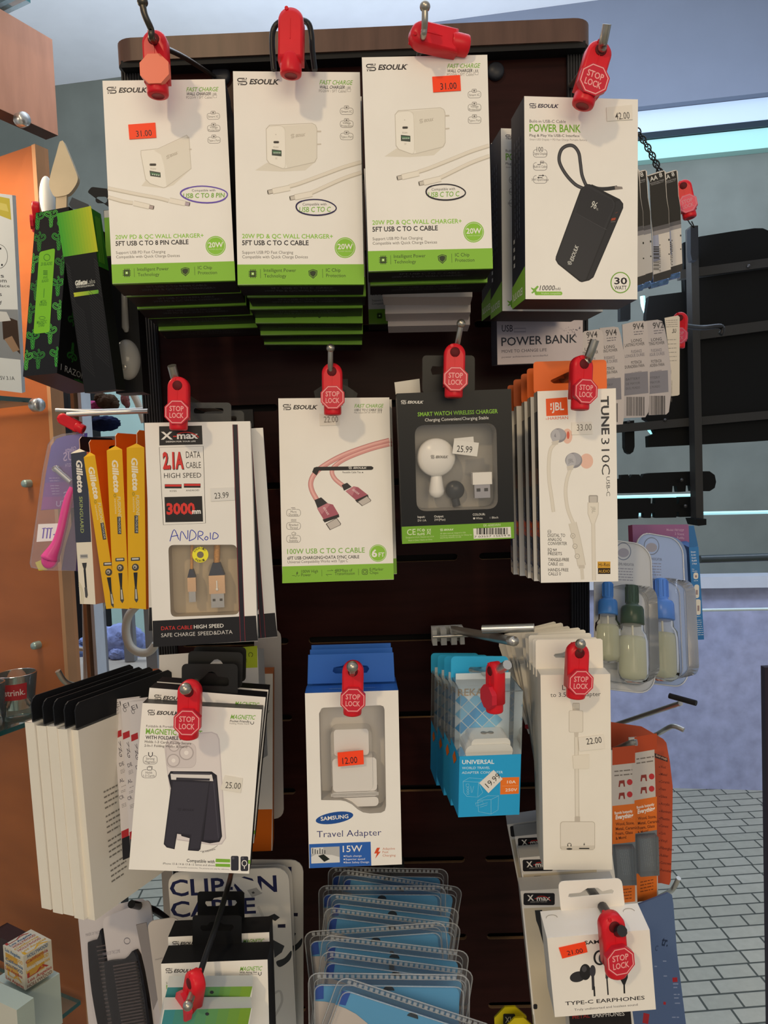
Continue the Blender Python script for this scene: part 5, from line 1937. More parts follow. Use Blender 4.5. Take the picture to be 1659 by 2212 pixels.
for i, (cs, Y, lb) in enumerate((([(910, 1440), (1371, 1434), (1352, 1640), (884, 1650)], .515, 'teal and green small carton low on the left, further back'), ([(893, 1562), (1364, 1551), (1330, 1800), (835, 1812)], .500, 'teal and green small carton low on the left, nearest'))):
    c = new(cs, Y, 10, sig=5)
    c.body(.012, 'd9dad6', 'c9ccc8')
    for k in range(8):
        f0, f1 = k / 8, (k + 1) / 8
        L = lambda f: tuple(Vector(cs[0]) * (1 - f) + Vector(cs[1]) * f)
        dn = Vector((-18, 72 + i * 20))
        a, b_ = Vector(L(f0)), Vector(L(f1))
        t = k / 7
        col = tuple(int(p * (1 - t) + q * t) for p, q in zip((0x3f, 0x8a, 0x90), (0x76, 0x9c, 0x34)))
        c.poly([tuple(a), tuple(b_), tuple(b_ + dn), tuple(a + dn)], '%02x%02x%02x' % col)
    if i == 0:
        c.poly([(900, 1524), (966, 1522), (962, 1544), (896, 1546)], 'b9bcb8')
        c.text('MFI CERTIFIED', 902, 1541, 962, 1539, 10, '55585a')
        c.fuzz(898, 1556, 964, 1554, 10, '55585a')
    c.ellipse(1150 - 25 * i, 1466 + 118 * i, 11, 9, '30343a')
    c.finish('small_carton', lb, 'carton', 'teal and green small cartons')

# ---- clear clamshell packs
BG = 'clear clamshell packs with blue cards'
cB2 = new([(228, 922), (1502, 944), (1480, 2310), (254, 2290)], .535, 19, sig=3)
w, h = cB2.w, cB2.h
SHELL = clear('clamshell_plastic', 'dfe6ee', .04, .05, .10)
RIMM = clear('clamshell_rim', 'd4dae2', .07, .06, .14)
EDGE = clear('clamshell_edge', 'e6ebf0', .26, .05, .2)
m = cB2.mb
ir = rr(-w / 2 + .0040, -h / 2 + .0040, w / 2 - .0075, h / 2 - .0088, .006)
m.prism(ir, .0060, .0066, K('5aa4d4', .35))
y = .0058
zt = h / 2 - .0088
xl = -w / 2 + .0040
m.poly([(xl + .0012, y, zt - .001), (xl + .0012, y, zt - .0122), (xl + .0072, y, zt - .0115), (xl + .0074, y, zt - .0003)], '1f4fae')
m.poly([(xl, y - .0001, -h / 2 + .006), (xl + w * .6, y - .0001, -h / 2 + .006)] + [(xl + a * w * .55, y - .0001, zt - .0132 - .055 * a ** 2.4) for a in (1, .85, .7, .55, .4, .25, .12, 0)], 'cfc4bc')
m = cB2.part('clear_shell')
ol = rr(-w / 2, -h / 2, w / 2, h / 2, .008)
inn = rr(-w / 2 + .0042, -h / 2 + .0042, w / 2 - .0042, h / 2 - .0042, .006)
n = len(ol)
m.add([(u, .0068, v) for u, v in ol] + [(u, .0068, v) for u, v in inn], [(i, (i + 1) % n, n + (i + 1) % n, n + i) for i in range(n)], RIMM)
m.add([(u, .0068, v) for u, v in inn] + [(u * .985, .001, v * .985) for u, v in inn], [(i, (i + 1) % n, n + (i + 1) % n, n + i) for i in range(n)], RIMM)
m.poly([(u * .985, .001, v * .985) for u, v in inn], SHELL)
m.tube([(u, .0068, v) for u, v in ol], .00055, EDGE, 6, True)
m.tube([(u * .985, .0012, v * .985) for u, v in inn], .0005, EDGE, 6, True)
m.tube([(u, .0068, v) for u, v in inn], .0004, EDGE, 6, True)
k = 0
x = -w / 2 + .008
while x < w / 2 - .008:
    m.box((x, .0064, h / 2 - .0021), (.0026, .0012, .0022), EDGE)
    x += .0042
m = cB2.part('hang_hole')
m.prism([(.0042 * math.cos(t), h / 2 - .0125 + .0036 * math.sin(t)) for t in [math.pi * i / 10 for i in range(11)]], .0056, .0058, K('26323e'))
cB2.finish('clamshell_pack', 'front clear clamshell pack with blue card hanging level at the bottom', 'clamshell pack', BG, body='blue_card')
bw = 1274.0
sl0 = math.degrees(math.atan2(22, 1274))
specs = [((478, 948), (1640, 1370), .515, 'nearest clear clamshell pack, tilted steeply down to the right'), ((338, 745), (1430, 905), .560, 'clear clamshell pack third from the front, tilted to the right'),
         ((345, 618), (1468, 765), .582, 'clear clamshell pack fourth from the front, its hang hole showing'), ((196, 596), (1230, 520), .606, 'clear clamshell pack tilted up to the right, poking out furthest left'),
         ((366, 396), (1426, 548), .630, 'clear clamshell pack in the middle of the stack, below the rear four'), ((392, 288), (1402, 424), .655, 'clear clamshell pack fourth from the rear'),
         ((312, 226), (1295, 236), .680, 'level clear clamshell pack third from the rear'), ((486, 96), (1462, 262), .700, 'clear clamshell pack second from the rear, tilted to the right'), ((388, 80), (1332, 102), .722, 'rearmost clear clamshell pack, nearest the slotted panel')]
for tl, tr, Y, lb in specs:
    s_ = math.degrees(math.atan2(tr[1] - tl[1], tr[0] - tl[0])) - sl0
    cB2.copy_at(V(19, *tl), Y, lb, BG, 0, 0, s_)
hook([(846, 1870, .87), (846, 1945, .74), (846, 2050, .62), (846, 2100, .58), (846, 2120, .572)], 'black hook inside the stack of clear clamshell packs', mat=BLACKWIRE, ball=0)

# ---- slim white cartons with black badges
XS = 'slim white cartons with black badges'
cZ = new([V(12, 247, 852), (1330, 1913), (1372, 2330), (1168, 2342)], .62, sig=3)
cZ.use(12)
cZ.body(.022, 'dedad4', 'cfccc8', left='d3d0cc', bottom='26242a')
cZ.poly(rr(266, 868, 444, 937, 10), '1b191e')
cZ.text('X', 289, 912, 326, 910, 32, 'e4e0da', bold=.03)
cZ.stroke([(330, 900), (340, 899)], 5, 'c93333')
cZ.text('max', 342, 912, 420, 909, 28, 'e4e0da', bold=.02)
cZ.stroke(bez((345, 890), (375, 880), (405, 888), (420, 912)), 4, 'c9302c')
cZ.text('DESIGN FOR YOUR LIFE', 305, 922, 400, 920, 6, 'b9b6b0')
cZ.poly([(268, 955), (700, 935), (760, 1614), (335, 1614)], 'c9bda6')
cZ.poly([(330, 966), (372, 964), (380, 1060), (412, 1230), (400, 1236), (352, 1060), (338, 1024)], '2a2a2c')
cZ.stroke([(262, 945), (322, 1560)], 5, 'f0ede8')
cZ.poly(rr(322, 1500, 345, 1530, 8), '242226')
cZ.finish('slim_carton', 'foremost slim white carton with a black badge, low on the right', 'carton', XS)
for i, (p, Y, lb, yw) in enumerate(((V(12, 243, 668), .648, 'second slim white carton, its black badge partly hidden', 1), (V(12, 216, 546), .676, 'third slim white carton, badge half hidden', 2), (V(12, 172, 478), .704, 'rearmost slim white carton, only its left side showing', 2))):
    cZ.copy_at(p, Y, lb, XS, -yw, 0, -1.6 * (i + 1))

# ---- white earphone carton with a tab
cE = new([V(12, 397, 1126), V(12, 987, 1076), V(12, 1018, 1532), V(12, 447, 1574)], .505, sig=6, pit=-3)
cE.use(12)
cE.body(.028, 'f0ece5', 'e2ddd4', top='efebe4')
cE.text('SAMSUNG', 613, 1162, 830, 1143, 23, '242226', bold=.024)
DK = '262528'
cE.ellipse(575, 1345, 46, 30, '333236', rot=-.25)
cE.ellipse(618, 1318, 32, 46, DK)
cE.ellipse(612, 1300, 14, 18, '4a494e')
cE.ellipse(660, 1312, 17, 34, '3d3c42')
cE.stroke([(660, 1330), (664, 1420)], 16, '3d3c42')
cE.stroke([(668, 1400), (671, 1456)], 10, DK)
cE.stroke(ell(700, 1236, 30, 38), 12, DK, True)
cE.ellipse(712, 1240, 18, 30, '444348')
cE.stroke([(730, 1270), (740, 1340), (748, 1448)], 8, DK)
cE.poly(rr(733, 1318, 748, 1356, 5), '3d3c42')
cE.poly([(810, 1300), (860, 1290), (860, 1350), (845, 1390), (833, 1390), (812, 1350)], DK)
cE.stroke([(839, 1385), (841, 1440)], 10, DK)
cE.text('TYPE-C EARPHONES', 505, 1508, 957, 1474, 24, '2b282c', bold=.012)
cE.text('Truly undistorted and lossless sound', 556, 1539, 917, 1509, 14, '6a6668', bold=.006)
for x0, y0 in ((418, 1002), (905, 968)):
    pass
m = cE.mb
for sx in (-.40, .38):
    m.tube([(sx * cE.w + .004 * math.cos(t), .020 + .003 * math.sin(t), cE.h / 2 + .0002) for t in [math.pi * i / 8 for i in range(9)]], .0002, 'a8a298', 4)
cE.sticker('price_sticker', [(467, 1181), (618, 1147), (631, 1205), (487, 1242)], ORANGE, '21.00', (517, 1223, 606, 1207), 29, INK)
hang_tab(cE, rq((463, 803), (825, 784), (846, 960), (480, 985), 34), [(520, 890), (526, 872), (590, 866), (630, 840), (690, 838), (715, 858), (768, 846), (780, 855), (772, 872), (535, 894)], .027, K('efebe4', .4), t=.0006)
cE.finish('earphone_box', 'white earphone carton with white hang tab, marked 21.00, low on the right', 'carton')
hook([(1235, 1880, .85), (1262, 1905, .68), (1285, 1935, .56), (1312, 1975, .515), (1322, 2008, .495), (1344, 2011, .478)], 'thick black hook low on the right with a steel grey end', r=.0036, ball=0, mat=K('26262a', .3))
lock(1325, 2037, 142, .488, 'red stop lock on the marked 21.00 earphone carton low on the right', roll=-6, yaw=8)
cV = new([(1228, 2188), (1362, 2180), (1372, 2300), (1240, 2310)], .56, sig=3)
cV.body(.02, '201c1e', 'dcd8d2')
cV.use(12)
cV.text('METAL', 545, 1585, 645, 1577, 24, '8e2c2a', bold=.012)
cV.text('EARPHONES', 658, 1577, 842, 1566, 26, 'cfcac4', bold=.008)
cV.finish('metal_earphone_box', 'black box lettered for metal earphones under the 21.00 carton', 'carton')

# ---- yellow size tags
for cs, Y, lb in (([(1357, 1542), (1542, 1536), (1550, 1690), (1362, 1700)], .66, 'yellow size tag low in the middle, further back'), ([(1410, 1606), (1592, 1600), (1600, 1760), (1415, 1766)], .645, 'yellow size tag low in the middle, nearest')):
    c = new(cs, Y, 11, sig=3)
    b = c.mb
    k = .010
    b.prism([(-c.w / 2 + k, c.h / 2), (-c.w / 2, c.h / 2 - k), (-c.w / 2, -c.h / 2), (c.w / 2, -c.h / 2), (c.w / 2, c.h / 2 - k), (c.w / 2 - k, c.h / 2)], 0, .002, K('d9c81e', .35))
    x, y = cs[0]
    c.poly(rr(x + 53, y + 36, x + 122, y + 100, 8), '2b2a2c')
    c.text('XL', x + 64, y + 88, x + 110, y + 86, 34, 'd8d4c6', bold=.02)
    c.finish('size_tag', lb, 'tag', 'yellow size tags')
# ------------------------------------------------------------------ left: showcase
CA = R_(27)
O0 = P(102, 900, 1.0)
CM = Matrix.Translation((O0.x, O0.y, 0)) @ Matrix.Rotation(-CA, 4, 'Z')     # local -y runs towards us along the front, -x into the case


def cz(y, px=102, Y=1.0):
    return P(px, y, Y).z


def cplane(px, py):
    """point of the case front (local x = 0) seen at a pixel"""
    d = ray(px, py)
    n = CM.to_3x3() @ Vector((1, 0, 0))
    o = Vector((0, 0, CAMZ))
    t = (CM.translation - o).dot(n) / d.dot(n)
    return CM.inverted() @ (o + d * t)


showcase = empty('showcase', CM)
orange_wood = K('a25c31', .35, noise=.2, scale=5, bump=.03, stretch=(1, 1, 3))
pink_wood = K('dba48c', .4, noise=.12, scale=7, stretch=(1, 6, 1))
lightedge = K('b98a64', .45, noise=.1, scale=12)
zt, zb = cz(262), cz(45)
b = MB()
b.box((-.012, -.33, (zt + zb) / 2), (.024, .752, zb - zt), pink_wood, dict(bottom='4a2c20'))
b.build('fascia', showcase)
pt = P(80, 318, 1.02).z
b = MB()
e0 = P(88, 320, 1.02)
b.box((-.29, .02, pt / 2), (.56, .018, pt), orange_wood)
b.build('end_panel', showcase)
b = MB()
b.box((-.006, .02, pt / 2), (.007, .0205, pt), lightedge)
b.build('edge_strip', showcase)
b = MB()
b.box((-.02, -.12, zb + .012), (.10, .22, .006), clear('top_glass', 'a8ccd2', .2, .02, .15), dict(right='4f8a94'))
b.build('glass_top', showcase)
GL = clear('shelf_glass', 'b8dcd4', .06, .02, .12)
GLE = K('0f4a48', .12, spec=.8)
b = MB()
b.box((.001, -.33, (zt + .3) / 2), (.003, .70, zt - .3), clear('case_glass', 'eef4f4', .004, .02, .03))
b.build('glass_front', showcase)
shelf_z = [cz(866), cz(1540), cz(2172)]
for z in shelf_z:
    b = MB()
    b.box((-.15, -.30, z), (.285, .60, .006), GL, dict(right=GLE, front=GLE, back=GLE))
    b.build('glass_shelf', showcase)
for x, y in ((72, 1044), (90, 1391), (36, 695)):
    w = P(x, y, 1.04)
    lo = CM.inverted() @ w
    b = MB()
    b.lathe([(1e-5, .012), (.0045, .012), (.0055, .009), (.0055, 0)], K('9fb4b4', .3, .4), 14, Matrix.Rotation(R_(90), 4, 'X'))
    o = b.build('shelf_pin', showcase)
    o.location = (lo.x, .012, lo.z)
for x, y in ((38, 262), (70, 876)):
    lo = cplane(x, y)
    b = MB()
    b.lathe([(1e-5, .016), (.0075, .016), (.009, .013), (.009, .004), (.0065, .004), (.0065, 0)], CHROME, 22, Matrix.Rotation(R_(90), 4, 'Y'))
    o = b.build('glass_clamp', showcase)
    o.location = (lo.x, lo.y, lo.z)
tag(showcase, 'orange brown wooden showcase with glass shelves along the left edge', 'showcase')

# carton standing on the upper glass shelf
c = new([(-110, 398), (21, 428), (53, 846), (-85, 836)], .90, sig=3, yaw=-8)
c.use(13)
c.body(.008, 'dfe7ec', 'c9ced0')
c.poly([(-300, 130), (88, 208), (104, 405), (-300, 250)], 'c6bb4e')
c.poly([(-200, 200), (60, 260), (80, 330), (-200, 260)], 'd8cf74')
c.poly([(-200, 1225), (163, 1228), (192, 1690), (-200, 1650)], '8d949c')
c.poly([(20, 1340), (80, 1300), (160, 1330), (186, 1640), (90, 1540), (30, 1500)], '3f3028')
c.poly([(40, 1500), (110, 1470), (180, 1600), (120, 1620)], '9a7f68')
c.poly([(-60, 1240), (60, 1250), (100, 1330), (0, 1340)], 'd4d9dc')
c.stroke(ell(-10, 740, 80, 110), 4, '3a3c40', True)
c.ellipse(5, 668, 7, 10, '22242a')
c.ellipse(18, 818, 8, 10, '22242a')
for t, x0, x1, y, cp in (('clips', -130, 38, 930, 34), ('from', -60, 62, 975, 34), ('in place', -90, 90, 1020, 26), ('ports', -110, 18, 1100, 36), ('battery', -130, 20, 1168, 36), ('5V 3.1A', 5, 136, 1873, 36)):
    c.text(t, x0, y, x1, y + 4, cp, '3a3e46', bold=.006)
c.finish('gadget_carton', 'white carton with a yellow top standing on the upper glass shelf at the left edge', 'carton')


# little glasses on the middle shelf
def shot_glass(px, py, Y, r0, r1, hh, label, band, word):
    w = P(px, py, Y)
    w.z = shelf_z[1] + .003
    o = empty('shot_glass', Matrix.Translation(w))
    gm = clear('drinking_glass', 'f2f2ee', .05, .02, .20)
    b = MB()
    b.lathe([(1e-5, .0), (r1, 0), (r1 * 1.02, .012), (r0, hh), (r0 - .0014, hh), (r1 * .9, .014), (1e-5, .013)], gm, 28)
    b.lathe([(r0 - .0014, hh), (r0 - .0007, hh + .0008), (r0, hh)], clear('glass_rim', 'ffffff', .25, .02, .4), 28)
    b.build('bowl', o)
    b = MB()
    f = lambda z: r1 + (r0 - r1) * (z - .012) / (hh - .012) + .0004
    a = [R_(-155 + 12 * i) for i in range(11)]
    z0, z1 = hh * .48, hh * .84
    b.add([(f(z) * math.cos(t), f(z) * math.sin(t), z) for z in (z0, z1) for t in a], [(i, i + 1, 12 + i, 11 + i) for i in range(10)], K(band, .4))
    gv, gf = glyphs(word, .01) if word else ([(0, 0), (1, 0)], [])
    lo, hi = min(v[0] for v in gv), max(v[0] for v in gv)
    pts = []
    for v in gv:
        t = a[0] + (a[-1] - a[0]) * (.05 + .9 * (v[0] - lo) / (hi - lo))
        z = z0 + (z1 - z0) * (.3 + .55 * v[1])
        r = f(z) + .0004
        pts.append((r * math.cos(t), r * math.sin(t), z))
    b.add(pts, gf, 'e8d6d0')
    b.build('label_band', o)
    tag(o, label, 'glass', 'shot glasses on the glass shelf')


shot_glass(40, 1520, .975, .0250, .0185, .060, 'small clear shot glass with a red label on the middle glass shelf', 'b02a30', 'Bartstrink.')
shot_glass(-22, 1545, .93, .020, .016, .06, 'small clear glass with blue band cut off by the left edge', '3a78a8', '')


# cubes on the lowest shelf
def yawed_box(name, near, Y, yaw, sx, sy, h, m, label, cat, top=None, art=None, side=None, group=None):
    """box whose near upright edge has its top at pixel near"""
    w = P(near[0], near[1], Y)
    M = Matrix.Translation((w.x, w.y, w.z - h)) @ Matrix.Rotation(yaw, 4, 'Z')
    b = MB()
    b.box((sx / 2, sy / 2, h / 2), (sx, sy, h), m, dict(top=top or m, left=side or m))
    if art:
        art(b, sx, sy, h)
    return tag(b.build(name, None, M), label, cat, group)


def scribble(b, sx, sy, h):
    rn = random.Random(4)
    cols = ['b0433a', '2f5f8f', 'd8a83a', '7a4a3a', '3a6a9a', 'a83a3a']
    words = ['HOLLYWOOD', 'Los Angeles', 'LA', 'Los Angeles', 'HOLLYWOOD', 'California']
    for face in range(3):
        for r in range(7):
            t = words[(r + face) % 6]
            gv, gf = glyphs(t, .01)
            lo, hi = min(v[0] for v in gv), max(v[0] for v in gv)
            a0, a1 = .04 + rn.random() * .12, .96 - rn.random() * .12
            z0 = (r + .12) / 7
            k = 1.0 / 7 * (1.0 if t != 'LA' else 1.5)
            col = cols[rn.randrange(6)]
            pts = []
            for v in gv:
                u, q = a0 + (a1 - a0) * (v[0] - lo) / (hi - lo), min(.99, z0 + v[1] * k)
                e = .0002 + r * .00002
                pts.append([(sx * u, -e, h * q), (-e, sy * (1 - u), h * q), (sx * u, sy * q, h + e)][face])
            b.add(pts, gf, col)
    for face in range(2):
        for z in (.30, .62):
            e = .0001
            q = [(.1, z), (.7, z), (.7, z + .2), (.1, z + .2)]
            b.poly([((sx * u, -e, h * v) if face == 0 else (-e, sy * (1 - u), h * v)) for u, v in q], 'c99c48')


yawed_box('souvenir_cube', (50, 2066), .80, R_(57), .034, .040, .039, K('cfc9b8', .35), 'small cube souvenir covered in colourful city lettering, on a pale box at lower left', 'souvenir', art=scribble)
yawed_box('pale_box', (59, 2150), .80, R_(60), .041, .060, .06, K('bcc8bf', .5), 'pale green white box under the lettered cube at lower left', 'box', side=K('cfcdc0', .5))
yawed_box('pale_box', (36, 2182), .74, R_(62), .020, .08, .05, K('b2c0b8', .5), 'pale box at the bottom left corner, nearest to the viewer', 'box', side=K('c9c7ba', .5))
yawed_box('dark_box', (30, 2040), .86, R_(58), .022, .05, .03, K('3a2a2c', .4), 'dark patterned box behind the lettered cube at the left edge', 'box')


# ------------------------------------------------------------------ left side goods on the stand
def spine(c, d, face, side, tab=None, tabz=.0165, group=None):
    c.body(d, face, side, left=side, right=side)
    if tab:
        b = c.part('hang_tab')
        z0, w = c.h / 2, c.w
        pts = [(0, z0), (.002, z0 + tabz * .3), (.002, z0 + tabz - .003), (.005, z0 + tabz), (d - .004, z0 + tabz), (d, z0 + tabz - .004), (d, z0)]
        hole = [(d * .5 + .008 * math.cos(t), z0 + tabz * .5 + .0025 * math.sin(t)) for t in [2 * math.pi * i / 12 for i in range(12)]]
        for x in (-.0004, .0004):
            b.holed([[(x, u, v) for u, v in pts], [(x, u, v) for u, v in hole]], tab)
        n = len(pts)
        b.add([(-.0004, u, v) for u, v in pts] + [(.0004, u, v) for u, v in pts], [(i, (i + 1) % n, n + (i + 1) % n, n + i) for i in range(n)], K('e0b9a0', .6))
        b.poly([(-w / 2, 0, z0), (w / 2, 0, z0), (0, .0015, z0 + .004)], face)
        c.back()


# razor cartons, yellow
YG = 'yellow razor refill cartons'


def razor_pic(c, x, y, k=1.0, sl=0.0):
    c.poly(rq((x - 40 * k, y - 10), (x + 42 * k, y - 14), (x + 44 * k, y + 18), (x - 40 * k, y + 22), 5), '3f4246')
    c.poly(rq((x - 30 * k, y - 4), (x + 32 * k, y - 7), (x + 33 * k, y + 8), (x - 30 * k, y + 11), 3), 'c9c9c4')
    yy = y + 80
    x = x + sl * 80
    c.ellipse(x, yy, 32 * k, 34, '4a4640')
    c.ellipse(x - 4, yy - 4, 18 * k, 18, 'b9b4a4')
    c.ellipse(x - 6, yy, 8 * k, 8, '3a3632')
    c.poly([(x - 18 * k, yy + 48), (x + 20 * k, yy + 46), (x + 10 * k + sl * 150, yy + 180), (x - 8 * k + sl * 150, yy + 182)], '2a2b2e')
    c.poly([(x - 10 * k + sl * 160, yy + 180), (x + 10 * k + sl * 160, yy + 178), (x + 20 * k + sl * 290, yy + 300), (x + 4 + sl * 320, yy + 326), (x - 14 * k + sl * 290, yy + 300)], '4a4a48')
    c.poly([(x - 4 * k + sl * 190, yy + 200), (x + 6 * k + sl * 190, yy + 200), (x + 11 * k + sl * 290, yy + 290), (x - 5 * k + sl * 290, yy + 290)], 'c6c4b8')


def yellow(cs, Y, tx, label):
    c = new(cs, Y, 14, yaw=-25, sig=1.5)
    c.use(14)
    spine(c, .07, K('e2b01c', .35), K('d4661a', .4), K('d8641a', .45))
    (gx0, gy0, gx1, gy1), (fx0, fy0, fx1, fy1), (bx0, by0, bx1, by1), (rx, ry, sl) = tx
    c.text('Gillette', gx0, gy0, gx1, gy1, 44, 'ece6d2', bold=.035, shear=.15)
    c.text('FUSION5', fx0 + 26, fy0, fx1 + 22, fy1, 24, 'd8cfa4', bold=.02, shear=.1)
    c.text('sensitive', fx0 - 2, fy0 + 20, fx1 - 8, fy1 - 30, 16, 'e8dca8')
    c.stroke(ell(fx0 + 4, fy0 - 10, 9, 14, n=12), 3, '6a7a3a', True)
    c.stroke([(bx0, by0), (bx1, by1)], 28, '3c4047')
    c.text('PROGLIDE', bx0 - 6, by0 + 10, bx1 - 6, by1 - 8, 15, 'd8d6cc')
    razor_pic(c, rx, ry, 1.0, sl)
    return c.finish('razor_carton', label, 'carton', YG)


yellow([(1165, 462), (1326, 448), (1342, 1937), (1180, 1932)], .690, ((1207, 545, 1222, 850), (1222, 890, 1232, 1078), (1252, 1078, 1254, 1242), (1243, 1475, .02)), 'rightmost yellow razor carton with an orange tab, touching the white data cable cartons')
yellow([(975, 488), (1129, 465), (1182, 1937), (1052, 1932)], .715, ((1028, 565, 1050, 868), (1052, 905, 1066, 1095), (1093, 1090, 1099, 1250), (1101, 1480, .05)), 'middle yellow razor carton with an orange tab, standing between two others')
yellow([(745, 548), (896, 520), (1058, 1937), (1000, 1930)], .745, ((810, 632, 868, 930), (872, 962, 902, 1150), (938, 1146, 962, 1300), (990, 1520, .12)), 'leftmost yellow razor carton leaning over the dark one')
c = new([(652, 512), (794, 488), (878, 1897), (735, 1890)], .765, 14, yaw=-25, sig=1.5)
c.use(14)
spine(c, .05, K('e2dccb', .4), K('c79c82', .5), K('15161f', .4))
c.poly([(651, 511), (795, 487), (838, 1322), (696, 1328)], '3a3f4e')
c.text('Gillette', 700, 566, 716, 868, 46, 'e8e4da', bold=.035, shear=.15)
c.text('SKINGUARD', 728, 905, 742, 1240, 26, '9aa86a', bold=.012)
c.poly(rq((735, 1438), (806, 1434), (808, 1472), (738, 1474), 6), 'a9a9a8')
c.rect(742, 1446, 802, 1458, '77797c')
c.poly([(753, 1515), (797, 1512), (795, 1545), (785, 1580), (772, 1580), (760, 1545)], '3a3a3c')
c.poly([(768, 1575), (788, 1574), (800, 1740), (782, 1742)], '232427')
c.poly([(776, 1740), (800, 1738), (808, 1810), (800, 1838), (784, 1830)], '4a4b4d')
for i in range(3):
    c.stroke(bez((722, 1690 + 20 * i), (760 - 8 * i, 1720), (775 - 10 * i, 1820), (765 - 12 * i, 1890)), 4, 'c3bd9c')
c.finish('razor_carton', 'dark blue and white razor carton left of the yellow ones', 'carton')

# purple razor blister
c = new([(440, 395), (790, 318), (720, 1592), (312, 1560)], .80, 14, sig=3)
c.use(14)
b = c.mb
pur = [(470, 440), (520, 372), (600, 345), (800, 320), (780, 700), (740, 1000), (376, 1030), (420, 700)]
b.prism([c.loc(*p) for p in pur], 0, .0008, K('4f4aa0', .35))
c.poly([(432, 640), (782, 600), (770, 760), (415, 780)], '5f47a0')
c.poly([(415, 780), (770, 760), (756, 900), (395, 910)], '74459c')
c.poly([(395, 910), (756, 900), (742, 1000), (376, 1028)], '8a4598')
for t, x0, x1, y, cp in (('Gillette', 700, 600, 500, 40), ('US', 680, 580, 580, 70), ('SMOOTH', 690, 600, 635, 28), ('S', 630, 588, 920, 48), ('STU', 640, 516, 998, 44)):
    c.text(t, min(x0, x1), y, max(x0, x1), y - 12, cp, 'b3a6d6', bold=.012, mirror=True)
for i in range(6):
    c.fuzz(450 + 6 * i, 740 + i * 25 + (20 if i > 1 else 0), 545, 738 + i * 25 + (20 if i > 1 else 0), 12, 'a394c8', mirror=True)
b = c.part('clear_shell')
sh = [(470, 440), (520, 372), (600, 345), (800, 320), (720, 1592), (440, 1585), (320, 1560), (308, 1520), (376, 1030), (420, 700)]
PL = clear('blister_film', 'e6e2ec', .10, .06, .12)
q = [c.loc(*p) for p in sh]
b.prism(q, -.006, -.0055, PL)
b.tube([(u, -.0055, v) for u, v in q], .0006, PL, 6, True)
b = c.part('razor_handle')
pk = K('cf4a92', .35)
hp = [c.loc(*p) for p in ((690, 830), (650, 930), (615, 1080), (585, 1220), (545, 1350), (500, 1440), (480, 1490))]
kk = c.px()
b.tube(smooth_path([(u, -.004, v) for u, v in hp], 3), [r * kk for r in [26, 28, 30, 32, 34, 36, 36, 36, 36, 36, 38, 40, 44, 50, 56, 62, 68, 74, 66][:19]], pk, 14)
b.ball((hp[-1][0], -.004, hp[-1][1]), 72 * kk, pk, 12, (1, .45, 1))
for i in range(4):
    a0 = c.loc(480 + 8 * i, 1430 + 24 * i)
    b.box((a0[0], -.004 - 32 * kk, a0[1]), (44 * kk, 4 * kk, 6 * kk), K('b03a7c', .4))
b = c.part('steel_neck')
p0, p1 = c.loc(530, 655), c.loc(672, 780)
b.tube([(p0[0], -.003, p0[1]), (p1[0], -.003, p1[1])], 24 * kk, CHROME, 10)
b.ball((p0[0], -.003, p0[1]), 34 * kk, CHROME, 8, (1.1, .5, .8))
b = c.part('lower_card')
b.prism([c.loc(*p) for p in ((690, 1030), (735, 1030), (722, 1590), (560, 1580), (590, 1380))], .001, .0014, K('3a2658', .4))
b.prism([c.loc(*p) for p in ((318, 1510), (410, 1470), (430, 1580), (350, 1584))], .001, .0014, K('c6bf3c', .4))
c.back()
c.off = .0062
c.part('price_label')
c.poly([(352, 1158), (560, 1150), (540, 1308), (335, 1322)], 'd9d6dc')
for x in (405, 440, 470):
    c.stroke([(x, 1195), (x - 12, 1290)], 11, '6f5fb0')
    c.stroke([(x - 18, 1200), (x + 16, 1194)], 7, '6f5fb0')
c.stroke([(490, 1255), (545, 1248)], 9, '6f5fb0')
c.stroke([(522, 1215), (512, 1290)], 9, '6f5fb0')
c.back()
c.finish('razor_blister', 'purple blister pack with a pink razor seen from behind, left of the razor cartons', 'blister pack', body='purple_card')


# green and black razor cartons at the top left
def snakes(put, x, y, s, col):
    """three entwined curls"""
    for a in (-1, 1):
        pts = [(0, 1.0), (a * .10, .72), (-a * .12, .48), (a * .16, .22), (a * .02, -.02), (a * .38, -.12), (a * .62, -.36), (a * .50, -.62), (a * .26, -.56), (a * .30, -.34)]
        p = [(x + s * u, y + s * v) for u, v in smooth_path(pts, 4)]
        put(p, s * .15, col)
        put(p, s * .06, '16241a')
    pts = [(0, -.95), (.14, -.72), (-.10, -.45), (.06, -.2)]
    p = [(x + s * u, y + s * v) for u, v in smooth_path(pts, 4)]
    put(p, s * .13, col)
    put(p, s * .05, '16241a')


c = new([(325, 348), (640, 274), (517, 1815), (216, 1841)], .66, 13, yaw=-6, sig=4)
c.use(13)
c.clip = True
c.body(.055, '121315', '101113', right='0e0f11', bottom='3a2a24', top='202422')
for i, (x, y) in enumerate(((345, 400), (470, 380), (360, 600), (540, 590), (300, 800), (330, 1050), (530, 1010), (545, 1230), (275, 1260), (300, 1500), (460, 1450), (350, 1680), (520, 1660), (240, 1690), (570, 820), (590, 470))):
    snakes(c.stroke, x, y, 92, ['3fae3c', '58c24a', '358f36'][i % 3])
c.poly(rq((362, 700), (507, 664), (455, 1437), (308, 1453), 24), '79c02a')
for t, x0, x1, y, cp in (('20 BLADES', 375, 480, 826, 22), ('FIVE', 398, 438, 950, 18), ('BLADES', 385, 446, 980, 18), ('METAL', 372, 428, 1172, 20), ('HANDLE', 362, 430, 1198, 20), ('MAGNETIC', 338, 430, 1362, 22), ('STAND', 352, 410, 1390, 22)):
    c.text(t, x0, y, x1, y - 8, cp, '3f7a22', bold=.012)
c.stroke(ell(432, 750, 28, 30, n=16), 5, '3f7a22', True)
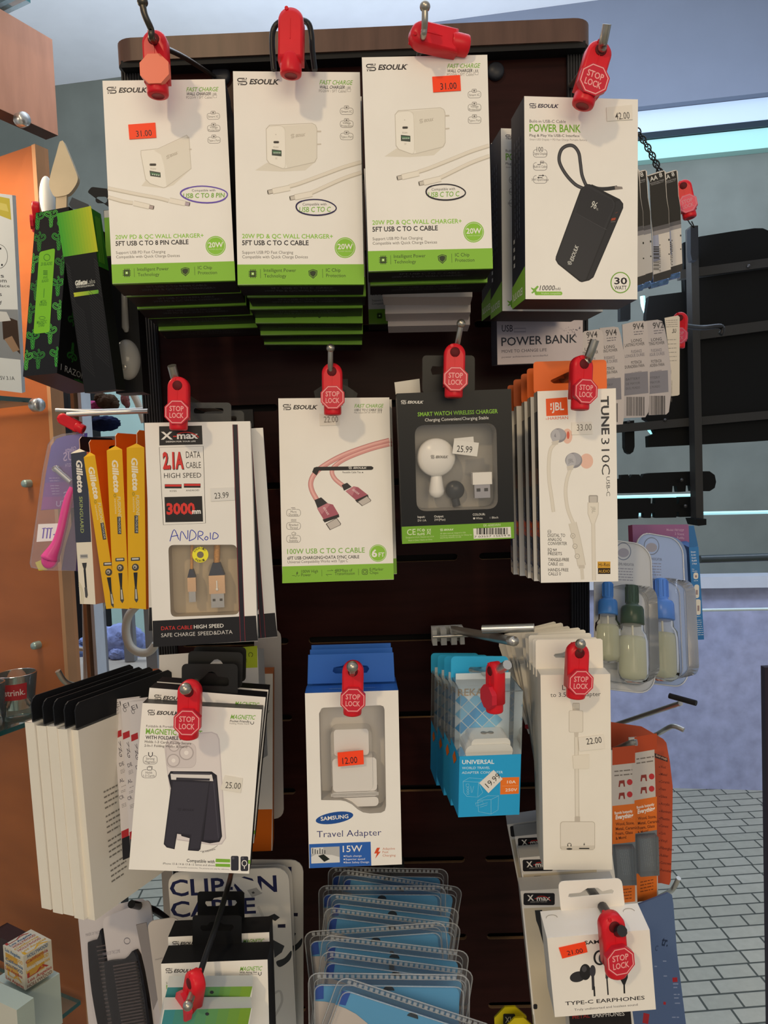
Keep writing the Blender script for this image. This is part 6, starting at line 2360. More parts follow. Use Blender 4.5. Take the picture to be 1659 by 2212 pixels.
for i in range(4):
    c.rect(398, 868 + 12 * i, 438, 875 + 12 * i, '3f7a22')
c.stroke([(408, 1035), (402, 1120)], 6, '4a8a26')
c.stroke(ell(388, 1306, 28, 14, n=14), 4, '3f7a22', True)
w, h, d = c.w, c.h, c.d


def put(pts, wd, col):
    k = wd * .5
    pts = [(max(k, min(d - k, u)), max(-h / 2 + k, min(h / 2 - k, v))) for u, v in pts]
    for i in range(len(pts) - 1):
        (a0, b0), (a1, b1) = pts[i], pts[i + 1]
        t = Vector((a1 - a0, b1 - b0))
        if t.length < 1e-7:
            continue
        n = Vector((-t.y, t.x)).normalized() * k
        c.mb.add([(w / 2 + .0003, a0 + n.x, b0 + n.y), (w / 2 + .0003, a1 + n.x, b1 + n.y), (w / 2 + .0003, a1 - n.x, b1 - n.y), (w / 2 + .0003, a0 - n.x, b0 - n.y)], [(0, 1, 2, 3)], col)


for y_, z_ in ((.014, -.02), (.03, .0), (.016, -.052), (.04, -.04), (.026, -.082), (.044, -.078), (.012, .03), (.038, .035)):
    snakes(put, y_, z_, .009, '2a6a2c')
gv, gf = glyphs('1 RAZOR  1 C', 0)
c.mb.add([(w / 2 + .0004, .002 + v[0] * .0075, -h / 2 + .004 + v[1] * .008) for v in gv], gf, '8d8f90')
c.finish('razor_box', 'black razor box with a green curling pattern and a bright green label, upper left', 'razor box')
lock(78, 468, 62, .80, 'red lock behind the green patterned razor box at the far upper left', roll=25, words=False, yaw=-70)

c = new([(520, 346), (836, 276), (1056, 1980), (790, 1978)], .645, 13, sig=3)
c.use(13)
c.body(.02, '101114', '0f1012', right='1e221e')
n = 12
for i in range(n):
    f0, f1 = i / n, (i + 1) / n
    L = lambda a, b_, f: (a[0] + (b_[0] - a[0]) * f, a[1] + (b_[1] - a[1]) * f)
    t = (i + .5) / n
    col = tuple(int(p * (1 - t) + q * t) for p, q in zip((0x46, 0xa8, 0x34), (0xc8, 0xcc, 0x2e)))
    c.poly([L((520, 346), (836, 276), f0), L((520, 346), (836, 276), f1), L((582, 745), (901, 695), f1), L((582, 745), (901, 695), f0)], '%02x%02x%02x' % col)
    t0, t1 = i / n, (i + 1) / n
    c.poly([L((676, 1074), (905, 1046), t0), L((676, 1074), (905, 1046), t1), L((682, 1112), (908, 1080), t1), L((682, 1112), (908, 1080), t0)], '%02x%02x%02x' % tuple(int(p * (1 - t) + q * t) for p, q in zip((0xc6, 0xcc, 0x3e), (0x6c, 0xb0, 0x3a))))
for i in range(34):
    y = 800 + 28 * i
    xa = 585 + (y - 745) * .165
    xb = 905 + (y - 745) * .12
    if y < 1120:
        c.stroke([(xa + 8, y), (xa + 50, y + 46)], 3, '3c3e42')
        c.stroke([(xb - 50, y - 40), (xb - 8, y + 6)], 3, '3c3e42')
    else:
        c.stroke([(xa + 10, y), (xa + 130, y + 120)], 3, '33353a')
        c.stroke([(xb - 140, y - 90), (xb - 8, y + 36)], 3, '33353a')
c.text('Gillette', 690, 1008, 800, 994, 40, 'e2e4dc', bold=.04, shear=.15)
c.text('Labs', 804, 994, 876, 984, 38, 'a9aca6')
c.text('WITH EXFOLIATING BAR', 700, 1032, 868, 1010, 15, 'c9ccc4', bold=.02)
xR = c.w / 2 + .0003
zt_ = c.h / 2
c.mb.poly([(xR, 0, zt_ - .048), (xR, .02, zt_ - .048), (xR, .02, zt_), (xR, 0, zt_)], '3f9a2e')
for i in range(3):
    c.mb.poly([(xR + .0002, .002 + .004 * i, zt_ - .044), (xR + .0002, .005 + .004 * i, zt_ - .044), (xR + .0002, .010 + .003 * i, zt_ - .004), (xR + .0002, .006 + .003 * i, zt_ - .006)], '6cbf3a')
hang_tab(c, rq((802, 150), (840, 100), (1010, 120), (1005, 290), 20), rr(878, 190, 985, 250, 26), .019, K('16181a', .4))
c.finish('razor_box', 'black razor box with a green to yellow top band, upper left', 'razor box')

c = new([(955, 320), (1200, 296), (1322, 1990), (1062, 1996)], .70, 13, sig=3)
c.use(13)
c.body(.02, '1a1a1c', '141416', bottom='55504e')
c.poly([(955, 320), (1200, 296), (1206, 370), (958, 384)], 'c9cbc6')
c.poly([(958, 384), (1206, 370), (1228, 720), (974, 738)], '76b52a')
m = c.part('clear_blister')
k = c.px()
CB = clear('blister_bubble', 'dcdad4', .5, .08, .25)
u, v = c.loc(1172, 1690)
m.ball((u, 0, v), 1.0, CB, 18, (120 * k, .012, 186 * k))
u1, v1 = c.loc(1160, 1400)
u2, v2 = c.loc(1150, 1090)
m.tube([(u1, 0, v1 - 30 * k), (u1, -.002, v1), (u2, -.002, v2)], [20 * k, 34 * k, 28 * k], CB, 12)
m = c.part('razor_inside')
u, v = c.loc(1176, 1768)
m.ball((u, -.010, v), 32 * k, K('b9b6ae', .25, .5), 10, (1, .5, 1))
c.back()
c.finish('razor_box', 'black razor box with a spoon shaped clear blister, beside the left corner post', 'razor box')
c = new([(632, 262), (660, 198), (815, 262), (800, 300)], .72, 13, sig=2)
b = c.mb
b.prism([c.loc(*p) for p in ((632, 262), (662, 196), (812, 262), (822, 300), (660, 300))], 0, .0006, K('23303f', .35))
c.finish('black_tab', 'small dark folded tab sticking up between the two black razor boxes', 'tab')

# pale spatula and a white knob above the razor boxes
c = new([V(1, 318, 905), V(1, 496, 905), V(1, 496, 1330), V(1, 318, 1330)], .86, sig=1)
c.use(1)
c.mb.prism([c.loc(*p) for p in smooth_path([(392, 903), (405, 905), (440, 985), (488, 1105), (497, 1150), (478, 1195), (440, 1240), (395, 1255), (350, 1258), (328, 1225), (314, 1180), (325, 1110), (360, 985), (380, 912)], 3, True)], 0, .006, K('cfc0a2', .55, noise=.08, scale=20, bump=.05))
b = c.part('handle')
b.prism([c.loc(*p) for p in ((356, 1230), (425, 1230), (415, 1560), (350, 1560))], .001, .005, K('c4b294', .55, noise=.08, scale=20))
c.back()
c.finish('spatula', 'pale wooden spatula standing up above the black razor boxes', 'spatula', body='blade')
b = MB()
w = P(102, 428, .93)
b.ball((0, 0, 0), .012, K('dfe3e2', .3), 14, (.75, .75, 2.2))
tag(b.build('white_scoop', None, Matrix.Translation(w)), 'white rounded scoop left of the pale spatula', 'scoop')

# ---- white cartons with black tabs, seen edge on
EG = 'white edge on cartons with black tabs'
c = new([(147, 1577.5), (169, 1576), (205, 1988), (184, 1985)], .60, yaw=-25, sig=1.0)
c.body(.12, K('e2dccf', .45, noise=.02, scale=30), K('ded9d0', .45), right=K('efe9df', .45, noise=.02, scale=20), left='d2cdc4')
w, h, d = c.w, c.h, c.d
xR = w / 2 + .0003


def side_text(t, y0, y1, z, cap, col, b_=c):
    rn = random.Random(int(z * 1e5))
    p = y0
    while p < y1:
        e = min(y1, p + cap * rn.uniform(.8, 2.2))
        b_.mb.poly([(xR, p, z), (xR, e, z), (xR, e, z + cap * .6), (xR, p, z + cap * .6)], col)
        p = e + cap * .4


for blk in range(4):
    for r in range(4):
        side_text('', .0205, .0385 - .004 * (r == 3), h * .12 - blk * .021 - r * .0046, .0022, '8a857e')
b = c.part('hang_tab')
z0, tz = h / 2, .0215
pts = [(.001, z0 - .002), (.001, z0 + tz - .006), (.003, z0 + tz - .002), (.006, z0 + tz), (d - .006, z0 + tz), (d - .002, z0 + tz - .003), (d - .001, z0 - .002)]
b.add([(w * .3, u, v) for u, v in pts] + [(w * .3 - .0012, u, v) for u, v in pts], [tuple(range(7)), tuple(range(13, 6, -1))] + [(i, (i + 1) % 7, 7 + (i + 1) % 7, 7 + i) for i in range(7)], K('191a1e', .45))
b = c.part('clear_lid')
b.box((0, d / 2, h / 2 + .0006), (w, d, .0012), FILM)
c.back()
c.finish('edge_carton', 'nearest white carton with a black tab, its broad printed side showing, lower left', 'carton', EG)
for i, (p, lb) in enumerate((((124, 1574), 'second white black tabbed carton from the right, seen edge on'), ((101, 1568), 'middle white black tabbed carton of five, seen edge on'), ((78, 1567), 'fourth white black tabbed carton from the right, seen edge on'), ((53.5, 1560), 'leftmost white black tabbed carton, beside the shot glass'))):
    c.copy_at(p, .60 + .004 * (i + 1), lb, EG, (0, 0, .3, -.4)[i], 0, 0, 'tl')

# cards with red squares
RG = 'grey cards with red squares'
for i, (x0, y0) in enumerate(((1037, 745), (1112, 752), (1188, 770))):
    cc = new([(x0, y0), (x0 + 250, y0 - 62), (x0 + 340, y0 + 1400), (x0 + 92, y0 + 1460)], .628 - .012 * i, 15, sig=2, yaw=-14)
    cc.use(15)
    cc.body(.002, 'cfcacb', 'bcb8ba')
    for t, yy, sz in (('EI', 60, 34), ('U', 95, 34)):
        cc.text(t, x0 + 28, y0 + yy, x0 + 28 + 26 * len(t), y0 + yy - 11 * len(t), sz, '5a565a')
    cc.poly([(x0 + 16, y0 + 285), (x0 + 78, y0 + 260), (x0 + 82, y0 + 318), (x0 + 20, y0 + 345)], 'a8282e')
    for t, yy, sz in (('V', 420, 40), ('N', 470, 36), ('G', 515, 36), ('DE', 600, 26), ('AL', 750, 26), ('CR', 905, 26)):
        cc.text(t, x0 + 66, y0 + yy, x0 + 66 + 20 * len(t), y0 + yy - 9 * len(t), sz, '55505a', bold=.01)
    for r in range(9):
        cc.fuzz(x0 + 70 + 2 * r, y0 + 640 + 13 * (r % 5) + 150 * (r // 3), x0 + 110 + 2 * r, y0 + 622 + 13 * (r % 5) + 150 * (r // 3), 9, '8a868a')
    cc.poly([(x0 + 78, y0 + 1195), (x0 + 145, y0 + 1165), (x0 + 148, y0 + 1235), (x0 + 82, y0 + 1262)], 'a8282e')
    cc.poly([(x0 + 82, y0 + 1262), (x0 + 392, y0 + 1130), (x0 + 400, y0 + 1330), (x0 + 92, y0 + 1460)], '1d1c20')
    cc.finish('memory_card_pack', ['leftmost', 'middle', 'rightmost'][i] + ' grey card with a red square, behind the magnetic wallet carton', 'card pack', RG)

# ---- combs on cards
GG = 'black combs on pale cards'


def comb(cs, cbs, Y, label, view=16, tilt=0):
    c = new(cs, Y, view, sig=3)
    c.use(view)
    b = c.mb
    b.prism(rr(-c.w / 2, -c.h / 2, c.w / 2, c.h / 2, .006), 0, .0010, K('bdb7b8', .45))
    x0, y0, x1, y1 = cbs
    c.text('MAKERS OF THE COMB', x0 - 50, y0 - 40, x0 + 120, y0 - 74, 16, '77727a')
    c.stroke(ell(x0 + 190, y0 - 190, 30, 30, n=16), 4, '6a666e', True)
    m = c.part('comb')
    k = c.px()
    bk = K('120d0d', .25)
    pts = smooth_path([(x0 + 20, y0), (x0 + (x1 - x0) * .6, y0 - 22), (x1, y0 - 60), (x1 + 120, y1), (x0 + 150, y1), (x0 + 40, (y0 + y1) / 2), (x0, y0 + 60)], 4, True)
    q = [c.loc(*p) for p in pts]
    m.prism(q, -.004, -.0006, bk)
    for i in range(24):
        yy = y0 + 50 + (y1 - y0 - 60) * i / 24
        xx = x0 + 30 + (yy - y0) * .15 + 60
        a, e = c.loc(xx, yy), c.loc(xx + 220, yy - 40)
        m.tube([(a[0], -.0048, a[1]), (e[0], -.0048, e[1])], .0009, K('4c4444', .3), 5)  # teeth paler than the black comb: their highlight put into the colour
    m = c.part('clear_blister')
    m.prism([(u * 1.0, v) for u, v in q], -.0072, -.0068, clear('comb_blister', 'f0eef0', .015, .05, .05))
    c.back()
    c.finish('comb_pack', label, 'comb', GG, body='card')


comb([(800, 560), (1420, 330), (1640, 1860), (890, 1900)], (905, 790, 1060, 1800), .70, 'black comb on a pale card, further back under the white edge on cartons')
comb([(1035, 620), (1480, 330), (1700, 1780), (1180, 1880)], (1075, 985, 1410, 1800), .66, 'black ribbed comb on a pale card, nearest, lower left')
c = new([(1368, 660), (1445, 590), (1720, 1880), (1600, 1900)], .64, 16, sig=3)
c.body(.001, '8a8587', '8a8587')
c.finish('backing_card', 'bent grey backing card beside the nearest comb', 'card')
c = new([(1443, 640), (1800, 520), (1900, 1700), (1640, 1700)], .625, 16, sig=3)
c.use(16)
c.mb.prism(rr(-c.w / 2, -c.h / 2, c.w / 2, c.h / 2, .006), 0, .001, K('c6beb9', .45))
c.text('MAKERS OF THE', 1548, 990, 1700, 950, 16, '77727a')
c.finish('backing_card', 'pale backing card right of the combs, beside the low black topped carton', 'card')
hook([(360, 1985, .80), (330, 1965, .72), (284, 1953, .66)], 'short black hook over the combs', r=.0035, ball=0, mat=BLACKWIRE, plate=False)

# ---- chrome rods and the hook at the left
hook([(320, 888, .80), (240, 891, .80), (145, 896, .80)], 'chrome rod reaching left from the left corner post, lower of two', r=.0027, ball=0, mat=CHROME, plate=False)
hook([(330, 884, .885), (200, 888, .86), (121, 886, .86)], 'chrome rod reaching left from the left corner post, upper of two', r=.0024, ball=0, mat=CHROME, plate=False)
lock(153, 914, 62, .80, 'red lock lying on its side below the chrome rods on the left', roll=-62, words=False, sign=False, rodhole=False)
hook([(240, 1484, .80), (170, 1481, .78), (141, 1473, .77), (125, 1449, .765)], 'bent steel hook above the white black tabbed cartons', r=.0030, ball=0, mat=STEEL, plate=False)

# ---- far left background: neighbouring shelf, plush toys, scroll rack
b = MB()
q0, q1 = P(122, 824, 1.85), P(150, 905, 1.85)
zz = P(130, 780, 1.85).z
b.box(((q0.x + q1.x) / 2, 1.95, zz / 2), (q1.x - q0.x, .2, zz), K('17161a', .5))
tag(b.build('dark_cabinet', None), 'dark cabinet side seen under the green patterned razor box', 'cabinet')
for x0, x1, col, nm, lb in ((150, 165, 'b98f68', 'wood_post', 'narrow light wood post under the razor boxes at left'), (166, 181, 'd6dce2', 'white_post', 'narrow white post right of the light wood post')):
    q0, q1 = P(x0, 830, 1.22), P(x1, 960, 1.22)
    b = MB()
    zz = P(x0, 760, 1.22).z
    b.box(((q0.x + q1.x) / 2, 1.24, zz / 2), (q1.x - q0.x, .04, zz), K(col, .5, noise=.06, scale=20))
    tag(b.build(nm, None), lb, 'post')


def plush(center, Y, blobs, col, label, name='plush_toy', ears=None):
    """stuffed toy: one fuzzy body of merged lumps"""
    w = P(*center, Y)
    bm = bmesh.new()
    k = Y / FPX
    rn = random.Random(sum(map(ord, label)))
    for (dx, dy, dz, rx, ry, rz) in blobs:
        M = Matrix.Translation((dx * k, dy * k, -dz * k)) @ Matrix.Diagonal((rx * k, ry * k, rz * k, 1))
        r = bmesh.ops.create_icosphere(bm, subdivisions=4, radius=1, matrix=M)
        c0 = Vector((dx * k, dy * k, -dz * k))
        for v in r['verts']:
            d = (v.co - c0)
            v.co = c0 + d * (1 + rn.uniform(-.10, .10))
    me = bpy.data.meshes.new(name)
    bm.to_mesh(me)
    bm.free()
    for p in me.polygons:
        p.use_smooth = True
    me.materials.append(K(col, .95, noise=.25, scale=70, bump=.9, spec=.1))
    o = bpy.data.objects.new(name, me)
    COL.objects.link(o)
    o.location = w
    return tag(o, label, 'plush toy', 'plush toys on the left background')


plush((170, 1410), 1.62, [(0, 0, 0, 30, 28, 26), (-8, 0, 34, 34, 30, 36), (-16, -8, -22, 12, 12, 10), (14, -4, -24, 11, 11, 10)], '7f95c8', 'blue plush toy left behind the white scroll rack')
plush((262, 1400), 1.60, [(0, 0, -10, 52, 40, 42), (24, -24, 40, 34, 30, 32), (-30, -10, 40, 30, 28, 40), (-34, 0, -36, 14, 12, 14), (20, 0, -44, 14, 12, 12), (4, -34, 4, 18, 16, 14)], '93a2d6', 'large lavender blue plush toy behind the C shaped scroll')
plush((233, 868), 1.42, [(0, 0, 0, 22, 20, 16), (-14, 0, -8, 14, 14, 12), (16, -6, 8, 10, 10, 9)], '4a3a2c', 'dark brown plush toy above the chrome rods')
plush((200, 878), 1.43, [(0, 0, 0, 20, 16, 12), (14, 0, 6, 14, 12, 10)], 'b0487c', 'pink plush toy left of the dark brown one')
plush((270, 862), 1.44, [(0, 0, 0, 9, 8, 14), (4, 0, 10, 6, 6, 10)], '8a5a58', 'small reddish plush foot right of the dark brown toy')
plush((225, 915), 1.46, [(0, 0, 0, 34, 20, 16)], '1c2440', 'dark blue plush bundle below the chrome rods')
rack = empty('scroll_rack', P(190, 1380, 1.34))
r0 = P(190, 1380, 1.34)
cream = K('cfc9bb', .35, noise=.05, scale=20)


def rk(name, pts, r, closed=False):
    b = MB()
    b.tube(smooth_path([tuple(P(x, y, Y) - r0) for x, y, Y in pts], 5), r, cream, 10)
    b.build(name, rack)


rk('upright', [(184, 1260, 1.34), (186, 1400, 1.34), (187, 1488, 1.34)], .0058)
rk('upright', [(199, 1255, 1.34), (200, 1400, 1.34), (203, 1488, 1.34)], .0055)
rk('stretcher', [(146, 1398, 1.35), (182, 1403, 1.35)], .0040)
rk('scroll', [(236, 1270, 1.34), (216, 1320, 1.34), (208, 1390, 1.34), (214, 1440, 1.34), (226, 1480, 1.34)], .0062)
rk('scroll', [(312, 1300, 1.33), (298, 1306, 1.33), (278, 1330, 1.33), (272, 1362, 1.33), (280, 1394, 1.33), (300, 1409, 1.33), (322, 1408, 1.33), (336, 1392, 1.33)], .0075)
rk('scroll', [(282, 840, 1.34), (298, 872, 1.34), (312, 912, 1.34)], .0062)
tag(rack, 'cream painted metal scroll rack in front of the blue plush toys', 'rack')

# supports in the left background
def board_on_legs(name, x0, x1, y, Y0, Y1, m, label, zb=0.0):
    a, e = P(x0, y, Y0), P(x1, y, Y0)
    b = MB()
    o = empty(name, Vector((a.x, Y0, 0)))  # stands on the floor or on the table
    z = (a.z + e.z) / 2
    b.box(((e.x - a.x) / 2, (Y1 - Y0) / 2, z - .012), (e.x - a.x, Y1 - Y0, .02), m)
    b.build('top_board', o)
    for sx in (.03, .97):
        for yy in (.02, Y1 - Y0 - .02):
            b = MB()
            b.box(((e.x - a.x) * sx, yy, (z - .022 + zb) / 2), (.02, .02, z - .022 - zb), m)
            b.build('leg', o)
    return tag(o, label, 'shelf')


board_on_legs('plush_table', 8, 345, 1500, 1.30, 1.72, K('b9b2a6', .5), 'pale low table carrying the blue plush toys and the scroll rack')
board_on_legs('plush_shelf', 176, 300, 940, 1.36, 1.56, K('8a8c90', .5), 'grey shelf carrying the dark plush toys behind the chrome rods', (P(8, 1500, 1.30).z + P(345, 1500, 1.30).z) / 2 - .001)
# ------------------------------------------------------------------ right side goods
# ---- long battery cards
AG = 'black and silver battery cards'
c = new([(160, 795), (352, 745), (398, 1762), (226, 1808)], .70, 17, sig=3)
c.use(17)
outl = [(168, 792), (300, 748), (330, 744), (346, 758), (350, 880), (356, 1000), (376, 1130), (384, 1400), (396, 1740), (386, 1768), (230, 1812), (224, 1700), (208, 1180), (192, 860), (180, 810)]
c.mb.prism([c.loc(*p) for p in outl], 0, .0012, K('cfcac6', .35))
c.poly([(172, 800), (332, 750), (344, 860), (352, 1000), (374, 1130), (378, 1270), (218, 1310), (206, 1180), (192, 860)], '0d0d10')
c.poly([(218, 1290), (378, 1250), (381, 1290), (220, 1330)], '55545a')
c.poly([(220, 1330), (381, 1290), (382, 1330), (221, 1370)], '8f8c90')
c.poly([(221, 1370), (276, 1356), (290, 1600), (226, 1620)], '9aa0b8')
c.poly([(228, 1740), (394, 1690), (396, 1740), (386, 1768), (230, 1812)], '26262a')
c.text('AA', 198, 850, 270, 826, 40, 'd4d4d2', bold=.02, shear=.1)
c.text('8', 288, 812, 316, 802, 40, 'd4d4d2', bold=.012)
c.text('ALKALINE BATTERIES', 196, 876, 330, 838, 11, 'a9a9ac')
c.text('PILAS ALCALINAS 1.5 V', 208, 888, 325, 856, 11, 'a9a9ac')
barcode(c, 228, 1470, 282, 1700, seed=11, vert=True)
c.text('0 41333 82501 4', 298, 1708, 296, 1450, 15, '3a3a3c')
c.rect(370, 1398, 383, 1416, '1a1a1c')
c.rect(372, 1538, 384, 1550, '1a1a1c')
m = c.part('foil_blister')
FOIL = K('6f8fc0', .15, .8, noise=.5, scale=120, bump=1.0)
a, e = c.loc(215, 1820), c.loc(388, 1772)
m.tube([(a[0], .010, a[1] + .001), (e[0], .010, e[1] + .001)], .0055, FOIL, 10)
c.back()
c.finish('battery_card', 'second battery card from the right, AA 8 on its black top', 'battery pack', AG)
for p, Y, lb in ((V(17, 462, 752), .735, 'rightmost battery card, next to the small red lock'), (V(17, 168, 752), .672, 'third battery card from the right, partly behind the power bank box'), (V(17, 96, 742), .648, 'leftmost battery card, only a strip showing beside the power bank box')):
    c.copy_at(p, Y, lb, AG, 0, 0, 0, 'tr')
w0 = P(1376, 284, .80)
ch = empty('chain', Matrix.Translation(w0))
N = 11
for i in range(N):
    t = i / (N - 1)
    p = P(1378 + 47 * t + 3 * math.sin(t * 3), 284 + 88 * t, .80 - .06 * t) - w0
    b = MB()
    tilt = R_(-27)
    R = Matrix.Rotation(R_(35 if i % 2 else -40), 3, 'Z')
    b.tube([tuple(p + Matrix.Rotation(R_(28), 3, 'Y').inverted() @ (R @ Vector((.0028 * math.cos(a), 0, .0040 * math.sin(a))))) for a in [2 * math.pi * j / 14 for j in range(14)]], .0007, BLACKWIRE, 6, True)
    b.build('link', ch)
tag(ch, 'thin black chain hanging down to the battery cards', 'chain')
lock(1482, 430, 82, .78, 'small pinkish red lock right of the battery cards', roll=-12, yaw=-25, sign_col='e0506a', words_col='d98a98')
tw = MB()
w0 = P(1484, 472, .78)
tw.tube(smooth_path([(0, 0, 0)] + [tuple(P(x, y, .80) - w0) for x, y in ((1490, 482), (1500, 492), (1494, 478))], 4), .0006, BLACKWIRE, 6)
tag(tw.build('cord', None, Matrix.Translation(w0)), 'thin dark cord from the small red lock to the rack post', 'cord')

# ---- nine volt cards
NG = 'silver grey nine volt battery cards'


def ninev(outl, cs, Y, label, head, tx, cream=False, first=False):
    c = new(cs, Y, 6, sig=3)
    c.use(6)
    c.mb.prism([c.loc(*p) for p in outl], 0, .0012, K('c4bcb0' if cream else 'aaa4a6', .32, .2))
    x, y = tx
    ink = '4a4648'
    if not cream:
        c.text(head, x, y, x + 62, y - 6, 34, ink, bold=.012)
        c.fuzz(x + 4, y + 16, x + 60, y + 11, 9, '77727a')
        c.fuzz(x + 6, y + 30, x + 56, y + 25, 9, '77727a')
        yy = y + 72
        for a, b_, g in (('LONG', 'LASTING POWER', ink), ('PUISSANCE', 'LONGUE DUREE', '77727a'), ('POTENCIA', 'DURADERA PARA', ink), ('#1 LONGEST', 'BATTERY', '77727a')):
            c.text(a, x - 10, yy, x + 50, yy - 6, 17, g, bold=.01)
            c.text(b_, x - 46, yy + 26, x + 66, yy + 14, 17, g, bold=.01)
            yy += 62
        c.poly([(x - 50, yy - 70), (x + 84, yy - 84), (x + 88, yy + 40), (x - 50, yy + 56)], '8b8890')
        for r, t in enumerate(('BATTERY', 'DE MAYOR', 'EN EL MUNDO')):
            c.text(t, x - 40, yy - 30 + 26 * r, x + 40, yy - 38 + 26 * r, 13, '5f5b62')
        barcode(c, x - 38, yy + 62, x + 70, yy + 170, '4a4648', seed=int(x))
    else:
        for r in range(4):
            c.fuzz(x, y + 12 * r, x + 66, y + 12 * r - 4, 6, '8a847a')
        c.text('UL', x + 34, y + 68, x + 58, y + 66, 22, '3a3836', bold=.02, mirror=True)
        for r in range(6):
            c.fuzz(x + 8, y + 110 + 24 * r, x + 60, y + 108 + 24 * r, 7, '9a948a')
        c.text('1551 41 EXN07/2023', x + 34, y + 460, x + 36, y + 340, 8, '77716a')
    return c.finish('nine_volt_card', label, 'battery pack', NG)


ninev([(614, 410), (690, 398), (712, 404), (720, 430), (722, 560), (722, 760), (600, 760), (602, 420)], [(602, 410), (722, 398), (722, 760), (600, 760)], .735, 'leftmost nine volt card, close to the silver power bank box', '9V4', (626, 450))
ninev([(700, 392), (780, 384), (806, 388), (820, 430), (836, 520), (842, 640), (838, 900), (832, 940), (720, 948), (705, 600)], [(700, 386), (820, 384), (838, 940), (716, 946)], .755, 'second nine volt card from the left', '9V4', (736, 438))
ninev([(828, 372), (900, 354), (950, 350), (970, 360), (976, 440), (986, 560), (984, 760), (978, 870), (960, 900), (838, 905), (842, 650), (834, 480)], [(822, 366), (970, 350), (984, 890), (838, 905)], .78, 'middle nine volt card of the five, with the widest face', '9V4', (890, 402))
ninev([(960, 352), (1030, 344), (1056, 352), (1072, 400), (1090, 500), (1106, 620), (1108, 760), (1094, 870), (1080, 884), (980, 888), (984, 600)], [(955, 350), (1060, 344), (1106, 878), (980, 888)], .80, 'fourth nine volt card from the left', '9V2', (1004, 396))
ninev([(1070, 334), (1146, 320), (1156, 330), (1155, 770), (1146, 776), (1096, 782), (1108, 640)], [(1066, 334), (1156, 320), (1155, 774), (1090, 782)], .825, 'rightmost, cream coloured nine volt card beside a pink red lock', '', (1078, 352), cream=True)
lock(1468, 713, 76, .84, 'small pinkish red lock beside the cream nine volt card', roll=2, yaw=-30, sign_col='e0506a', words_col='d98a98')
hook([(1475, 704, .84), (1515, 708, .88), (1556, 705, .90), (1560, 716, .90), (1556, 722, .90)], 'black hook arm reaching right beside the pinkish red lock', r=.0030, ball=0, mat=BLACKWIRE, plate=False)

# ---- black wall rack in the background
rack2 = empty('black_rack', P(1500, 800, 1.75))
r0 = P(1500, 800, 1.75)
BLK = K('07090b', .6, spec=.15)
BAR = K('262626', .55, spec=.3)
RY = 1.75


def slab(name, pts, Y, t, m, parent, o):
    b = MB()
    q = [P(x, y, Y) - o for x, y in pts]
    n = len(q)
    b.add([tuple(v) for v in q] + [(v.x, v.y + t, v.z) for v in q], [tuple(range(n))[::-1], tuple(range(n, 2 * n))] + [(i, (i + 1) % n, n + (i + 1) % n, n + i) for i in range(n)], m)
    return b.build(name, parent)


top = [(1476, 524), (1511, 511), (1580, 500), (1630, 493), (1648, 493), (1662, 499), (1760, 500), (1760, 944), (1640, 953), (1500, 961), (1401, 966), (1400, 942), (1416, 936), (1404, 912), (1392, 905), (1396, 680), (1402, 640), (1480, 630)]
slab('back_panel', top, RY, .02, BLK, rack2, r0)
slab('upright', [(1492, 488), (1508, 487), (1520, 1125), (1504, 1126)], RY - .05, .03, BAR, rack2, r0)
slab('upright_foot', [(1504, 1122), (1526, 1121), (1526, 1134), (1509, 1136)], RY - .09, .06, BLK, rack2, r0)
for y0, y1, hh in ((584, 556, 19), (718, 690, 22), (912, 890, 18)):
    slab('crossbar', [(1330 if y0 > 800 else 1470, y0 + (5 if y0 > 800 else -1)), (1760, y1 - 12), (1760, y1 - 12 + hh), (1330 if y0 > 800 else 1470, y0 + hh + (5 if y0 > 800 else -1))], RY - .02, .02, BAR, rack2, r0)
slab('tongue', [(1349, 910), (1370, 908), (1371, 965), (1368, 976), (1361, 981), (1354, 977), (1350, 966)], RY, .02, BLK, rack2, r0)
slab('toothed_rail', [(1325, 1036), (1342, 1034), (1342, 1026), (1357, 1025), (1360, 1034), (1366, 1025), (1381, 1025), (1386, 1034), (1391, 1024), (1404, 1022), (1500, 1018), (1533, 1018), (1544, 1026), (1547, 1041), (1544, 1054), (1533, 1061), (1494, 1061), (1492, 1049), (1482, 1049), (1481, 1062), (1464, 1063), (1462, 1050), (1453, 1050), (1452, 1063), (1406, 1064), (1325, 1066)], RY, .02, BLK, rack2, r0)
slab('toothed_rail', [(1325, 1078), (1406, 1076), (1406, 1088), (1415, 1088), (1416, 1076), (1461, 1075), (1462, 1088), (1467, 1088), (1468, 1074), (1505, 1073), (1506, 1116), (1468, 1117), (1466, 1106), (1462, 1106), (1461, 1118), (1416, 1119), (1414, 1107), (1408, 1107), (1406, 1119), (1391, 1119), (1391, 1108), (1380, 1108), (1379, 1120), (1325, 1122)], RY, .02, BLK, rack2, r0)
slab('loop_bracket', [(1340, 636), (1352, 634), (1362, 646), (1362, 690), (1340, 692)], RY, .02, BLK, rack2, r0)
for x, y in ((1437, 907), (1358, 911), (1496, 901), (1473, 1037), (1500, 1034), (1481, 1093), (1500, 1089), (1617, 575), (1490, 580)):
    b = MB()
    p = P(x, y, RY - .022) - r0
    b.ball(tuple(p), .0042, K('4a4a4c', .3, .6), 8)
    b.build('rivet', rack2)
slab('bracket_clip', [(1492, 492), (1508, 490), (1509, 548), (1506, 562), (1495, 562), (1492, 548)], RY - .07, .02, K('1a1c20', .4), rack2, r0)
tag(rack2, 'black metal wall rack with toothed rails behind the goods on the right', 'rack')

# light tubes on the wall seen through the rack
TUBE = glow('a8f0f4', 1.0)


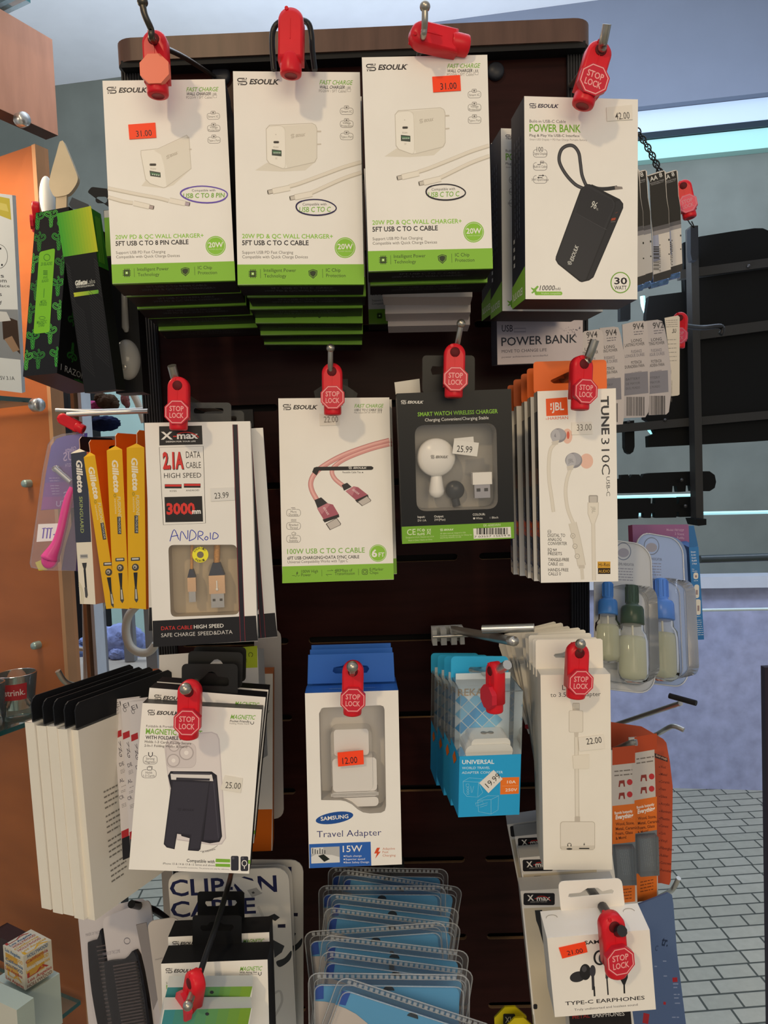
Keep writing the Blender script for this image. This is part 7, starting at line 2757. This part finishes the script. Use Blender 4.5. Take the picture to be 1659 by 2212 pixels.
def tube_lamp(x0, x1, y0, y1, r, label, m, Y, nm='light_tube', cat='light'):
    a, e = P(x0, y0, Y), P(x1, y1, Y)
    b = MB()
    b.tube([tuple(Vector((0, 0, 0))), tuple(e - a)], r, m, 8)
    tag(b.build(nm, None, Matrix.Translation(a)), label, cat)


tube_lamp(1330, 1500, 1074, 1070, .0042, 'short glowing light tube between the two toothed rails', TUBE, 1.95)
tube_lamp(1330, 1760, 1113, 1104, .0045, 'long glowing light tube behind the lower toothed rail', glow('a8e0ec', .75), 1.95)
tube_lamp(1512, 1760, 1208, 1200, .012, 'dark grey rail in front of the wall at the right', K('3c4446', .3), 2.2, 'wall_rail', 'rail')
tube_lamp(1515, 1760, 1318, 1314, .0040, 'thin pale rail low on the wall at the right', K('c9dce0', .3), 2.0, 'wall_rail', 'rail')
b = MB()
p = [P(x, y, 1.8) for x, y in ((1388, 640), (1390, 660), (1396, 676), (1396, 690))]
b.tube(smooth_path([tuple(v - p[0]) for v in p], 4), .006, TUBE, 8)
tag(b.build('light_tube', None, Matrix.Translation(p[0])), 'small curved glowing tube under the battery cards', 'light')
b = MB()
p = [P(x, y, 1.8) for x, y in ((1398, 918), (1404, 930), (1414, 940))]
b.tube(smooth_path([tuple(v - p[0]) for v in p], 4), .005, TUBE, 8)
tag(b.build('light_tube', None, Matrix.Translation(p[0])), 'small slanted glowing tube beside the black tongue of the rack', 'light')

# ---- air freshener refills
FG = 'air freshener refill blister packs'
BOT = clear('bottle_plastic', 'eef0ea', .12, .06, .16)
LIQ = clear('scent_liquid', 'bcc0a2', .5, .1, .06)


def bottle(c, x, ytop, k, cap, yd=.014):
    c.off = yd
    u, v = c.loc(x, ytop)
    q = c.px() * k
    c.off = 0.0
    Mx = Matrix.Translation((u, -yd, v))
    m = c.part('refill_bottle')
    cp = K(cap, .3)
    m.lathe([(1e-5, 0), (30 * q, 0), (34 * q, -4 * q), (35 * q, -110 * q), (40 * q, -116 * q), (58 * q, -124 * q), (64 * q, -140 * q), (66 * q, -222 * q), (62 * q, -226 * q), (1e-5, -226 * q)], cp, 20, Mx)
    for i in range(10):
        a = 2 * math.pi * i / 10
        m.box((u + 36 * q * math.cos(a), -yd + 36 * q * math.sin(a), v - 55 * q), (4 * q, 4 * q, 90 * q), cp)
    m.lathe([(62 * q, -226 * q), (66 * q, -262 * q), (84 * q, -284 * q), (88 * q, -320 * q), (88 * q, -500 * q), (74 * q, -530 * q), (40 * q, -548 * q), (1e-5, -548 * q)], BOT, 22, Mx @ Matrix.Diagonal((1, .75, 1, 1)))
    m.lathe([(1e-5, -296 * q), (78 * q, -297 * q), (84 * q, -325 * q), (84 * q, -498 * q), (70 * q, -524 * q), (1e-5, -535 * q)], LIQ, 22, Mx @ Matrix.Diagonal((1, .75, 1, 1)))
    m.tube([(u, -yd, v - 230 * q), (u + 4 * q, -yd, v - 480 * q)], 6 * q, K('d8d6c8', .5), 6)
    c.back()


def freshener(cs, Y, bots, label, hint, col):
    c = new(cs, Y, 9, sig=3)
    c.use(9)
    w, h = c.w, c.h
    ol = rr(-w / 2, -h / 2, w / 2, h / 2, .016, 6)
    c.mb.prism(ol, 0, .0012, K(col, .4), K('dcd8d0', .5))
    x, y = hint
    c.stroke(ell(x, y, 42, 48), 5, '6a7488', True)
    c.ellipse(x, y + 8, 32, 26, '8f8f9c')
    c.text('LEVEL INDICATOR', x - 30, y + 78, x + 60, y + 84, 14, '55596a', bold=.01)
    for r in range(5):
        c.fuzz(x - 40, y + 100 + 16 * r, x + 55, y + 104 + 16 * r, 8, '77798a')
    for (bx, by, k, cap, yd) in bots:
        bottle(c, bx, by, k, cap, yd)
    dd = .030 if len(bots) > 1 else .026
    m = c.part('clear_shell')
    a = ol
    inn = rr(-w / 2 + .006, -h / 2 + .006, w / 2 - .006, h / 2 - .045, .012, 6)
    n = len(inn)
    m.tube([(u, -.0008, v) for u, v in a], .0007, clear('shell_edge', 'eef2f6', .45, .06, .25), 6, True)
    m.add([(u, -.0006, v) for u, v in inn] + [(u * (.80 if len(bots) > 1 else .9), -dd, v * .95 - .002) for u, v in inn], [(i, (i + 1) % n, n + (i + 1) % n, n + i) for i in range(n)] + [tuple(range(n, 2 * n))], clear('dome_film', 'f8fafc', .02, .05, .06), True)
    m.tube([(u, -.0008, v) for u, v in inn], .0005, clear('shell_edge2', 'eef2f6', .3, .06, .25), 6, True)
    c.back()
    return c.finish('refill_pack', label, 'refill pack', FG, body='card')


freshener([(660, 165), (990, 205), (1012, 1072), (680, 1000)], .665, [(745, 418, .80, '3f78c0', .0110), (882, 436, .96, '1f3a28', .0150)], 'foremost air freshener pack with one blue and one green capped bottle', (835, 240), 'b2b6bd')
freshener([(905, 110), (1166, 190), (1205, 1012), (930, 990)], .705, [(1048, 398, 1.0, '4a7ed4', .014)], 'second air freshener pack with a bright blue capped bottle', (995, 210), '93a6cc')
c = new([(940, 110), (1196, 190), (1224, 920), (990, 900)], .735, 9, sig=3)
ol = rr(-c.w / 2, -c.h / 2, c.w / 2, c.h / 2, .016, 6)
c.mb.prism(ol, 0, .0012, K('6f86ae', .4), K('dcd8d0', .5))
c.finish('refill_pack', 'rearmost air freshener card, only its curved right edge showing', 'refill pack', FG)

# ---- purple and blue refill cartons
c = new([V(18, 805, 1290), V(18, 885, 1275), V(18, 942, 2120), V(18, 850, 2150)], .76, yaw=-10, sig=3)
c.use(18)
c.body(.05, K('2f74b4', .4), '2a66a0')
wl = 'cfdcea'
for i, t in enumerate(('linen', '& sky', 'Scent', 'Refill', '2 Pack')):
    c.text(t, 820 + i * 2.6, 1336 + 27 * i, 862 + i * 3, 1334 + 27 * i, 16, wl, bold=.01)
c.text('Fits', 832, 1494, 850, 1492, 13, wl)
c.text('Models:', 833, 1512, 878, 1510, 13, wl)
for x, y, r in ((864, 1548, 30), (872, 1690, 62), (886, 1835, 72)):
    c.poly(rr(x - 22, y - r, x + 22, y + r, 18), 'd4d2cc')
    c.rect(x - 8, y - r * .2, x + 10, y + r * .5, '8f7f86')
    c.fuzz(x - 18, y + r + 18, x + 20, y + r + 16, 8, wl)
for r in range(8):
    c.fuzz(864 + r * 3, 1960 + 19 * r, 915 + r * 3, 1958 + 19 * r, 10, wl)
b = c.part('top_flap')
z0 = c.h / 2
tp = [c.loc(*p) for p in ((800, 1090), (846, 1086), (885, 1272), (806, 1288))]
b.prism(tp, .0, .0008, K('2a66a0', .4))
c.back()
c.finish('refill_carton', 'tall blue refill carton with white lettering at the right of the air fresheners', 'carton')
c = new([V(18, 275, 1062), V(18, 795, 1092), V(18, 848, 2150), V(18, 330, 2170)], .80, sig=3)
c.use(18)
c.body(.012, K('8a5a86', .4), '9a4a72', right=K('b04a72', .4))
for t, x0, x1, y in (('Model: FRF102P', 595, 755, 1140), ('2 Scent', 670, 757, 1176), ('Refills', 692, 757, 1212)):
    c.text(t, x0, y - 6, x1, y, 20, 'b79ab4', bold=.006)
c.poly([(760, 1300), (800, 1292), (848, 2150), (800, 2160)], 'b8506e')
for i in range(4):
    c.fuzz(768 + 3 * i, 1350 + 34 * i, 798 + 3 * i, 1348 + 34 * i, 18, 'd8b4c4', bold=.01)
c.finish('refill_carton', 'purple and pink refill carton just behind the blue one', 'carton')

# ---- bare hooks at the right
e = hook([(1230, 1600, .86), (1322, 1568, .84), (1400, 1542, .78), (1470, 1519, .72)], 'long chrome hook with a dark cross bar below the air fresheners', r=.0026, ball=0, mat=CHROME, plate=False)
w0 = P(1230, 1600, .86)
b = MB()
b.tube([P(1446, 1503, .725) - w0, P(1504, 1519, .705) - w0], .0028, BLACKWIRE, 8)
b.build('cross_bar', e)
hook([(1300, 1640, .86), (1409, 1591, .82), (1440, 1574, .78), (1452, 1569, .77), (1462, 1570, .765), (1477, 1577, .76)], 'bent chrome hook above the orange packs', r=.0026, ball=0, mat=CHROME, plate=False)
hook([(1280, 1640, .86), (1341, 1614, .72), (1365, 1605, .69), (1376, 1604, .685)], 'chrome hook through the orange packs', r=.0030, ball=0, mat=CHROME, plate=False)
hook([(1400, 1950, .86), (1443, 1928, .80), (1455, 1918, .77), (1466, 1897, .76)], 'upturned chrome hook tip right of the orange packs', r=.0026, ball=0, mat=CHROME, plate=False)

# ---- orange repair packs
OG = 'orange repair product packs'
ORN, ORD = 'd9702a', 'b0492a'


def orange_pack(cs, Y, label, bands, slant):
    c = new(cs, Y, 12, sig=3)
    c.use(12)
    w, h = c.w, c.h
    c.mb.box((0, .0008, 0), (w, .0016, h), K('c2bcb8', .4), dict(front='c2bcb8'))
    (x0, x1, ys) = bands
    s_ = slant

    def band(y0, y1, m):
        c.poly([(x0, y0 + s_ * 0), (x1, y0 - s_), (x1, y1 - s_), (x0, y1)], m)
    band(ys[0], ys[1], ORD)
    for i, t in enumerate(('', '')):
        c.fuzz(x0 + 12, ys[1] + 40 + 24 * i, x1 - 16, ys[1] + 40 + 24 * i - s_ * .7, 13, '77706c')
    xm = (x0 + x1) / 2
    for yy in (ys[2] - 130, ys[2] - 60):
        c.poly([(xm - 26, yy - 14), (xm + 4, yy - 18), (xm + 8, yy + 20), (xm, yy + 20), (xm - 4, yy + 2), (xm - 18, yy + 2), (xm - 22, yy + 22), (xm - 30, yy + 22)], '8a3a34')
        c.ellipse(xm + 34, yy - 6, 16, 17, 'b8343a')
    band(ys[2], ys[3], ORN)
    c.text('Bonds Instantly', x0 + 14, ys[2] + 48, x1 - 14, ys[2] + 48 - s_ * .9, 15, 'e8e2dc', bold=.03)
    c.text('Everything', x0 + 18, ys[2] + 76, x1 - 12, ys[2] + 76 - s_ * .9, 24, 'f0ece6', bold=.035, shear=.2)
    for i, t in enumerate(('Wood, Stone,', 'Metal, Ceramic', 'Foam, Glass', '& More!')):
        c.text(t, x0 + 20, ys[2] + 112 + 27 * i, x0 + 20 + 8 * len(t) * (x1 - x0) / 118, ys[2] + 112 + 27 * i - s_ * .6, 17, '5a2a18', bold=.02)
    band(ys[3], ys[4], '727a82')
    for i in range(5):
        c.fuzz(x0 + 40 + 11 * i, ys[3] + 30, x0 + 62 + 11 * i, ys[4] - 40, 8, '8a929a')
    band(ys[4], ys[5], ORN)
    for i in range(4):
        c.fuzz(x0 + 34, ys[4] + 50 + 18 * i, x1 - 20, ys[4] + 50 + 18 * i - s_ * .7, 10, '7a3f20')
    m = c.part('clear_window')
    a, b_ = c.loc(x0 + 4, ys[3] + 2), c.loc(x1 - 4, ys[4] - s_)
    m.box(((a[0] + b_[0]) / 2, -.005, (a[1] + b_[1]) / 2), (abs(a[0] - b_[0]) * .94, .009, abs(a[1] - b_[1])), clear('tube_window', 'b4bcc4', .12, .08, .14))
    c.back()
    return c.finish('repair_pack', label, 'repair pack', OG, body='card')


orange_pack([(740, 45), (886, 62), (906, 922), (800, 935)], .675, 'nearest orange repair pack, beside the white adapter cartons', (772, 902, (40, 140, 372, 590, 805, 930)), 14)
orange_pack([(860, -30), (1016, -12), (1028, 890), (900, 925)], .715, 'middle orange repair pack, its tall card standing higher', (898, 1026, (-20, 70, 340, 530, 760, 922)), 22)
c = new([(1000, -40), (1085, 20), (1110, 822), (1010, 830)], .755, 12, sig=3)
c.use(12)
outl = [(700, -115), (940, -80), (1010, -40), (1062, -10), (1080, 12), (1100, 120), (1116, 260), (1112, 600), (1105, 800), (1096, 822), (1050, 812), (700, 800)]
c.mb.prism([c.loc(*p) for p in outl], 0, .0016, K(ORD, .4))
c.poly([(1012, 70), (1086, 98), (1088, 122), (1014, 96)], '3a2420')
c.text('Bonds virtually', 1020, 88, 1082, 112, 12, 'c9a08c', bold=.02)
for i, t in enumerate(('Wood', 'Metal', 'Ceramic', 'Foam', 'Glass', 'Acrylic', 'Aluminum', 'Plastic', 'Cement', 'Cork', 'Vinyl', 'Fiberglass', 'Rubber', 'Concrete', 'Porcelain')):
    c.text(t, 1046, 155 + 42 * i, 1046 + 7.5 * len(t), 155 + 42 * i + 2 * len(t) * .5, 14, '5a1f14', bold=.015)
    c.ellipse(1040, 150 + 42 * i, 3, 3, '5a1f14', n=8)
c.finish('repair_pack', 'rearmost orange red card with a long word list, rightmost of the repair packs', 'repair pack', OG)

# ---- slate blue pack low on the right
c = new([(905, 945), (1116, 882), (1195, 1640), (900, 1680)], .70, 12, sig=3)
c.use(12)
c.mb.prism([c.loc(*p) for p in ((880, 950), (1090, 868), (1112, 880), (1120, 930), (1140, 1200), (1165, 1400), (1195, 1640), (880, 1680))], 0, .002, K('54688f', .4))
c.text('tr.', 1048, 1165, 1086, 1172, 52, '22304c', bold=.03)
c.text('C', 1012, 1195, 1028, 1198, 30, '3a4a6c', bold=.02)
c.poly([(1114, 1350), (1142, 1348), (1144, 1374), (1116, 1376)], 'a82a34')
for x, y, l in ((1118, 1390, 30), (1120, 1410, 22), (1122, 1450, 34), (1124, 1470, 26), (1060, 1260, 20), (1064, 1345, 22), (1012, 1290, 16), (1128, 1500, 30), (1112, 1580, 40)):
    c.fuzz(x, y, x + l, y, 12, '8a98b8')
c.poly([(950, 1550), (984, 1558), (976, 1614), (944, 1608)], 'a82a34')
c.poly([(1064, 1486), (1078, 1490), (1076, 1506), (1062, 1502)], 'a82a34')
c.finish('slate_pack', 'slate blue card pack low on the right behind the 21.00 carton', 'card pack')
c = new([(665, 765), (778, 762), (800, 1000), (690, 1000)], .80, 12, sig=2)
c.body(.01, 'a9bdd6', '8fa3bd')
c.finish('pale_blue_carton', 'pale blue carton peeking out behind the slim white cartons', 'carton')

# ---- dark upright at the right edge
w = P(1652, 1442, 1.1)
b = MB()
b.box((.06, .006, -w.z / 2), (.12, .012, w.z), K('2a2230', .5))
tag(b.build('dark_post', None, Matrix.Translation(w)), 'dark upright cabinet edge at the right border of the view', 'post')
